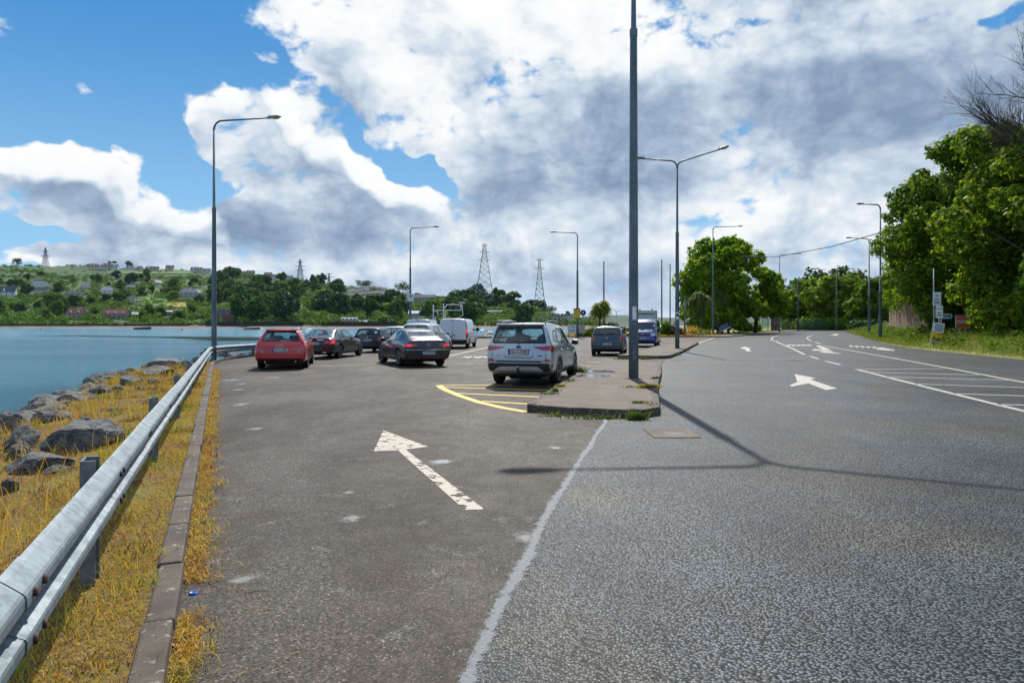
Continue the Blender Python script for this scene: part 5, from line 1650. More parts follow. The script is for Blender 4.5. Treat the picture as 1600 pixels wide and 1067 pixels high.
def loft(rows, bulge_r=.05, bulge_f=.08):
    bm = bmesh.new(); rings = []
    fr = (.7, 0, -.7)
    n_r = len(rows)
    for i, r in enumerate(rows):
        R = [bm.verts.new((r['x'][k], r['y'][k], r['z'][k])) for k in range(7)]
        Lf = [bm.verts.new((-r['x'][k], r['y'][k], r['z'][k])) for k in (5, 4, 3, 2, 1, 0)]
        bl = (-bulge_r if i == 0 else (bulge_f if i == n_r - 1 else 0))
        B = [bm.verts.new((-r['x'][0] * f, r['y'][0] + bl * (1 - f * f), r['z'][0] - .01)) for f in fr]
        rings.append(R + Lf + B)
    n = len(rings[0])
    for a, b in zip(rings, rings[1:]):
        for k in range(n): bm.faces.new((a[k], a[(k + 1) % n], b[(k + 1) % n], b[k]))
    for idx, bl in ((0, -bulge_r), (-1, bulge_f)):
        ring = rings[idx]; r = rows[idx]
        prev = [ring[0], ring[15], ring[14], ring[13], ring[12]]
        for lv in range(1, 5):
            if lv < 4:
                cur = [ring[lv]] + [bm.verts.new((r['x'][lv] * f, r['y'][lv] + bl * (1 - f * f), r['z'][lv])) for f in fr] + [ring[12 - lv]]
            else:
                cur = [ring[4], ring[5], ring[6], ring[7], ring[8]]
            for c in range(4):
                f = (prev[c], prev[c + 1], cur[c + 1], cur[c])
                bm.faces.new(f if idx == 0 else f[::-1])
            prev = cur
    bmesh.ops.recalc_face_normals(bm, faces=bm.faces)
    return bm, rings

def in_poly(p, poly):
    x, y = p; c = False; n = len(poly)
    for i in range(n):
        x1, y1 = poly[i]; x2, y2 = poly[i - 1]
        if (y1 > y) != (y2 > y) and x < (x2 - x1) * (y - y1) / (y2 - y1) + x1: c = not c
    return c
def resample2(poly, step):
    out = []
    for i in range(len(poly)):
        a, b = Vector(poly[i]), Vector(poly[(i + 1) % len(poly)])
        n = max(1, int((b - a).length / step)); out += [tuple(a.lerp(b, k / n)) for k in range(n)]
    return out
def rounded(poly, r=.05, n=3):
    out = []
    for i in range(len(poly)):
        a, b, c = Vector(poly[i - 1]), Vector(poly[i]), Vector(poly[(i + 1) % len(poly)])
        d = min(r, (a - b).length * .45, (c - b).length * .45)
        p, q = b + (a - b).normalized() * d, b + (c - b).normalized() * d
        for k in range(n + 1):
            t = k / n; out.append(tuple((1 - t) ** 2 * p + 2 * t * (1 - t) * b + t * t * q))
    return out
def shrink(poly, d):
    """Offset a convex-ish outline inwards by d."""
    a = sum(poly[i - 1][0] * poly[i][1] - poly[i][0] * poly[i - 1][1] for i in range(len(poly)))
    s = 1 if a > 0 else -1; out = []; n = len(poly)
    for i in range(n):
        p0, p1, p2 = Vector(poly[i - 1]), Vector(poly[i]), Vector(poly[(i + 1) % n])
        e1, e2 = (p1 - p0), (p2 - p1)
        if e1.length < 1e-6 or e2.length < 1e-6: out.append(tuple(p1)); continue
        e1.normalize(); e2.normalize()
        n1, n2 = Vector((-e1.y, e1.x)) * s, Vector((-e2.y, e2.x)) * s
        m = n1 + n2
        if m.length < 1e-4: m = n1
        m.normalize(); k = max(.4, m.dot(n1)); out.append(tuple(p1 + m * d / k))
    return out

class Car:
    def __init__(self, name, label, cat, base, heading, rows, paint, wheels, cutters=True, bulge=(.05, .08), crease=None, group=None):
        """wheels: (wheelbase, radius, half track, tyre width)."""
        self.root = thing(name, label, cat, (base[0], base[1], 0.0), -math.radians(heading), group)
        self.paint = paint
        bm, rings = loft(rows, *bulge)
        cl = bm.edges.layers.float.new('crease_edge')
        for a, b in zip(rings, rings[1:]):
            for k, c in ((3, .45), (9, .45), (4, .35), (8, .35), (1, .3), (11, .3)):
                e = bm.edges.get((a[k], b[k]))
                if e: e[cl] = c
        for (ri, lv, c) in (crease or ()):
            ring = rings[ri]
            for k in lv:
                e = bm.edges.get((ring[k], ring[(k + 1) % 16]))
                if e: e[cl] = c
        me = bpy.data.meshes.new('tmp'); bm.to_mesh(me); bm.free()
        o = bpy.data.objects.new('tmp', me); COL.objects.link(o)
        s = o.modifiers.new('s', 'SUBSURF'); s.levels = 3; s.render_levels = 3
        wb, R, ht, tw = wheels
        cut = MB()
        for y in (0, wb):
            for sd in (-1, 1):
                cut.lathe([(R + .055, 0), (R + .055, .75)], 28, Matrix.Translation((sd * (ht - .22 if sd > 0 else ht + .53), y, R + .01)) @ Matrix.Rotation(PI / 2, 4, 'Y'))
        co = cut.build('cut', None)
        bo = o.modifiers.new('b', 'BOOLEAN'); bo.operation = 'DIFFERENCE'; bo.object = co; bo.solver = 'EXACT'
        d = bpy.context.evaluated_depsgraph_get()
        me2 = bpy.data.meshes.new_from_object(o.evaluated_get(d)); me2.name = 'body'
        bpy.data.objects.remove(o, do_unlink=True); bpy.data.objects.remove(co, do_unlink=True)
        self.me = me2; self.wheels = wheels
        self.bm = bmesh.new(); self.bm.from_mesh(me2)
        bm = self.bm
        for f in bm.faces:
            f.smooth = True; f.material_index = 0
            c = f.calc_center_median()
            for y in (0, wb):
                if math.hypot(c.y - y, c.z - R - .01) < R + .07 and math.hypot(c.y - y, c.z - R - .01) < R + .0545 + .004 and abs(c.x) < ht + .3 and (abs(f.normal.x) < .5 or abs(c.x) < ht - .15):
                    f.material_index = 1; f.smooth = False
        bm.normal_update()
        self.bvh = BVHTree.FromBMesh(bm)
        self.n_patch = 0
    def proj(self, view, p):
        u, v = p
        o, d = {'rear': (Vector((u, -9, v)), Vector((0, 1, 0))), 'front': (Vector((u, 9, v)), Vector((0, -1, 0))), 'right': (Vector((9, u, v)), Vector((-1, 0, 0))), 'left': (Vector((-9, u, v)), Vector((1, 0, 0))), 'top': (Vector((u, v, 9)), Vector((0, 0, -1)))}[view]
        h = self.bvh.ray_cast(o, d)
        if h[0] is None or h[1].dot(d) > -.12: return (None, None)
        return (h[0], h[1])
    def patch(self, view, poly, mat, name, off=.005, step=.05, parent=None, build=True):
        out = resample2(poly, step); n = len(out)
        pts = [Vector(p) for p in out]
        x0, x1 = min(p[0] for p in out), max(p[0] for p in out); y0, y1 = min(p[1] for p in out), max(p[1] for p in out)
        x = x0 + step * .7
        while x < x1:
            y = y0 + step * .7
            while y < y1:
                if in_poly((x, y), shrink(out, step * .35)): pts.append(Vector((x, y)))
                y += step
            x += step
        vs, es, fs, *_ = delaunay_2d_cdt(pts, [(i, (i + 1) % n) for i in range(n)], [], 1, 1e-5)
        V = []; ok = []
        for v in vs:
            h, nn = self.proj(view, v); ok.append(h is not None)
            V.append(tuple(h + nn * off) if h else (0, 0, 0))
        F_ = [f for f in fs if all(ok[i] for i in f)]
        bm = bmesh.new(); bv = [bm.verts.new(v) for v in V]
        for f in F_:
            try:
                q = bm.faces.new([bv[i] for i in f]); q.smooth = True
            except ValueError: pass
        bmesh.ops.delete(bm, geom=[v for v in bm.verts if not v.link_faces], context='VERTS')
        bm.normal_update()
        dirv = {'rear': Vector((0, -1, 0)), 'front': Vector((0, 1, 0)), 'right': Vector((1, 0, 0)), 'left': Vector((-1, 0, 0)), 'top': Vector((0, 0, 1))}[view]
        if bm.faces and sum(f.normal.dot(dirv) for f in bm.faces) < 0: bmesh.ops.reverse_faces(bm, faces=bm.faces)
        me = bpy.data.meshes.new(name); bm.to_mesh(me); bm.free()
        return link(name, me, mat, parent or self.root)
    def ring(self, view, outer, inner, mat, name, off=.006, parent=None):
        n = len(outer); V = []
        for p in list(outer) + list(inner):
            h, nn = self.proj(view, p)
            if h is None: h, nn = Vector((0, 0, .5)), Vector((0, 0, 0))
            V.append(tuple(h + nn * off))
        Fc = [(i, (i + 1) % n, n + (i + 1) % n, n + i) for i in range(n)]
        return np_mesh(name, V, Fc, mat, parent or self.root, smooth=True)
    def window(self, view, poly, glass=None, name='window', border=.035, r=.07):
        out = resample2(rounded(poly, r), .06)
        inn = shrink(out, border); mid = shrink(out, border * .5)
        g = self.patch(view, shrink(out, border * .3), glass or M['glass'], name, .002, .08)
        self.ring(view, out, inn, M['trim'], 'seal', .005, g)
        ax = {'rear': (0, 2), 'front': (0, 2), 'right': (1, 2), 'left': (1, 2)}[view]
        want = {'rear': Vector((0, -1, 0)), 'front': Vector((0, 1, 0)), 'right': Vector((1, 0, 0)), 'left': Vector((-1, 0, 0))}[view]
        kill = []
        for f in self.bm.faces:
            if f.normal.dot(want) < .12: continue
            c = f.calc_center_median()
            if in_poly((c[ax[0]], c[ax[1]]), mid): kill.append(f)
        self._kill = getattr(self, '_kill', set()) | set(kill)
        return g
    def strip(self, view, pts, w=.014, name='panel_gap', mat=None, off=.003):
        """A narrow dark line on the body (shut lines)."""
        P_ = [Vector(p) for p in pts]; P2 = []
        for a, b in zip(P_, P_[1:]):
            n = max(1, int((b - a).length / .06)); P2 += [a.lerp(b, k / n) for k in range(n)]
        P2.append(P_[-1]); nm = seg_normals([tuple(p) for p in P2]); V = []
        for p, q in zip(P2, nm):
            for s in (-1, 1):
                h, nn = self.proj(view, p + q * s * w / 2)
                V.append(tuple(h + nn * off) if h else (0, 0, .5))
        Fc = [(2 * i, 2 * i + 1, 2 * i + 3, 2 * i + 2) for i in range(len(P2) - 1)]
        return np_mesh(name, V, Fc, mat or M['trim'], self.root)
    def both(self, fn, poly, *a, **k):
        r = []
        for v in ('right', 'left'): r.append(fn(v, poly, *a, **k))
        return r
    def lamp(self, poly, mat, name='tail_light', view='rear', off=.008):
        a = self.patch(view, poly, mat, name, off, .04)
        b = self.patch(view, [(-x, y) for x, y in poly][::-1], mat, name, off, .04)
        return a, b
    def finish(self):
        bm = self.bm
        kill = [f for f in getattr(self, '_kill', ()) if f.is_valid]
        bmesh.ops.delete(bm, geom=kill, context='FACES')
        # dark lining a little inside the shell
        ln = bm.copy(); ln.normal_update()
        mv = [(v, v.co - v.normal * .022) for v in ln.verts]
        for v, c in mv: v.co = c
        bmesh.ops.delete(ln, geom=[f for f in ln.faces if f.material_index == 1], context='FACES')
        l2 = bpy.data.meshes.new('lining'); ln.to_mesh(l2); ln.free()
        bm.to_mesh(self.me); bm.free()
        self.me.materials.clear()
        body = link('body', self.me, [self.paint, M['well']], self.root)
        link('lining', l2, M['cabin'], body)
        self.body = body
        return body
    def add_wheels(self, rimmat='alloy', spokes=5, steer=0.0):
        wb, R, ht, tw = self.wheels
        mb = MB(); h = tw / 2
        X = Matrix.Rotation(PI / 2, 4, 'Y')
        rr = R * .68
        mb.lathe([(rr, -h * .9), (R * .93, -h * .98), (R * .985, -h * .8), (R, -h * .5), (R, h * .5), (R * .985, h * .8), (R * .93, h * .98), (rr, h * .9)], 36, X)
        ty = mb.build('wheel', M['rubber'], self.root)
        mb = MB()
        for s in (1,):
            mb.lathe([(rr * 1.02, h * .86), (rr * 1.0, h * .95), (rr * .93, h * .93), (rr * .90, h * .45), (rr * .88, h * .30)], 32, X)
            for k in range(spokes):
                a = 2 * PI * k / spokes
                Mx = Matrix.Rotation(a, 4, 'X')
                for tw_ in (-.10, .10):
                    q = [(h * .80, 0.05 * rr, rr * .12), (h * .80, -.05 * rr, rr * .12), (h * .86, -.055 * rr + tw_ * rr, rr * .93), (h * .86, .055 * rr + tw_ * rr, rr * .93)]
                    f = [mb.bm.verts.new(Mx @ Vector((x, y, z))) for x, y, z in q]; g = [mb.bm.verts.new(Mx @ Vector((x - .03, y, z))) for x, y, z in q]
                    mb.bm.faces.new(f); mb.bm.faces.new(g[::-1])
                    for i in range(4): mb.bm.faces.new((f[i], f[(i + 1) % 4], g[(i + 1) % 4], g[i]))
            mb.lathe([(rr * .2, h * .6), (rr * .19, h * .9), (rr * .08, h * .94)], 16, X)
        rim = mb.build('rim', M[rimmat], ty)
        mb = MB(); mb.lathe([(rr * .9, h * .18), (rr * .9, h * .24)], 24, X); mb.lathe([(rr * .55, h * .26), (rr * .55, h * .42)], 20, X)
        hub = mb.build('hub', M['well'], ty)
        ty.location = (ht, 0, R); 
        for (sx, y) in ((-1, 0), (1, wb), (-1, wb)):
            w = ty.copy(); COL.objects.link(w); w.parent = self.root; w.location = (sx * ht, y, R)
            w.rotation_euler = (0, 0, (PI if sx < 0 else 0) + (math.radians(steer) if y else 0))
            for c in (rim, hub):
                q = c.copy(); COL.objects.link(q); q.parent = w
    def seats(self, yf, yr, zs=.62, half=.36, top=1.2, dash=None, back=True):
        for y, n in ((yf, 'front_seat'),):
            for s in (-1, 1):
                m = MB(); m.box((s * half, y, zs - .08), (.5, .5, .18), 0, .05); m.box((s * half, y - .26, zs + .27), (.48, .14, .62), 0, .05, rx=-.2)
                m.box((s * half, y - .36, top - .09), (.26, .10, .17), 0, .04)
                m.build(n, M['seat'], self.root)
        if back:
            m = MB(); m.box((0, yr, zs - .05), (1.25, .5, .2), 0, .05); m.box((0, yr - .26, zs + .22), (1.25, .14, .5), 0, .05, rx=-.2)
            for s in (-1, 0, 1): m.box((s * .42, yr - .35, top - .16), (.24, .09, .14), 0, .03)
            m.build('rear_seat', M['seat'], self.root)
        if dash:
            m = MB(); m.box((0, dash, zs + .22), (1.3, .45, .22), 0, .05); m.box((0, dash - .3, zs - .1), (.3, .8, .3), 0, .04); m.build('dashboard', M['seat'], self.root)
            m = MB(); 
            ring = [Vector((half + .18 * math.cos(a), dash - .33 + .04 * math.sin(a), zs + .26 + .17 * math.sin(a))) for a in [2 * PI * k / 16 for k in range(17)]]
            m.tube(ring, .016, 6); m.build('steering_wheel', M['seat'], self.root)
    def mirrors(self, y, z, x, mat=None, size=(.2, .12, .15)):
        for s in (-1, 1):
            m = MB(); m.box((s * (x + size[0] * .55), y, z), size, s * -.15, .04); m.tube([(s * (x - .06), y + .03, z - .06), (s * (x + size[0] * .3), y, z - .04)], .025, 6)
            w = m.build('wing_mirror', mat or self.paint, self.root, smooth=True)
            g = MB(); g.box((s * (x + size[0] * .55), y - size[1] * .5 - .001, z), (size[0] * .8, .006, size[2] * .75), s * -.15); g.build('mirror_glass', M['trim'], w)
    def handles(self, spots, mat=None):
        for (y, z) in spots:
            for v, s in (('right', 1), ('left', -1)):
                h, n = self.proj(v, (y, z))
                if h:
                    m = MB(); m.box(tuple(h + n * .015), (.03, .19, .035), 0, .01); m.build('door_handle', mat or self.paint, self.root)
    def plate(self, txt, z, view='rear', x=0.0, w=.52, h=.115, tilt=0.0):
        p, n = self.proj(view, (x, z))
        s = -1 if view == 'rear' else 1
        b = p + Vector((0, s * .016, 0))
        Mx = Matrix.Translation(b) @ Matrix.Rotation(tilt, 4, 'X')
        if view == 'front': Mx = Mx @ Matrix.Rotation(PI, 4, 'Z')
        m = MB(); m.prism([(-w / 2, -h / 2), (w / 2, -h / 2), (w / 2, h / 2), (-w / 2, h / 2)], 0, .012, Mx @ Matrix.Rotation(PI / 2, 4, 'X'))
        m.prism([(-w / 2 - .012, -h / 2 - .012), (w / 2 + .012, -h / 2 - .012), (w / 2 + .012, h / 2 + .012), (-w / 2 - .012, h / 2 + .012)], -.010, .006, Mx @ Matrix.Rotation(PI / 2, 4, 'X'), 1)
        pl = m.build('number_plate', [M['plate'], M['trim']], self.root)
        m = MB(); m.prism([(-w / 2, -h / 2), (-w / 2 + .045, -h / 2), (-w / 2 + .045, h / 2), (-w / 2, h / 2)], .0122, .0142, Mx @ Matrix.Rotation(PI / 2, 4, 'X')); m.build('country_band', M['plate_blue'], pl)
        text_mesh('registration', txt, h * .98, M['ink'], pl, Mx @ Matrix.Rotation(PI / 2, 4, 'X') @ Matrix.Translation((.022, 0, .0135)), bold=.003, sx=.86 * min(1.0, 9.5 / len(txt)))
        return pl
    def tube_on(self, name, mat, pts, r, seg=8):
        m = MB(); m.tube(pts, r, seg); return m.build(name, mat, self.root)
    def box_on(self, name, mat, c, s, rz=0.0, bev=.01, rx=0.0, parent=None):
        m = MB(); m.box(c, s, rz, bev, rx=rx); return m.build(name, mat, parent or self.root)
    def rings_on(self, view, centres, ro, ri, mat, name='badge', off=.01):
        m = MB()
        for (x, z) in centres:
            p, n = self.proj(view, (x, z))
            if p is None: continue
            q = [p + Vector((ro * math.cos(a), 0, ro * math.sin(a))) + n * off for a in [2 * PI * k / 16 for k in range(17)]]
            m.tube(q, (ro - ri) / 2, 5, caps=False)
        return m.build(name, mat, self.root)
PAINT = {'silver': mat_carpaint('silver_paint', (.40, .45, .50), .6, .32), 'red': mat_carpaint('red_paint', (.56, .006, .012), .0, .25), 'black': mat_carpaint('black_paint', (.008, .009, .010), .0, .2, .45),
         'navy': mat_carpaint('dark_navy_paint', (.009, .012, .022), .0, .22, .45), 'graphite': mat_carpaint('graphite_paint', (.022, .026, .034), .3, .25, .45), 'white': mat_carpaint('white_paint', (.62, .65, .68), 0, .35),
         'slate': mat_carpaint('slate_blue_paint', (.036, .064, .078), .5, .32), 'blue': mat_carpaint('bright_blue_paint', (.004, .032, .27), .0, .25), 'silver2': mat_carpaint('pale_silver_paint', (.48, .50, .52), .55, .32)}

def silver_suv(base, heading):
    rows = [row(-.97, -.80, .40, .855, 1.03, .835, .665, 1.585, 1.625), row(-.88, -.62, .31, .905, 1.05, .875, .675, 1.60, 1.655), row(-.45, -.25, .25, .922, 1.04, .89, .685, 1.61, 1.67), row(.45, .45, .24, .922, 1.02, .89, .69, 1.615, 1.68),
            row(1.2, 1.2, .24, .922, 1.01, .885, .69, 1.61, 1.675), row(1.8, 1.62, .24, .922, 1.0, .88, .665, 1.565, 1.63), row(2.3, 2.42, .25, .922, .99, .87, .70, 1.04, 1.09), row(2.85, 2.9, .26, .91, .96, .83, .62, 1.0, 1.04), row(3.4, 3.32, .27, .86, .86, .76, .55, .90, .93), row(3.6, 3.5, .34, .70, .74, .62, .5, .78, .80)]
    c = Car('suv', 'silver SUV parked with its rear to the viewer beside the near traffic island', 'car', base, heading, rows, PAINT['silver'], (2.66, .355, .785, .225), bulge=(.055, .08), crease=((0, range(0, 12), .35),))
    c.patch('rear', [(-.84, .40), (.84, .40), (.885, .47), (.885, .585), (.80, .605), (-.80, .605), (-.885, .585), (-.885, .47)], M['trim'], 'bumper_cladding', .006)
    c.patch('rear', [(-.60, .41), (.60, .41), (.66, .43), (.50, .515), (-.50, .515), (-.66, .43)], PAINT['silver2'], 'skid_plate', .022)
    for v in ('right', 'left'):
        for y in (0, 2.66):                    # cladding round the wheels
            pts = [(y + .47 * math.cos(a), .365 + .47 * math.sin(a)) for a in [PI * (-.08 + 1.16 * k / 18) for k in range(19)]]
            ins = [(y + .405 * math.cos(a), .365 + .405 * math.sin(a)) for a in [PI * (-.08 + 1.16 * k / 18) for k in range(19)]]
            V = []
            for p in pts + ins:
                h, n = c.proj(v, p)
                V.append(tuple(h + n * .008) if h else (0, y, .4))
            np_mesh('arch_trim', V, [(i, i + 1, 20 + i, 19 + i) for i in range(18)], M['trim'], c.root, smooth=True)
        c.patch(v, [(.47, .26), (2.2, .26), (2.2, .40), (.47, .40)], M['trim'], 'sill_cladding', .006)
    c.window('rear', [(-.74, 1.12), (.74, 1.12), (.62, 1.55), (-.62, 1.55)], M['glass'], 'rear_window')
    c.window('front', [(-.72, 1.06), (.72, 1.06), (.60, 1.50), (-.60, 1.50)], M['glass'], 'windscreen')
    c.both(c.window, [(-.02, 1.12), (.80, 1.09), (.80, 1.50), (.32, 1.51)], M['glass_dark'], 'side_window', .03, .05)
    c.both(c.window, [(.84, 1.09), (1.98, 1.05), (1.60, 1.44), (1.42, 1.49), (.84, 1.50)], M['glass'], 'side_window', .03, .05)
    c.both(c.window, [(-.55, 1.19), (-.10, 1.12), (.20, 1.46), (-.22, 1.45)], M['glass_dark'], 'quarter_window', .03, .05)
    c.lamp([(.36, 1.03), (.66, 1.05), (.84, 1.06), (.87, .97), (.80, .93), (.64, .945), (.48, .99)], M['red_lamp'])
    for v in ('right', 'left'): c.patch(v, [(-.93, 1.07), (-.70, 1.07), (-.60, 1.02), (-.68, .92), (-.93, .90)], M['red_lamp'], 'tail_light', .007)
    c.lamp([(.62, .645), (.84, .66), (.82, .70), (.74, .725)], M['red_lamp'], 'reflector')
    c.strip('rear', [(-.72, .90), (-.72, .70), (-.60, .635), (.60, .635), (.72, .70), (.72, .90)], .012)
    c.strip('rear', [(-.60, .655), (.60, .655)], .03, 'bumper_step')
    c.strip('rear', [(-.40, .80), (-.34, .755), (.34, .755), (.40, .80)], .02, 'plate_recess')
    for v in ('right', 'left'):
        c.strip(v, [(.82, 1.06), (.82, .44), (.9, .40)]); c.strip(v, [(1.95, 1.02), (2.02, .75), (1.98, .44)]); c.strip(v, [(.05, 1.08), (.12, .95), (.40, .80), (.47, .44)])
        c.strip(v, [(.5, .50), (1.95, .50)], .02, 'door_crease', PAINT['silver2'])
    c.handles(((.30, .93), (1.28, .92)))
    c.plate('161-C-15282', .895)
    c.box_on('plate_garnish', PAINT['silver'], tuple(c.proj('rear', (0, .975))[0] + Vector((0, -.015, 0))), (.62, .03, .03))
    p, n = c.proj('rear', (0, 1.02)); 
    m = MB(); 
    for (rx, rz) in ((.062, .04), (.022, .04), (.042, .018)):
        m.tube([p + n * .012 + Vector((rx * math.cos(a), 0, rz * math.sin(a) + (.016 if rz < .03 else 0))) for a in [2 * PI * k / 16 for k in range(17)]], .007, 5, caps=False)
    m.build('badge', M['ink'], c.root)
    p, n = c.proj('rear', (-.56, .80)); text_mesh('lettering', 'RAV4', .05, M['chrome'], c.root, Matrix.Translation(p + Vector((0, -.012, 0))) @ Matrix.Rotation(PI / 2, 4, 'X'), bold=.002)
    p, n = c.proj('rear', (.56, .80)); text_mesh('lettering', 'D-4D', .05, M['ink'], c.root, Matrix.Translation(p + Vector((0, -.012, 0))) @ Matrix.Rotation(PI / 2, 4, 'X'), bold=.002)
    c.box_on('spoiler', PAINT['silver'], (0, -.79, 1.61), (1.26, .24, .04), 0, .016, rx=-.06)
    c.box_on('brake_light', M['red_lamp'], (0, -.905, 1.607), (.3, .012, .02))
    for s in (-1, 1):
        c.tube_on('roof_rail', M['galv'], [(s * .60, -.45, 1.62), (s * .61, -.34, 1.675), (s * .615, .3, 1.705), (s * .61, 1.1, 1.69), (s * .60, 1.25, 1.62)], .02)
    m = MB(); m.prism([(-.06, 0), (.08, 0), (-.04, .075)], -.012, .012, Matrix.Translation((0, -.45, 1.66)) @ Matrix.Rotation(PI / 2, 4, 'Z') @ Matrix.Rotation(PI / 2, 4, 'X')); m.build('aerial_fin', M['trim'], c.root)
    c.tube_on('wiper', M['trim'], [(0, -.99, 1.10), (.0, -.965, 1.14), (.34, -.945, 1.17)], .012, 6)
    c.tube_on('tow_bar', M['trim'], [(0, -.7, .36), (0, -1.02, .38), (0, -1.08, .44), (0, -1.08, .50)], .024); m = MB(); m.lathe([(.0, .0), (.02, .005), (.026, .025), (.02, .045), (0, .05)], 12, Matrix.Translation((0, -1.08, .49))); m.build('tow_ball', M['chrome'], c.root)
    c.box_on('underbody', M['well'], (0, 1.2, .30), (1.2, 3.6, .16)); c.tube_on('exhaust', M['rust'], [(-.3, -.85, .30), (-.3, -.2, .28)], .03)
    m = MB(); m.tube([(-.42, -.25, .27), (.42, -.25, .27)], .13, 10); m.build('silencer', M['well'], c.root)
    c.mirrors(1.92, 1.09, .90, PAINT['silver']); c.seats(1.15, .25, .74, .37, 1.36, 1.95); c.finish(); c.add_wheels('alloy', 5)
    return c

def red_estate(base, heading):
    rows = [row(-1.06, -.74, .30, .845, .93, .80, .565, 1.36, 1.405), row(-.97, -.55, .24, .895, .95, .84, .58, 1.385, 1.43), row(-.5, -.2, .20, .91, .94, .86, .59, 1.395, 1.445), row(.5, .5, .19, .913, .92, .865, .60, 1.40, 1.455),
            row(1.3, 1.3, .19, .913, .91, .86, .60, 1.39, 1.45), row(1.9, 1.55, .19, .913, .90, .86, .575, 1.36, 1.42), row(2.5, 2.62, .19, .913, .89, .85, .68, .93, .97), row(3.1, 3.15, .20, .90, .84, .80, .60, .88, .92), row(3.55, 3.5, .22, .84, .74, .70, .52, .78, .80), row(3.75, 3.68, .28, .66, .62, .58, .46, .66, .68)]
    c = Car('estate_car', 'red estate car seen from behind beside the water-side barrier', 'car', base, heading, rows, PAINT['red'], (2.81, .325, .775, .225), crease=((0, range(0, 12), .3),))
    c.patch('rear', [(-.80, .22), (.80, .22), (.84, .33), (.74, .40), (-.74, .40), (-.84, .33)], M['trim'], 'diffuser', .006)
    c.window('rear', [(-.66, 1.0), (.66, 1.0), (.535, 1.335), (-.535, 1.335)], M['glass'], 'rear_window')
    c.window('front', [(-.68, .96), (.68, .96), (.53, 1.33), (-.53, 1.33)], M['glass'], 'windscreen')
    c.both(c.window, [(-.05, .99), (.82, .97), (.82, 1.33), (.30, 1.335)], M['glass'], 'side_window', .025, .05)
    c.both(c.window, [(.86, .97), (2.1, .95), (1.60, 1.27), (1.42, 1.31), (.86, 1.33)], M['glass'], 'side_window', .025, .05)
    c.both(c.window, [(-.66, 1.02), (-.11, .99), (.20, 1.31), (-.30, 1.31)], M['glass'], 'quarter_window', .025, .05)
    c.lamp([(.42, .80), (.80, .83), (.88, .80), (.87, .67), (.60, .66), (.42, .70)], M['red_lamp'])
    for v in ('right', 'left'): c.patch(v, [(-1.05, .83), (-.72, .82), (-.70, .76), (-.80, .67), (-1.05, .66)], M['red_lamp'], 'tail_light', .007)
    c.strip('rear', [(-.84, .62), (.84, .62)], .012); c.strip('rear', [(-.42, .80), (-.42, .63)]); c.strip('rear', [(.42, .80), (.42, .63)])
    c.plate('161-C-10281', .695)
    c.rings_on('rear', ((-.102, .84), (-.034, .84), (.034, .84), (.102, .84)), .046, .034, M['chrome'])
    for x, tx in ((-.62, 'A6'), (.62, 'TDI')):
        p, n = c.proj('rear', (x, .635)); text_mesh('lettering', tx, .06, M['chrome'], c.root, Matrix.Translation(p + Vector((0, -.012, 0))) @ Matrix.Rotation(PI / 2, 4, 'X'), bold=.003)
    c.box_on('spoiler', PAINT['red'], (0, -.70, 1.395), (1.08, .2, .03), 0, .012, rx=-.08)
    for s in (-1, 1): c.tube_on('roof_rail', M['chrome'], [(s * .535, -.5, 1.41), (s * .545, -.42, 1.455), (s * .55, .4, 1.475), (s * .545, 1.2, 1.46), (s * .53, 1.35, 1.40)], .017)
    c.tube_on('wiper', M['chrome'], [(0, -1.03, .985), (.02, -1.0, 1.02), (.36, -.985, 1.035)], .014, 6)
    for s in (-1, 1): c.tube_on('exhaust', M['chrome'], [(s * .52, -1.10, .285), (s * .52, -.8, .285)], .035)
    for v in ('right', 'left'):
        c.strip(v, [(.84, .93), (.84, .30)]); c.strip(v, [(2.05, .90), (2.1, .6), (2.0, .30)]); c.strip(v, [(.02, .95), (.10, .85), (.40, .68), (.45, .30)])
    c.handles(((.28, .84), (1.32, .83))); c.box_on('underbody', M['well'], (0, 1.3, .25), (1.3, 4.0, .12))
    c.mirrors(2.02, .99, .88, PAINT['red']); c.seats(1.2, .3, .60, .36, 1.18, 2.1); c.finish(); c.add_wheels('alloy', 5)
    return c

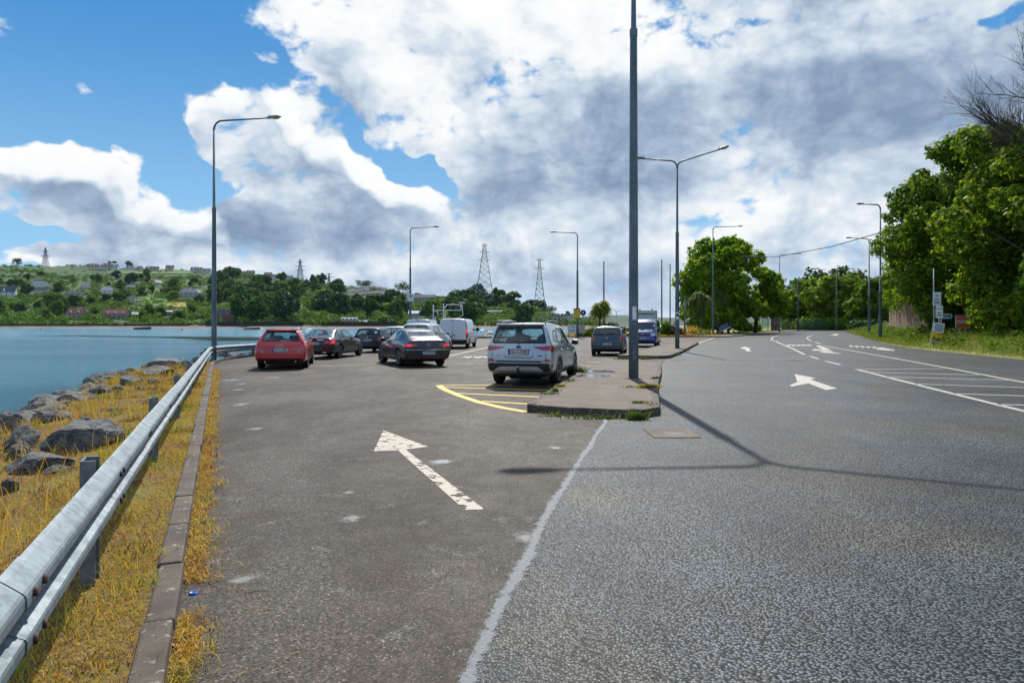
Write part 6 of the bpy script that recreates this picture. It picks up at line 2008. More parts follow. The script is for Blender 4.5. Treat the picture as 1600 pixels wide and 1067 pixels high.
def sedan_rows(L=4.69, W=.905, Hh=1.44, deck=.99, ro=-.98, fastback=False):
    f = W / .905; z = Hh / 1.44
    if fastback:
        return [row(ro, ro + .02, .30, .845 * f, .80, .82 * f, .66 * f, .985 * z, 1.01 * z), row(ro + .09, ro + .14, .25, .89 * f, .86, .86 * f, .655 * f, 1.02 * z, 1.045 * z), row(-.55, -.45, .21, W, .90, .87 * f, .62 * f, 1.12 * z, 1.16 * z), row(0.05, .25, .20, W, .91, .87 * f, .58 * f, 1.345 * z, 1.385 * z),
                row(.7, .78, .19, W, .905, .87 * f, .59 * f, 1.40 * z, 1.445 * z), row(1.35, 1.3, .19, W, .90, .865 * f, .59 * f, 1.385 * z, 1.44 * z), row(1.9, 1.58, .19, W, .89, .86 * f, .57 * f, 1.345 * z, 1.40 * z), row(2.45, 2.58, .20, W, .88, .85 * f, .68 * f, .92, .96), row(3.05, 3.1, .20, W * .985, .83, .79 * f, .60 * f, .87, .90), row(3.5, 3.45, .22, W * .92, .74, .70 * f, .52 * f, .77, .79), row(3.7, 3.63, .28, W * .73, .62, .58 * f, .46 * f, .66, .67)]
    return [row(ro, ro + .03, .30, .83 * f, .86, .80 * f, .66 * f, deck - .04, deck - .015), row(ro + .09, ro + .14, .24, .88 * f, .90, .84 * f, .67 * f, deck, deck + .02), row(-.55, -.48, .21, W, .92, .86 * f, .66 * f, deck + .03, deck + .055), row(-.15, .12, .20, W, .915, .86 * f, .58 * f, 1.33 * z, 1.375 * z),
            row(.45, .5, .19, W, .91, .86 * f, .585 * f, 1.385 * z, 1.43 * z), row(1.25, 1.2, .19, W, .90, .86 * f, .585 * f, 1.39 * z, 1.44 * z), row(1.85, 1.55, .19, W, .89, .855 * f, .565 * f, 1.345 * z, 1.40 * z), row(2.4, 2.55, .20, W, .88, .845 * f, .66 * f, .93, .965), row(3.05, 3.1, .20, W * .985, .84, .79 * f, .60 * f, .885, .915), row(3.45, 3.4, .22, W * .92, .74, .70 * f, .52 * f, .78, .80), row(3.66, 3.58, .28, W * .73, .62, .58 * f, .46 * f, .66, .67)]

def black_sedan(base, heading):
    c = Car('saloon_car', 'black saloon car parked right of the red estate car', 'car', base, heading, sedan_rows(), PAINT['black'], (2.84, .33, .775, .225), crease=((0, range(0, 12), .3), (2, range(3, 9), .3)))
    c.window('rear', [(-.66, 1.04), (.66, 1.04), (.52, 1.33), (-.52, 1.33)], M['glass'], 'rear_window')
    c.window('front', [(-.66, .97), (.66, .97), (.52, 1.33), (-.52, 1.33)], M['glass'], 'windscreen')
    c.both(c.window, [(-.12, .99), (.72, .97), (.72, 1.32), (.35, 1.315)], M['glass'], 'side_window', .025, .05)
    c.both(c.window, [(.76, .97), (2.05, .95), (1.58, 1.25), (1.36, 1.31), (.76, 1.325)], M['glass'], 'side_window', .025, .05)
    a, b = c.lamp([(.46, .84), (.74, .88), (.86, .84), (.85, .72), (.70, .69), (.48, .74)], M['red_lamp'])
    for v in ('right', 'left'):
        c.patch(v, [(-.97, .87), (-.66, .84), (-.72, .74), (-.97, .70)], M['brake'] if v == 'right' else M['red_lamp'], 'tail_light', .007)
        c.strip(v, [(.74, .93), (.74, .30)], .016); c.strip(v, [(1.98, .9), (2.02, .6), (1.95, .30)], .016); c.strip(v, [(.0, .94), (.08, .85), (.36, .68), (.42, .30)], .016)
        c.strip(v, [(-.2, 1.02), (.35, 1.335), (.8, 1.345), (1.36, 1.33), (1.62, 1.265)], .018, 'window_trim', M['chrome'], .008)
    c.strip('rear', [(-.44, .885), (.44, .885)], .03, 'boot_trim', M['chrome'], .01)
    c.patch('rear', [(-.7, .24), (.7, .24), (.74, .34), (-.74, .34)], M['trim'], 'diffuser', .006)
    c.plate('171-C-6104', .72); c.rings_on('rear', ((0, .93),), .042, .03, M['chrome'])
    c.handles(((.22, .84), (1.22, .83)), M['chrome']); c.box_on('underbody', M['well'], (0, 1.3, .25), (1.3, 3.9, .12))
    for s in (-1, 1): c.box_on('exhaust', M['chrome'], (s * .5, -1.0, .30), (.2, .06, .06), 0, .015)
    c.mirrors(1.98, .99, .87); c.seats(1.15, .3, .58, .36, 1.16, 2.05); c.finish(); c.add_wheels('alloy', 5)
    return c

def graphite_fastback(base, heading):
    c = Car('saloon_car', 'dark grey saloon with lit brake lights turning across the car park', 'car', base, heading, sedan_rows(4.77, .915, 1.45, fastback=True), PAINT['graphite'], (2.79, .33, .785, .225), crease=((0, range(0, 12), .3), (1, range(3, 9), .3)))
    c.window('rear', [(-.63, 1.11), (.63, 1.11), (.52, 1.36), (-.52, 1.36)], M['glass'], 'rear_window')
    c.window('front', [(-.66, .97), (.66, .97), (.52, 1.34), (-.52, 1.34)], M['glass'], 'windscreen')
    c.both(c.window, [(.0, .99), (.78, .97), (.78, 1.345), (.60, 1.345), (.32, 1.28)], M['glass'], 'side_window', .025, .05)
    c.both(c.window, [(.82, .97), (2.1, .95), (1.60, 1.27), (1.40, 1.33), (.82, 1.35)], M['glass'], 'side_window', .025, .05)
    c.both(c.window, [(-.40, 1.03), (-.05, .99), (.24, 1.24)], M['glass'], 'quarter_window', .022, .04)
    c.lamp([(.40, .86), (.66, .90), (.85, .885), (.86, .79), (.72, .76), (.46, .80)], M['red_lamp'])
    c.lamp([(.60, .85), (.83, .845), (.84, .80), (.66, .80)], M['brake'], 'brake_light', off=.016)
    for v in ('right', 'left'):
        c.patch(v, [(-.97, .885), (-.62, .885), (-.56, .84), (-.66, .78), (-.97, .77)], M['red_lamp'], 'tail_light', .007)
        c.strip(v, [(.80, .93), (.80, .30)], .016); c.strip(v, [(2.02, .9), (2.06, .6), (1.98, .30)], .016); c.strip(v, [(.05, .94), (.14, .85), (.38, .68), (.44, .30)], .016)
        c.strip(v, [(.42, .27), (2.3, .27)], .05, 'sill_trim', PAINT['silver2'], .008); c.strip(v, [(-.5, .86), (.6, .84), (2.4, .80)], .014, 'body_crease', PAINT['slate'], .004)
    c.strip('rear', [(-.82, .655), (.82, .655)], .02, 'bumper_trim', M['chrome'], .008); c.strip('rear', [(-.74, .35), (.74, .35)], .02, 'bumper_trim', M['red_lamp'], .008)
    c.patch('rear', [(-.7, .24), (.7, .24), (.74, .33), (-.74, .33)], M['trim'], 'diffuser', .006)
    c.plate('151-D-27493', .54); c.rings_on('rear', ((0, .84),), .065, .052, M['chrome'])
    p, n = c.proj('rear', (0, .84)); m = MB()
    for pts in (((-.035, .045), (-.015, -.012), (0, .02), (.015, -.012), (.035, .045)), ((-.05, .02), (-.022, -.05), (0, -.008), (.022, -.05), (.05, .02))):
        m.tube([p + n * .012 + Vector((x, 0, z)) for x, z in pts], .006, 5)
    m.build('badge', M['chrome'], c.root)
    for x, tx in ((-.62, 'CC'), (.62, 'TDI')):
        p, n = c.proj('rear', (x, .735)); text_mesh('lettering', tx, .05, M['chrome'], c.root, Matrix.Translation(p + Vector((0, -.012, 0))) @ Matrix.Rotation(PI / 2, 4, 'X'), bold=.002)
    c.handles(((.24, .85), (1.26, .84)), M['chrome']); c.box_on('underbody', M['well'], (0, 1.3, .25), (1.3, 3.9, .12))
    c.mirrors(2.02, .99, .88); c.seats(1.2, .35, .58, .36, 1.17, 2.1); c.finish(); c.add_wheels('alloy', 5, steer=8)
    return c

def hatch_rows(W, Hh, ro, L, belt=.92, rake=.3, box=False):
    f = L - (-ro)                                 # front end from the rear axle
    r = .06 if box else .10
    return [row(ro, ro + rake, .30, W * .93, belt + .01, W * .90, W * .70, Hh - .085, Hh - .045), row(ro + .09, ro + rake + .14, .24, W * .98, belt + .02, W * .945, W * .72, Hh - .06, Hh - .012), row(ro * .5, ro * .3, .20, W, belt + .015, W * .955, W * .735, Hh - .05, Hh - .002), row(.5, .5, .19, W, belt, W * .955, W * .735, Hh - .045, Hh),
            row(f * .37, f * .36, .19, W, belt - .01, W * .95, W * .73, Hh - .06, Hh - .012), row(f * .50, f * .44, .19, W, belt - .015, W * .95, W * .70, Hh - .11, Hh - .055), row(f * .66, f * .71, .20, W, belt - .02, W * .93, W * .74, belt + .03, belt + .07), row(f * .84, f * .85, .20, W * .97, belt - .07, W * .86, W * .64, belt - .02, belt + .02), row(f * .95, f * .93, .22, W * .9, belt - .2, W * .76, W * .56, belt - .14, belt - .12), row(f, f * .985, .28, W * .72, belt - .32, W * .62, W * .48, belt - .28, belt - .26)]
def hatch(name, label, base, heading, paint, W, Hh, ro, L, wb, belt=.92, rake=.3, plate=None, lampz=(.72, .92), lampx=.62, plate_z=.60, roof=None, R=.30, glass=None, rim='steelrim', sill=True, round_lamp=False):
    f = L + ro
    c = Car(name, label, 'car', base, heading, hatch_rows(W, Hh, ro, L, belt, rake), paint, (wb, R, W - .13, .19), crease=((0, range(0, 12), .3),))
    zt = Hh - .15; xb, xt = W * .80, W * .64
    c.window('rear', [(-xb, belt + .08), (xb, belt + .08), (xt, zt + .02), (-xt, zt + .02)], glass or M['glass'], 'rear_window')
    c.window('front', [(-xb, belt + .08), (xb, belt + .08), (xt, zt - .02), (-xt, zt - .02)], M['glass'], 'windscreen')
    b1 = f * .26
    c.both(c.window, [(ro * .45, belt + .08), (b1 - .02, belt + .06), (b1 - .02, zt), (ro * .1 + .05, zt - .02)], glass or M['glass'], 'side_window', .025, .05)
    c.both(c.window, [(b1 + .02, belt + .06), (f * .60, belt + .05), (f * .46, zt - .05), (f * .40, zt - .01), (b1 + .02, zt)], M['glass'], 'side_window', .025, .05)
    z0, z1 = lampz
    if round_lamp:
        c.lamp(rounded([(lampx, z0), (W * .93, z0), (W * .93, z1), (lampx, z1)], .1), M['red_lamp'])
    else:
        c.lamp([(lampx, z0 + .02), (W * .95, z0), (W * .96, z1 - .06), (W * .84, z1), (lampx + .04, z1 - .02)], M['red_lamp'])
    for v in ('right', 'left'):
        c.patch(v, [(ro, z1), (ro + .22, z1 - .02), (ro + .25, z0 + .1), (ro + .12, z0), (ro, z0)], M['red_lamp'], 'tail_light', .007)
        c.strip(v, [(b1, belt + .02), (b1, .30)], .016); c.strip(v, [(f * .58, belt), (f * .585, .6), (f * .56, .30)], .016)
    c.patch('rear', [(-W * .8, .24), (W * .8, .24), (W * .84, .35), (-W * .84, .35)], M['trim'], 'lower_bumper', .006)
    c.strip('rear', [(-W * .85, .60 if plate_z > .62 else .655), (W * .85, .60 if plate_z > .62 else .655)], .014)
    if plate: c.plate(plate, plate_z)
    p = c.proj('rear', (0, belt + .09))[0]
    c.tube_on('wiper', M['trim'], [p + Vector((0, -.02, 0)), p + Vector((.04, .0, .05)), p + Vector((.3, .02, .07))], .011, 6)
    c.box_on('badge', M['chrome'], tuple(c.proj('rear', (0, belt - .05))[0] + Vector((0, -.008, 0))), (.09, .012, .06), 0, .01)
    if roof:
        c.tube_on('aerial', M['trim'], [(0, roof, Hh - .02), (0, roof - .1, Hh + .2)], .008, 5)
    c.handles(((b1 + .14, belt - .08),)); c.box_on('underbody', M['well'], (0, wb / 2, .25), (W * 1.4, L * .8, .12))
    c.mirrors(f * .57, belt + .10, W * .955, size=(.18, .11, .13)); c.seats(f * .33, .2, .62, W * .39, Hh - .26, f * .60); c.finish(); c.add_wheels(rim, 5)
    return c

def van(name, label, base, heading, paint, L=5.0, W=.975, Hh=1.97, ro=-.93, wb=3.1, front_face=False, windows=False, plate=None):
    f = L + ro
    rows = [row(ro, ro + .05, .42, W * .955, 1.12, W * .945, W * .845, Hh - .10, Hh - .045), row(ro + .07, ro + .13, .34, W * .99, 1.13, W * .97, W * .86, Hh - .07, Hh - .012), row(ro * .4, ro * .4, .26, W, 1.12, W * .975, W * .865, Hh - .06, Hh), row(.8, .8, .25, W, 1.11, W * .975, W * .865, Hh - .06, Hh),
            row(f * .55, f * .55, .25, W, 1.10, W * .97, W * .86, Hh - .07, Hh - .01), row(f * .70, f * .62, .25, W, 1.09, W * .965, W * .83, Hh - .12, Hh - .06), row(f * .86, f * .885, .25, W, 1.07, W * .94, W * .74, 1.14, 1.17), row(f * .94, f * .95, .26, W * .96, .98, W * .86, W * .66, 1.02, 1.04), row(f * .985, f * .98, .28, W * .88, .78, W * .76, W * .58, .84, .86), row(f, f * .995, .34, W * .74, .62, W * .66, W * .5, .70, .72)]
    c = Car(name, label, 'van', base, heading, rows, paint, (wb, .325, W - .15, .21), bulge=(.02, .08), crease=((0, range(0, 16), .75), (1, range(0, 12), .3)))
    c.window('front', [(-W * .80, 1.17), (W * .80, 1.17), (W * .70, Hh - .20), (-W * .70, Hh - .20)], M['glass'], 'windscreen')
    c.both(c.window, [(f * .56, 1.14), (f * .845, 1.12), (f * .70, Hh - .24), (f * .56, Hh - .22)], M['glass'], 'side_window', .03, .06)
    if windows:
        c.both(c.window, [(.75, 1.14), (f * .52, 1.14), (f * .52, Hh - .22), (.75, Hh - .22)], M['glass_dark'], 'side_window', .03, .06)
        c.both(c.window, [(-.6, 1.14), (.65, 1.14), (.65, Hh - .22), (-.5, Hh - .22)], M['glass_dark'], 'side_window', .03, .06)
    for s in (-1, 1):
        q = [(s * W * .895, .62), (s * W * .955, .62), (s * W * .93, Hh - .12), (s * W * .85, Hh - .12)]
        c.patch('rear', q if s > 0 else q[::-1], M['trim'], 'pillar_trim', .006)
        q = [(s * W * .90, .95), (s * W * .95, .95), (s * W * .94, 1.22), (s * W * .89, 1.22)]
        c.patch('rear', q if s > 0 else q[::-1], M['brake'] if s > 0 else M['red_lamp'], 'tail_light', .014)
        q = [(s * W * .90, 1.24), (s * W * .94, 1.24), (s * W * .93, 1.42), (s * W * .88, 1.42)]
        c.patch('rear', q if s > 0 else q[::-1], M['pale_lamp'], 'reversing_light', .014)
    for v in ('right', 'left'):
        c.patch(v, [(ro, .64), (ro + .10, .64), (ro + .13, Hh - .2), (ro + .05, Hh - .2)], M['trim'], 'pillar_trim', .006)
        c.patch(v, [(ro, .98), (ro + .09, .98), (ro + .10, 1.24), (ro, 1.24)], M['brake'] if v == 'right' else M['red_lamp'], 'tail_light', .012)
        c.strip(v, [(f * .54, Hh - .15), (f * .54, .36)], .02); c.strip(v, [(f * .85, 1.08), (f * .86, .7), (f * .80, .4)], .02)
        c.strip(v, [(.62, Hh - .2), (.62, .42)], .02); c.strip(v, [(-.5, 1.02), (f * .55, 1.02)], .03, 'side_groove', PAINT['silver2'], .004)
    c.patch('rear', [(-W * .93, .40), (W * .93, .40), (W * .95, .58), (-W * .95, .58)], M['trim'], 'rear_bumper', .02)
    c.strip('rear', [(0, .60), (0, Hh - .15)], .02); c.strip('rear', [(-W * .85, .96), (-.03, .96)], .02, 'door_groove', PAINT['silver2'], .004); c.strip('rear', [(.03, .96), (W * .85, .96)], .02, 'door_groove', PAINT['silver2'], .004)
    c.box_on('brake_light', M['red_lamp'], tuple(c.proj('rear', (-.05, Hh - .085))[0] + Vector((0, -.01, 0))), (.22, .03, .05))
    c.box_on('door_handle', M['trim'], tuple(c.proj('rear', (.09, .88))[0] + Vector((0, -.015, 0))), (.12, .03, .05))
    if plate: c.plate(plate, .78, x=-.3)
    if front_face:
        hl = [(.50, .80), (.84, .80), (.86, .93), (.52, .97)]
        c.lamp(hl, M['pale_lamp'], 'headlight', 'front')
        c.lamp([(.86, .80), (.93, .80), (.93, .92), (.88, .93)], M['amber_lamp'], 'indicator', 'front')
        c.patch('front', [(-.48, .80), (.48, .80), (.48, .93), (-.48, .93)], M['trim'], 'grille', .008)
        c.patch('front', [(-.72, .36), (.72, .36), (.76, .50), (-.76, .50)], M['trim'], 'air_intake', .008)
        c.strip('front', [(-.86, .75), (.86, .75)], .016); c.strip('front', [(-.74, 1.12), (.74, 1.12)], .03)
        c.rings_on('front', ((0, .87),), .07, .055, M['chrome']); c.plate('02-C-22418', .62, 'front')
        for s in (-.35, .3): c.tube_on('wiper', M['trim'], [c.proj('front', (s, 1.16))[0] + Vector((0, .02, 0)), c.proj('front', (s - .4, 1.24))[0] + Vector((0, .02, 0))], .012, 6)
    c.handles(((f * .60, .98),), M['trim']); c.box_on('underbody', M['well'], (0, wb / 2, .32), (1.5, L * .8, .14))
    c.mirrors(f * .80, 1.22, W * .95, M['trim'], (.22, .14, .26)); c.seats(f * .55, .2, .80, .45, 1.52, f * .82, back=False)
    c.box_on('bulkhead', M['cabin'], (0, f * .42, 1.1), (W * 1.6, .04, 1.5))
    c.finish(); c.add_wheels('steelrim', 6)
    return c

def place(p, d=0):          # ground point under the middle of the rear axle
    return (p[0], p[1])
S = silver_suv((.42, 19.55), 14.5)
red_estate((-8.45, 26.3), -12)
black_sedan((-8.95, 33.6), 7)
hatch('hatchback', 'small dark hatchback with a pale roof band parked beyond the black saloon', (-8.0, 40.4), 9, PAINT['navy'], .84, 1.41, -.62, 3.72, 2.47, .90, .16, '08-C-4410', (.66, .90), .60, .70, R=.30, rim='alloy', round_lamp=True)
graphite_fastback((-3.55, 27.6), -24)
hatch('hatchback', 'silver hatchback mostly hidden between the dark hatchback and the dark grey saloon', (-7.0, 43.5), 9, PAINT['silver2'], .87, 1.47, -.75, 4.2, 2.6, .92, .28, '06-C-1182')
w = hatch('suv', 'white car with black rear window parked behind the dark grey saloon', (-4.75, 36.6), 10, PAINT['white'], .91, 1.66, -.9, 4.5, 2.67, 1.0, .34, '142-C-7788', (.86, 1.08), .62, .8, 0.0, .345, M['glass_dark'], 'alloy')
van('van', 'white panel van with closed rear doors parked facing the water', (-3.75, 46.9), 5, PAINT['white'], plate='152-C-9210')
v2 = van('van', 'white van with a ladder rack on its roof parked left of the panel van', (-6.95, 54.0), 4, PAINT['white'], plate='10-C-6523')
hatch('hatchback', 'grey-blue small hatchback parked just left of the nearest lamp post', (4.9, 36.4), 13, PAINT['slate'], .84, 1.50, -.52, 3.62, 2.37, .95, .26, '04-C-10661', (.74, 1.0), .60, .60, .4)
vb = van('van', 'bright blue van facing the viewer behind the nearest lamp post', (9.9, 52.0), 180 + 15, PAINT['blue'], 4.9, .92, 1.96, -.9, 2.92, True, True)
def roof_rack(c, Hh, y0, y1):
    m = MB()
    for k in range(4):
        y = y0 + (y1 - y0) * k / 3
        m.tube([(-.82, y, Hh - .08), (-.80, y, Hh + .12), (.80, y, Hh + .12), (.82, y, Hh - .08)], .018, 6)
    for s in (-.8, .8): m.tube([(s, y0, Hh + .12), (s, y1, Hh + .12)], .018, 6)
    r = m.build('roof_rack', M['galv'], c.root)
    m = MB()
    for s in (-.55, -.2): m.tube([(s, y0 - .3, Hh + .18), (s, y1 + .2, Hh + .18)], .022, 6)
    for k in range(9): y = y0 + (y1 - y0) * k / 8; m.tube([(-.55, y, Hh + .18), (-.2, y, Hh + .18)], .014, 5)
    m.build('ladder', M['galv'], r)
roof_rack(v2, 1.97, -.7, 2.1)
# ------------------------------------------------------------------ right-hand bank, wall, trees
def offset_line(pl, d):
    nm = seg_normals(pl); return [(p[0] - n.x * d, p[1] - n.y * d) for p, n in zip(pl, nm)]     # to the right of travel
RL = [tuple(p) for p in resample(ROADR[:11], 1.5)]
def right_bank():
    offs = [(-.05, .0), (.25, .10), (.8, .22), (1.8, .40), (3.2, .6), (5, 1.0), (8, 2.2), (14, 4.2), (30, 7.0), (70, 9)]
    lines = [offset_line(RL, o) for o, z in offs]; V = []
    for i in range(len(RL)):
        for (o, z), ln in zip(offs, lines):
            x, y = ln[i]; V.append((x, y, z + (.12 * mnoise.noise(Vector((x * .5, y * .5, 0))) if o > .5 else 0) - .004))
    k = len(offs); Fc = []
    for i in range(len(RL) - 1):
        for j in range(k - 1):
            a = i * k + j; Fc.append((a, a + k, a + k + 1, a + 1))
    o = np_mesh('bank', V, Fc, M['far_grass'], kind='structure', smooth=True)
    return BVHTree.FromPolygons([Vector(v) for v in V], Fc)
RB = right_bank()
def rbz(x, y):
    h = RB.ray_cast(Vector((x, y, 60)), Vector((0, 0, -1)))
    return h[0].z if h[0] else .2

def right_growth():
    r = np.random.default_rng(31); P = []; hh = []
    L = np.array(RL); nm = seg_normals(RL)
    idx = [i for i, p in enumerate(RL) if 28 < p[1] < 168]
    while len(P) < 46000:
        i = idx[int(len(idx) * r.random() ** 1.25)]
        o = .15 + 4.6 * r.random() ** 1.3
        x = RL[i][0] - nm[i].x * o + r.normal(0, .5); y = RL[i][1] - nm[i].y * o + r.normal(0, .5)
        n = mnoise.noise(Vector((x * .45, y * .45, 9)))
        P.append((x, y, rbz(x, y) - .02)); hh.append((.22 + .30 * min(1, o / 1.5) + .42 * max(0, n)) * r.uniform(.5, 1.25))
    P = np.array(P); n = len(P)
    blades('verge_grass', P, np.array(hh), NR.uniform(.012, .026, n) * (P[:, 1] / 45), NR.uniform(.2, .9, n), M['verge'], seed=33)
    B = []
    for k in range(420):
        i = idx[int(len(idx) * r.random() ** 1.3)]; o = r.uniform(.5, 5)
        x = RL[i][0] - nm[i].x * o; y = RL[i][1] - nm[i].y * o; s = r.uniform(.25, .7)
        B.append((x, y, rbz(x, y) + s * .5, s, s, s * .8))
    V, Fc = leaf_cloud(B, 21000, .085, 34, .3)
    np_mesh('verge_weeds', V, Fc, M['leaf'], kind='stuff')
right_growth()

def brick_wall():
    m, t, b = new_mat('old_brickwork')
    P = objc(t)
    br = t.new('ShaderNodeTexBrick'); br.offset = .5
    sx = t.new('ShaderNodeSeparateXYZ'); t.l.new(P, sx.inputs[0]); cx = t.new('ShaderNodeCombineXYZ')
    t.l.new(sx.outputs[1], cx.inputs[0]); t.l.new(sx.outputs[2], cx.inputs[1]); t.l.new(cx.outputs[0], br.inputs['Vector'])
    br.inputs['Scale'].default_value = 1.0; br.inputs['Brick Width'].default_value = .60; br.inputs['Row Height'].default_value = .22; br.inputs['Mortar Size'].default_value = .024
    br.inputs['Color1'].default_value = (.22, .12, .06, 1); br.inputs['Color2'].default_value = (.30, .185, .095, 1); br.inputs['Mortar'].default_value = (.18, .14, .10, 1)
    n = t.noise(P, .8, 5, .65)
    c = t.mix(t.ss(n, .5, .7, 0, .55), br.outputs[0], (.22, .15, .10))
    t.l.new(c, b.inputs['Base Color']); b.inputs['Roughness'].default_value = .9
    bump(t, b, t.math('SUBTRACT', 1.0, br.outputs['Fac']), .012, 1)
    W_ = [(34.9, 55), (39.6, 68.5), (44.2, 81), (52.5, 99)]; hs_ = [4.4, 6.2, 6.4, 6.2]
    t_ = thing('brick_wall', 'tall old brick retaining wall under the ivy beside the right-hand lamps', 'wall', (39.6, 68.5, 0))
    bm = bmesh.new(); inv = Vector((39.6, 68.5, 0)); A = []
    nm2 = seg_normals(W_)
    for (x, y), h, n2 in zip(W_, hs_, nm2):
        A.append([bm.verts.new(Vector(v) - inv) for v in ((x, y, -.3), (x - n2.x * -.12 * 0, y, h), (x - n2.x * .8, y - n2.y * .8, h), (x - n2.x * 1.0, y - n2.y * 1.0, -.3))])
    for a, c2 in zip(A, A[1:]):
        for k in range(3): bm.faces.new((a[k], a[k + 1], c2[k + 1], c2[k]))
    bm.faces.new(A[0]); bm.faces.new(A[-1][::-1])
    mb = MB(); mb.bm.free(); mb.bm = bm; mb.build('masonry', m, t_)
    mb = MB(); d = (Vector(W_[1]) - Vector(W_[0])).normalized()
    for f in (.55, .8):
        p = Vector(W_[0]).lerp(Vector(W_[1]), f); mb.tube([(p.x - .08 - inv.x, p.y - inv.y, .2), (p.x - .08 - inv.x, p.y - inv.y, 4.6)], .07, 8)
    mb.build('drain_pipe', M['pole2'], t_)
brick_wall()

RT = [(36.9, 60.5, 14.2, 10.5, 'leafy tree overhanging the brick wall at the left end of the right-hand thicket', 'leaf', 30000, 41),
      (35.8, 55.0, 16.4, 12.5, 'tall leafy sycamore second from the wall in the right-hand thicket', 'leaf', 52000, 42),
      (34.6, 48.5, 15.4, 12.5, 'tall leafy sycamore behind the red sign', 'leaf', 52000, 43),
      (32.8, 42.5, 13.6, 12.5, 'broad leafy sycamore nearest the right edge, below the bare branches', 'leaf', 50000, 44),
      (30.6, 36.0, 11.5, 9.0, 'lower leafy tree cut off by the right edge', 'leaf', 20000, 45),
      (43.5, 70, 13.5, 11.0, 'dark tree rising behind the brick wall', 'leaf_dark', 9000, 46)]
for x, y, h, w, lab, mt, n, sd_ in RT:
    make_tree(lab, (x, y, .6), h, w, n, .145 if y < 65 else .3, sd_, mt, .42 if y > 60 else .02, .3, 60, .27, 'tree', None, .62, 6)
def ivy_mass():
    r = np.random.default_rng(8); B = []
    for k in range(90):
        f = r.random(); x, y = 33.0 + 4.8 * f + r.normal(0, .3), 52 + 18 * f
        B.append((x - .2, y, 6.0 + 3.6 * r.random(), .9, .9, 1.1))
    wl = [(34.9, 55), (39.6, 68.5), (44.2, 81), (52.5, 99)]
    for k in range(130):
        q = r.random() * 3; i = int(q); f = q - i; x = wl[i][0] + (wl[i + 1][0] - wl[i][0]) * f; y = wl[i][1] + (wl[i + 1][1] - wl[i][1]) * f
        s = r.uniform(.5, 1.1); B.append((x - .25 + r.normal(0, .2), y, 6.6 - 2.2 * r.random() ** 2 + .5 * r.normal(), s, s, s * 1.3))
    V, Fc = leaf_cloud(B, 20000, .17, 50, .5)
    o = np_mesh('ivy', V, Fc, M['leaf_light']); tag(o, 'bright ivy spilling over the top of the brick wall', 'ivy')
    B = []
    for k in range(110):
        f = r.random(); x, y = 26.6 + 5.6 * f, 33 + 18.5 * f
        B.append((x + 1.6 + r.normal(0, .5), y, .8 + 3.2 * r.random(), .9, .9, .9))
    for k in range(30): B.append((31.6 + 2.0 * r.random(), 52.4 + 3.2 * r.random(), .5 + 5.6 * r.random(), .8, .8, .9))
    V, Fc = leaf_cloud(B, 34000, .14, 51, .5)
    o = np_mesh('bramble_thicket', V, Fc, M['leaf']); tag(o, 'dense leafy undergrowth filling the foot of the trees behind the signs', 'undergrowth')
ivy_mass()

def bare_tree():
    t = thing('bare_tree', 'leafless tree whose bare branches reach in at the top right corner', 'tree', (34.4, 43, 1.5))
    mb = MB(); r = random.Random(12)
    mb.tube([(0, 0, 0), (-.2, 0, 6), (-.6, -.2, 10.5)], [.35, .28, .2], 8)
    def grow(p, d, L, rad, lv):
        pts = [p]; q = p; dd = d.copy(); n = 4
        for k in range(n):
            dd = (dd + Vector((r.uniform(-.16, .16), r.uniform(-.16, .16), r.uniform(-.08, .13)))).normalized()
            q = q + dd * L / n; pts.append(q)
        mb.tube(pts, [rad * (1 - .7 * k / n) for k in range(n + 1)], 5 if lv < 2 else 4, caps=False)
        if lv < 4:
            for k in range(1, n + 1):
                for s in range(1 if lv > 2 else (2 if lv > 0 else 2)):
                    if lv > 1 and r.random() < .45: continue
                    a = Vector((r.uniform(-1, 1), r.uniform(-1, 1), r.uniform(-.5, 1))).normalized()
                    nd = (dd * 1.0 + a * .75).normalized()
                    grow(pts[k], nd, L * r.uniform(.45, .68), rad * (.55 - .06 * k), lv + 1)
    for d, L in (((-.92, -.05, .20), 4.4), ((-.8, .1, .5), 4.6), ((-.45, 0, .9), 5), ((-.75, -.2, -.02), 3.9), ((.3, .2, .9), 5)):
        grow(Vector((-.6, -.2, 10.3)), Vector(d).normalized(), L, .13, 0)
    mb.build('branches', M['bark'], t, smooth=True)
bare_tree()

# ------------------------------------------------------------------ far verge, path, trees in the middle
VERGE = [(5.4, 84.6), (22, 83.7), (25.2, 83.2), (34, 100), (46, 122), (56, 140), (66, 158), (74, 176), (96, 196), (150, 214), (170, 300), (70, 300), (40, 205), (18, 140), (9, 108), (5.6, 90)]
flat('far_verge', VERGE, .07, M['far_grass'])
def far_path():
    a = [tuple(p) for p in resample([(23.5, 83.9), (25.2, 83.4), (34, 100), (46, 122), (56, 140), (66, 158), (74, 176)], 3)]
    l = [(p[0] + n.x * 2.6, p[1] + n.y * 2.6) for p, n in zip(a, seg_normals(a))]
    V = [(x + .0, y, .105) for x, y in a] + [(x, y, .105) for x, y in l]; k = len(a)
    np_mesh('footpath', V, [(i, i + 1, i + 1 + k, i + k) for i in range(k - 1)], M['island'], kind='structure')
    kerb_line('kerb', [(5.4, 84.5), (22, 83.5), (25, 83)] + ROADL[9:], .12, .16, 3.0, 1)
far_path()
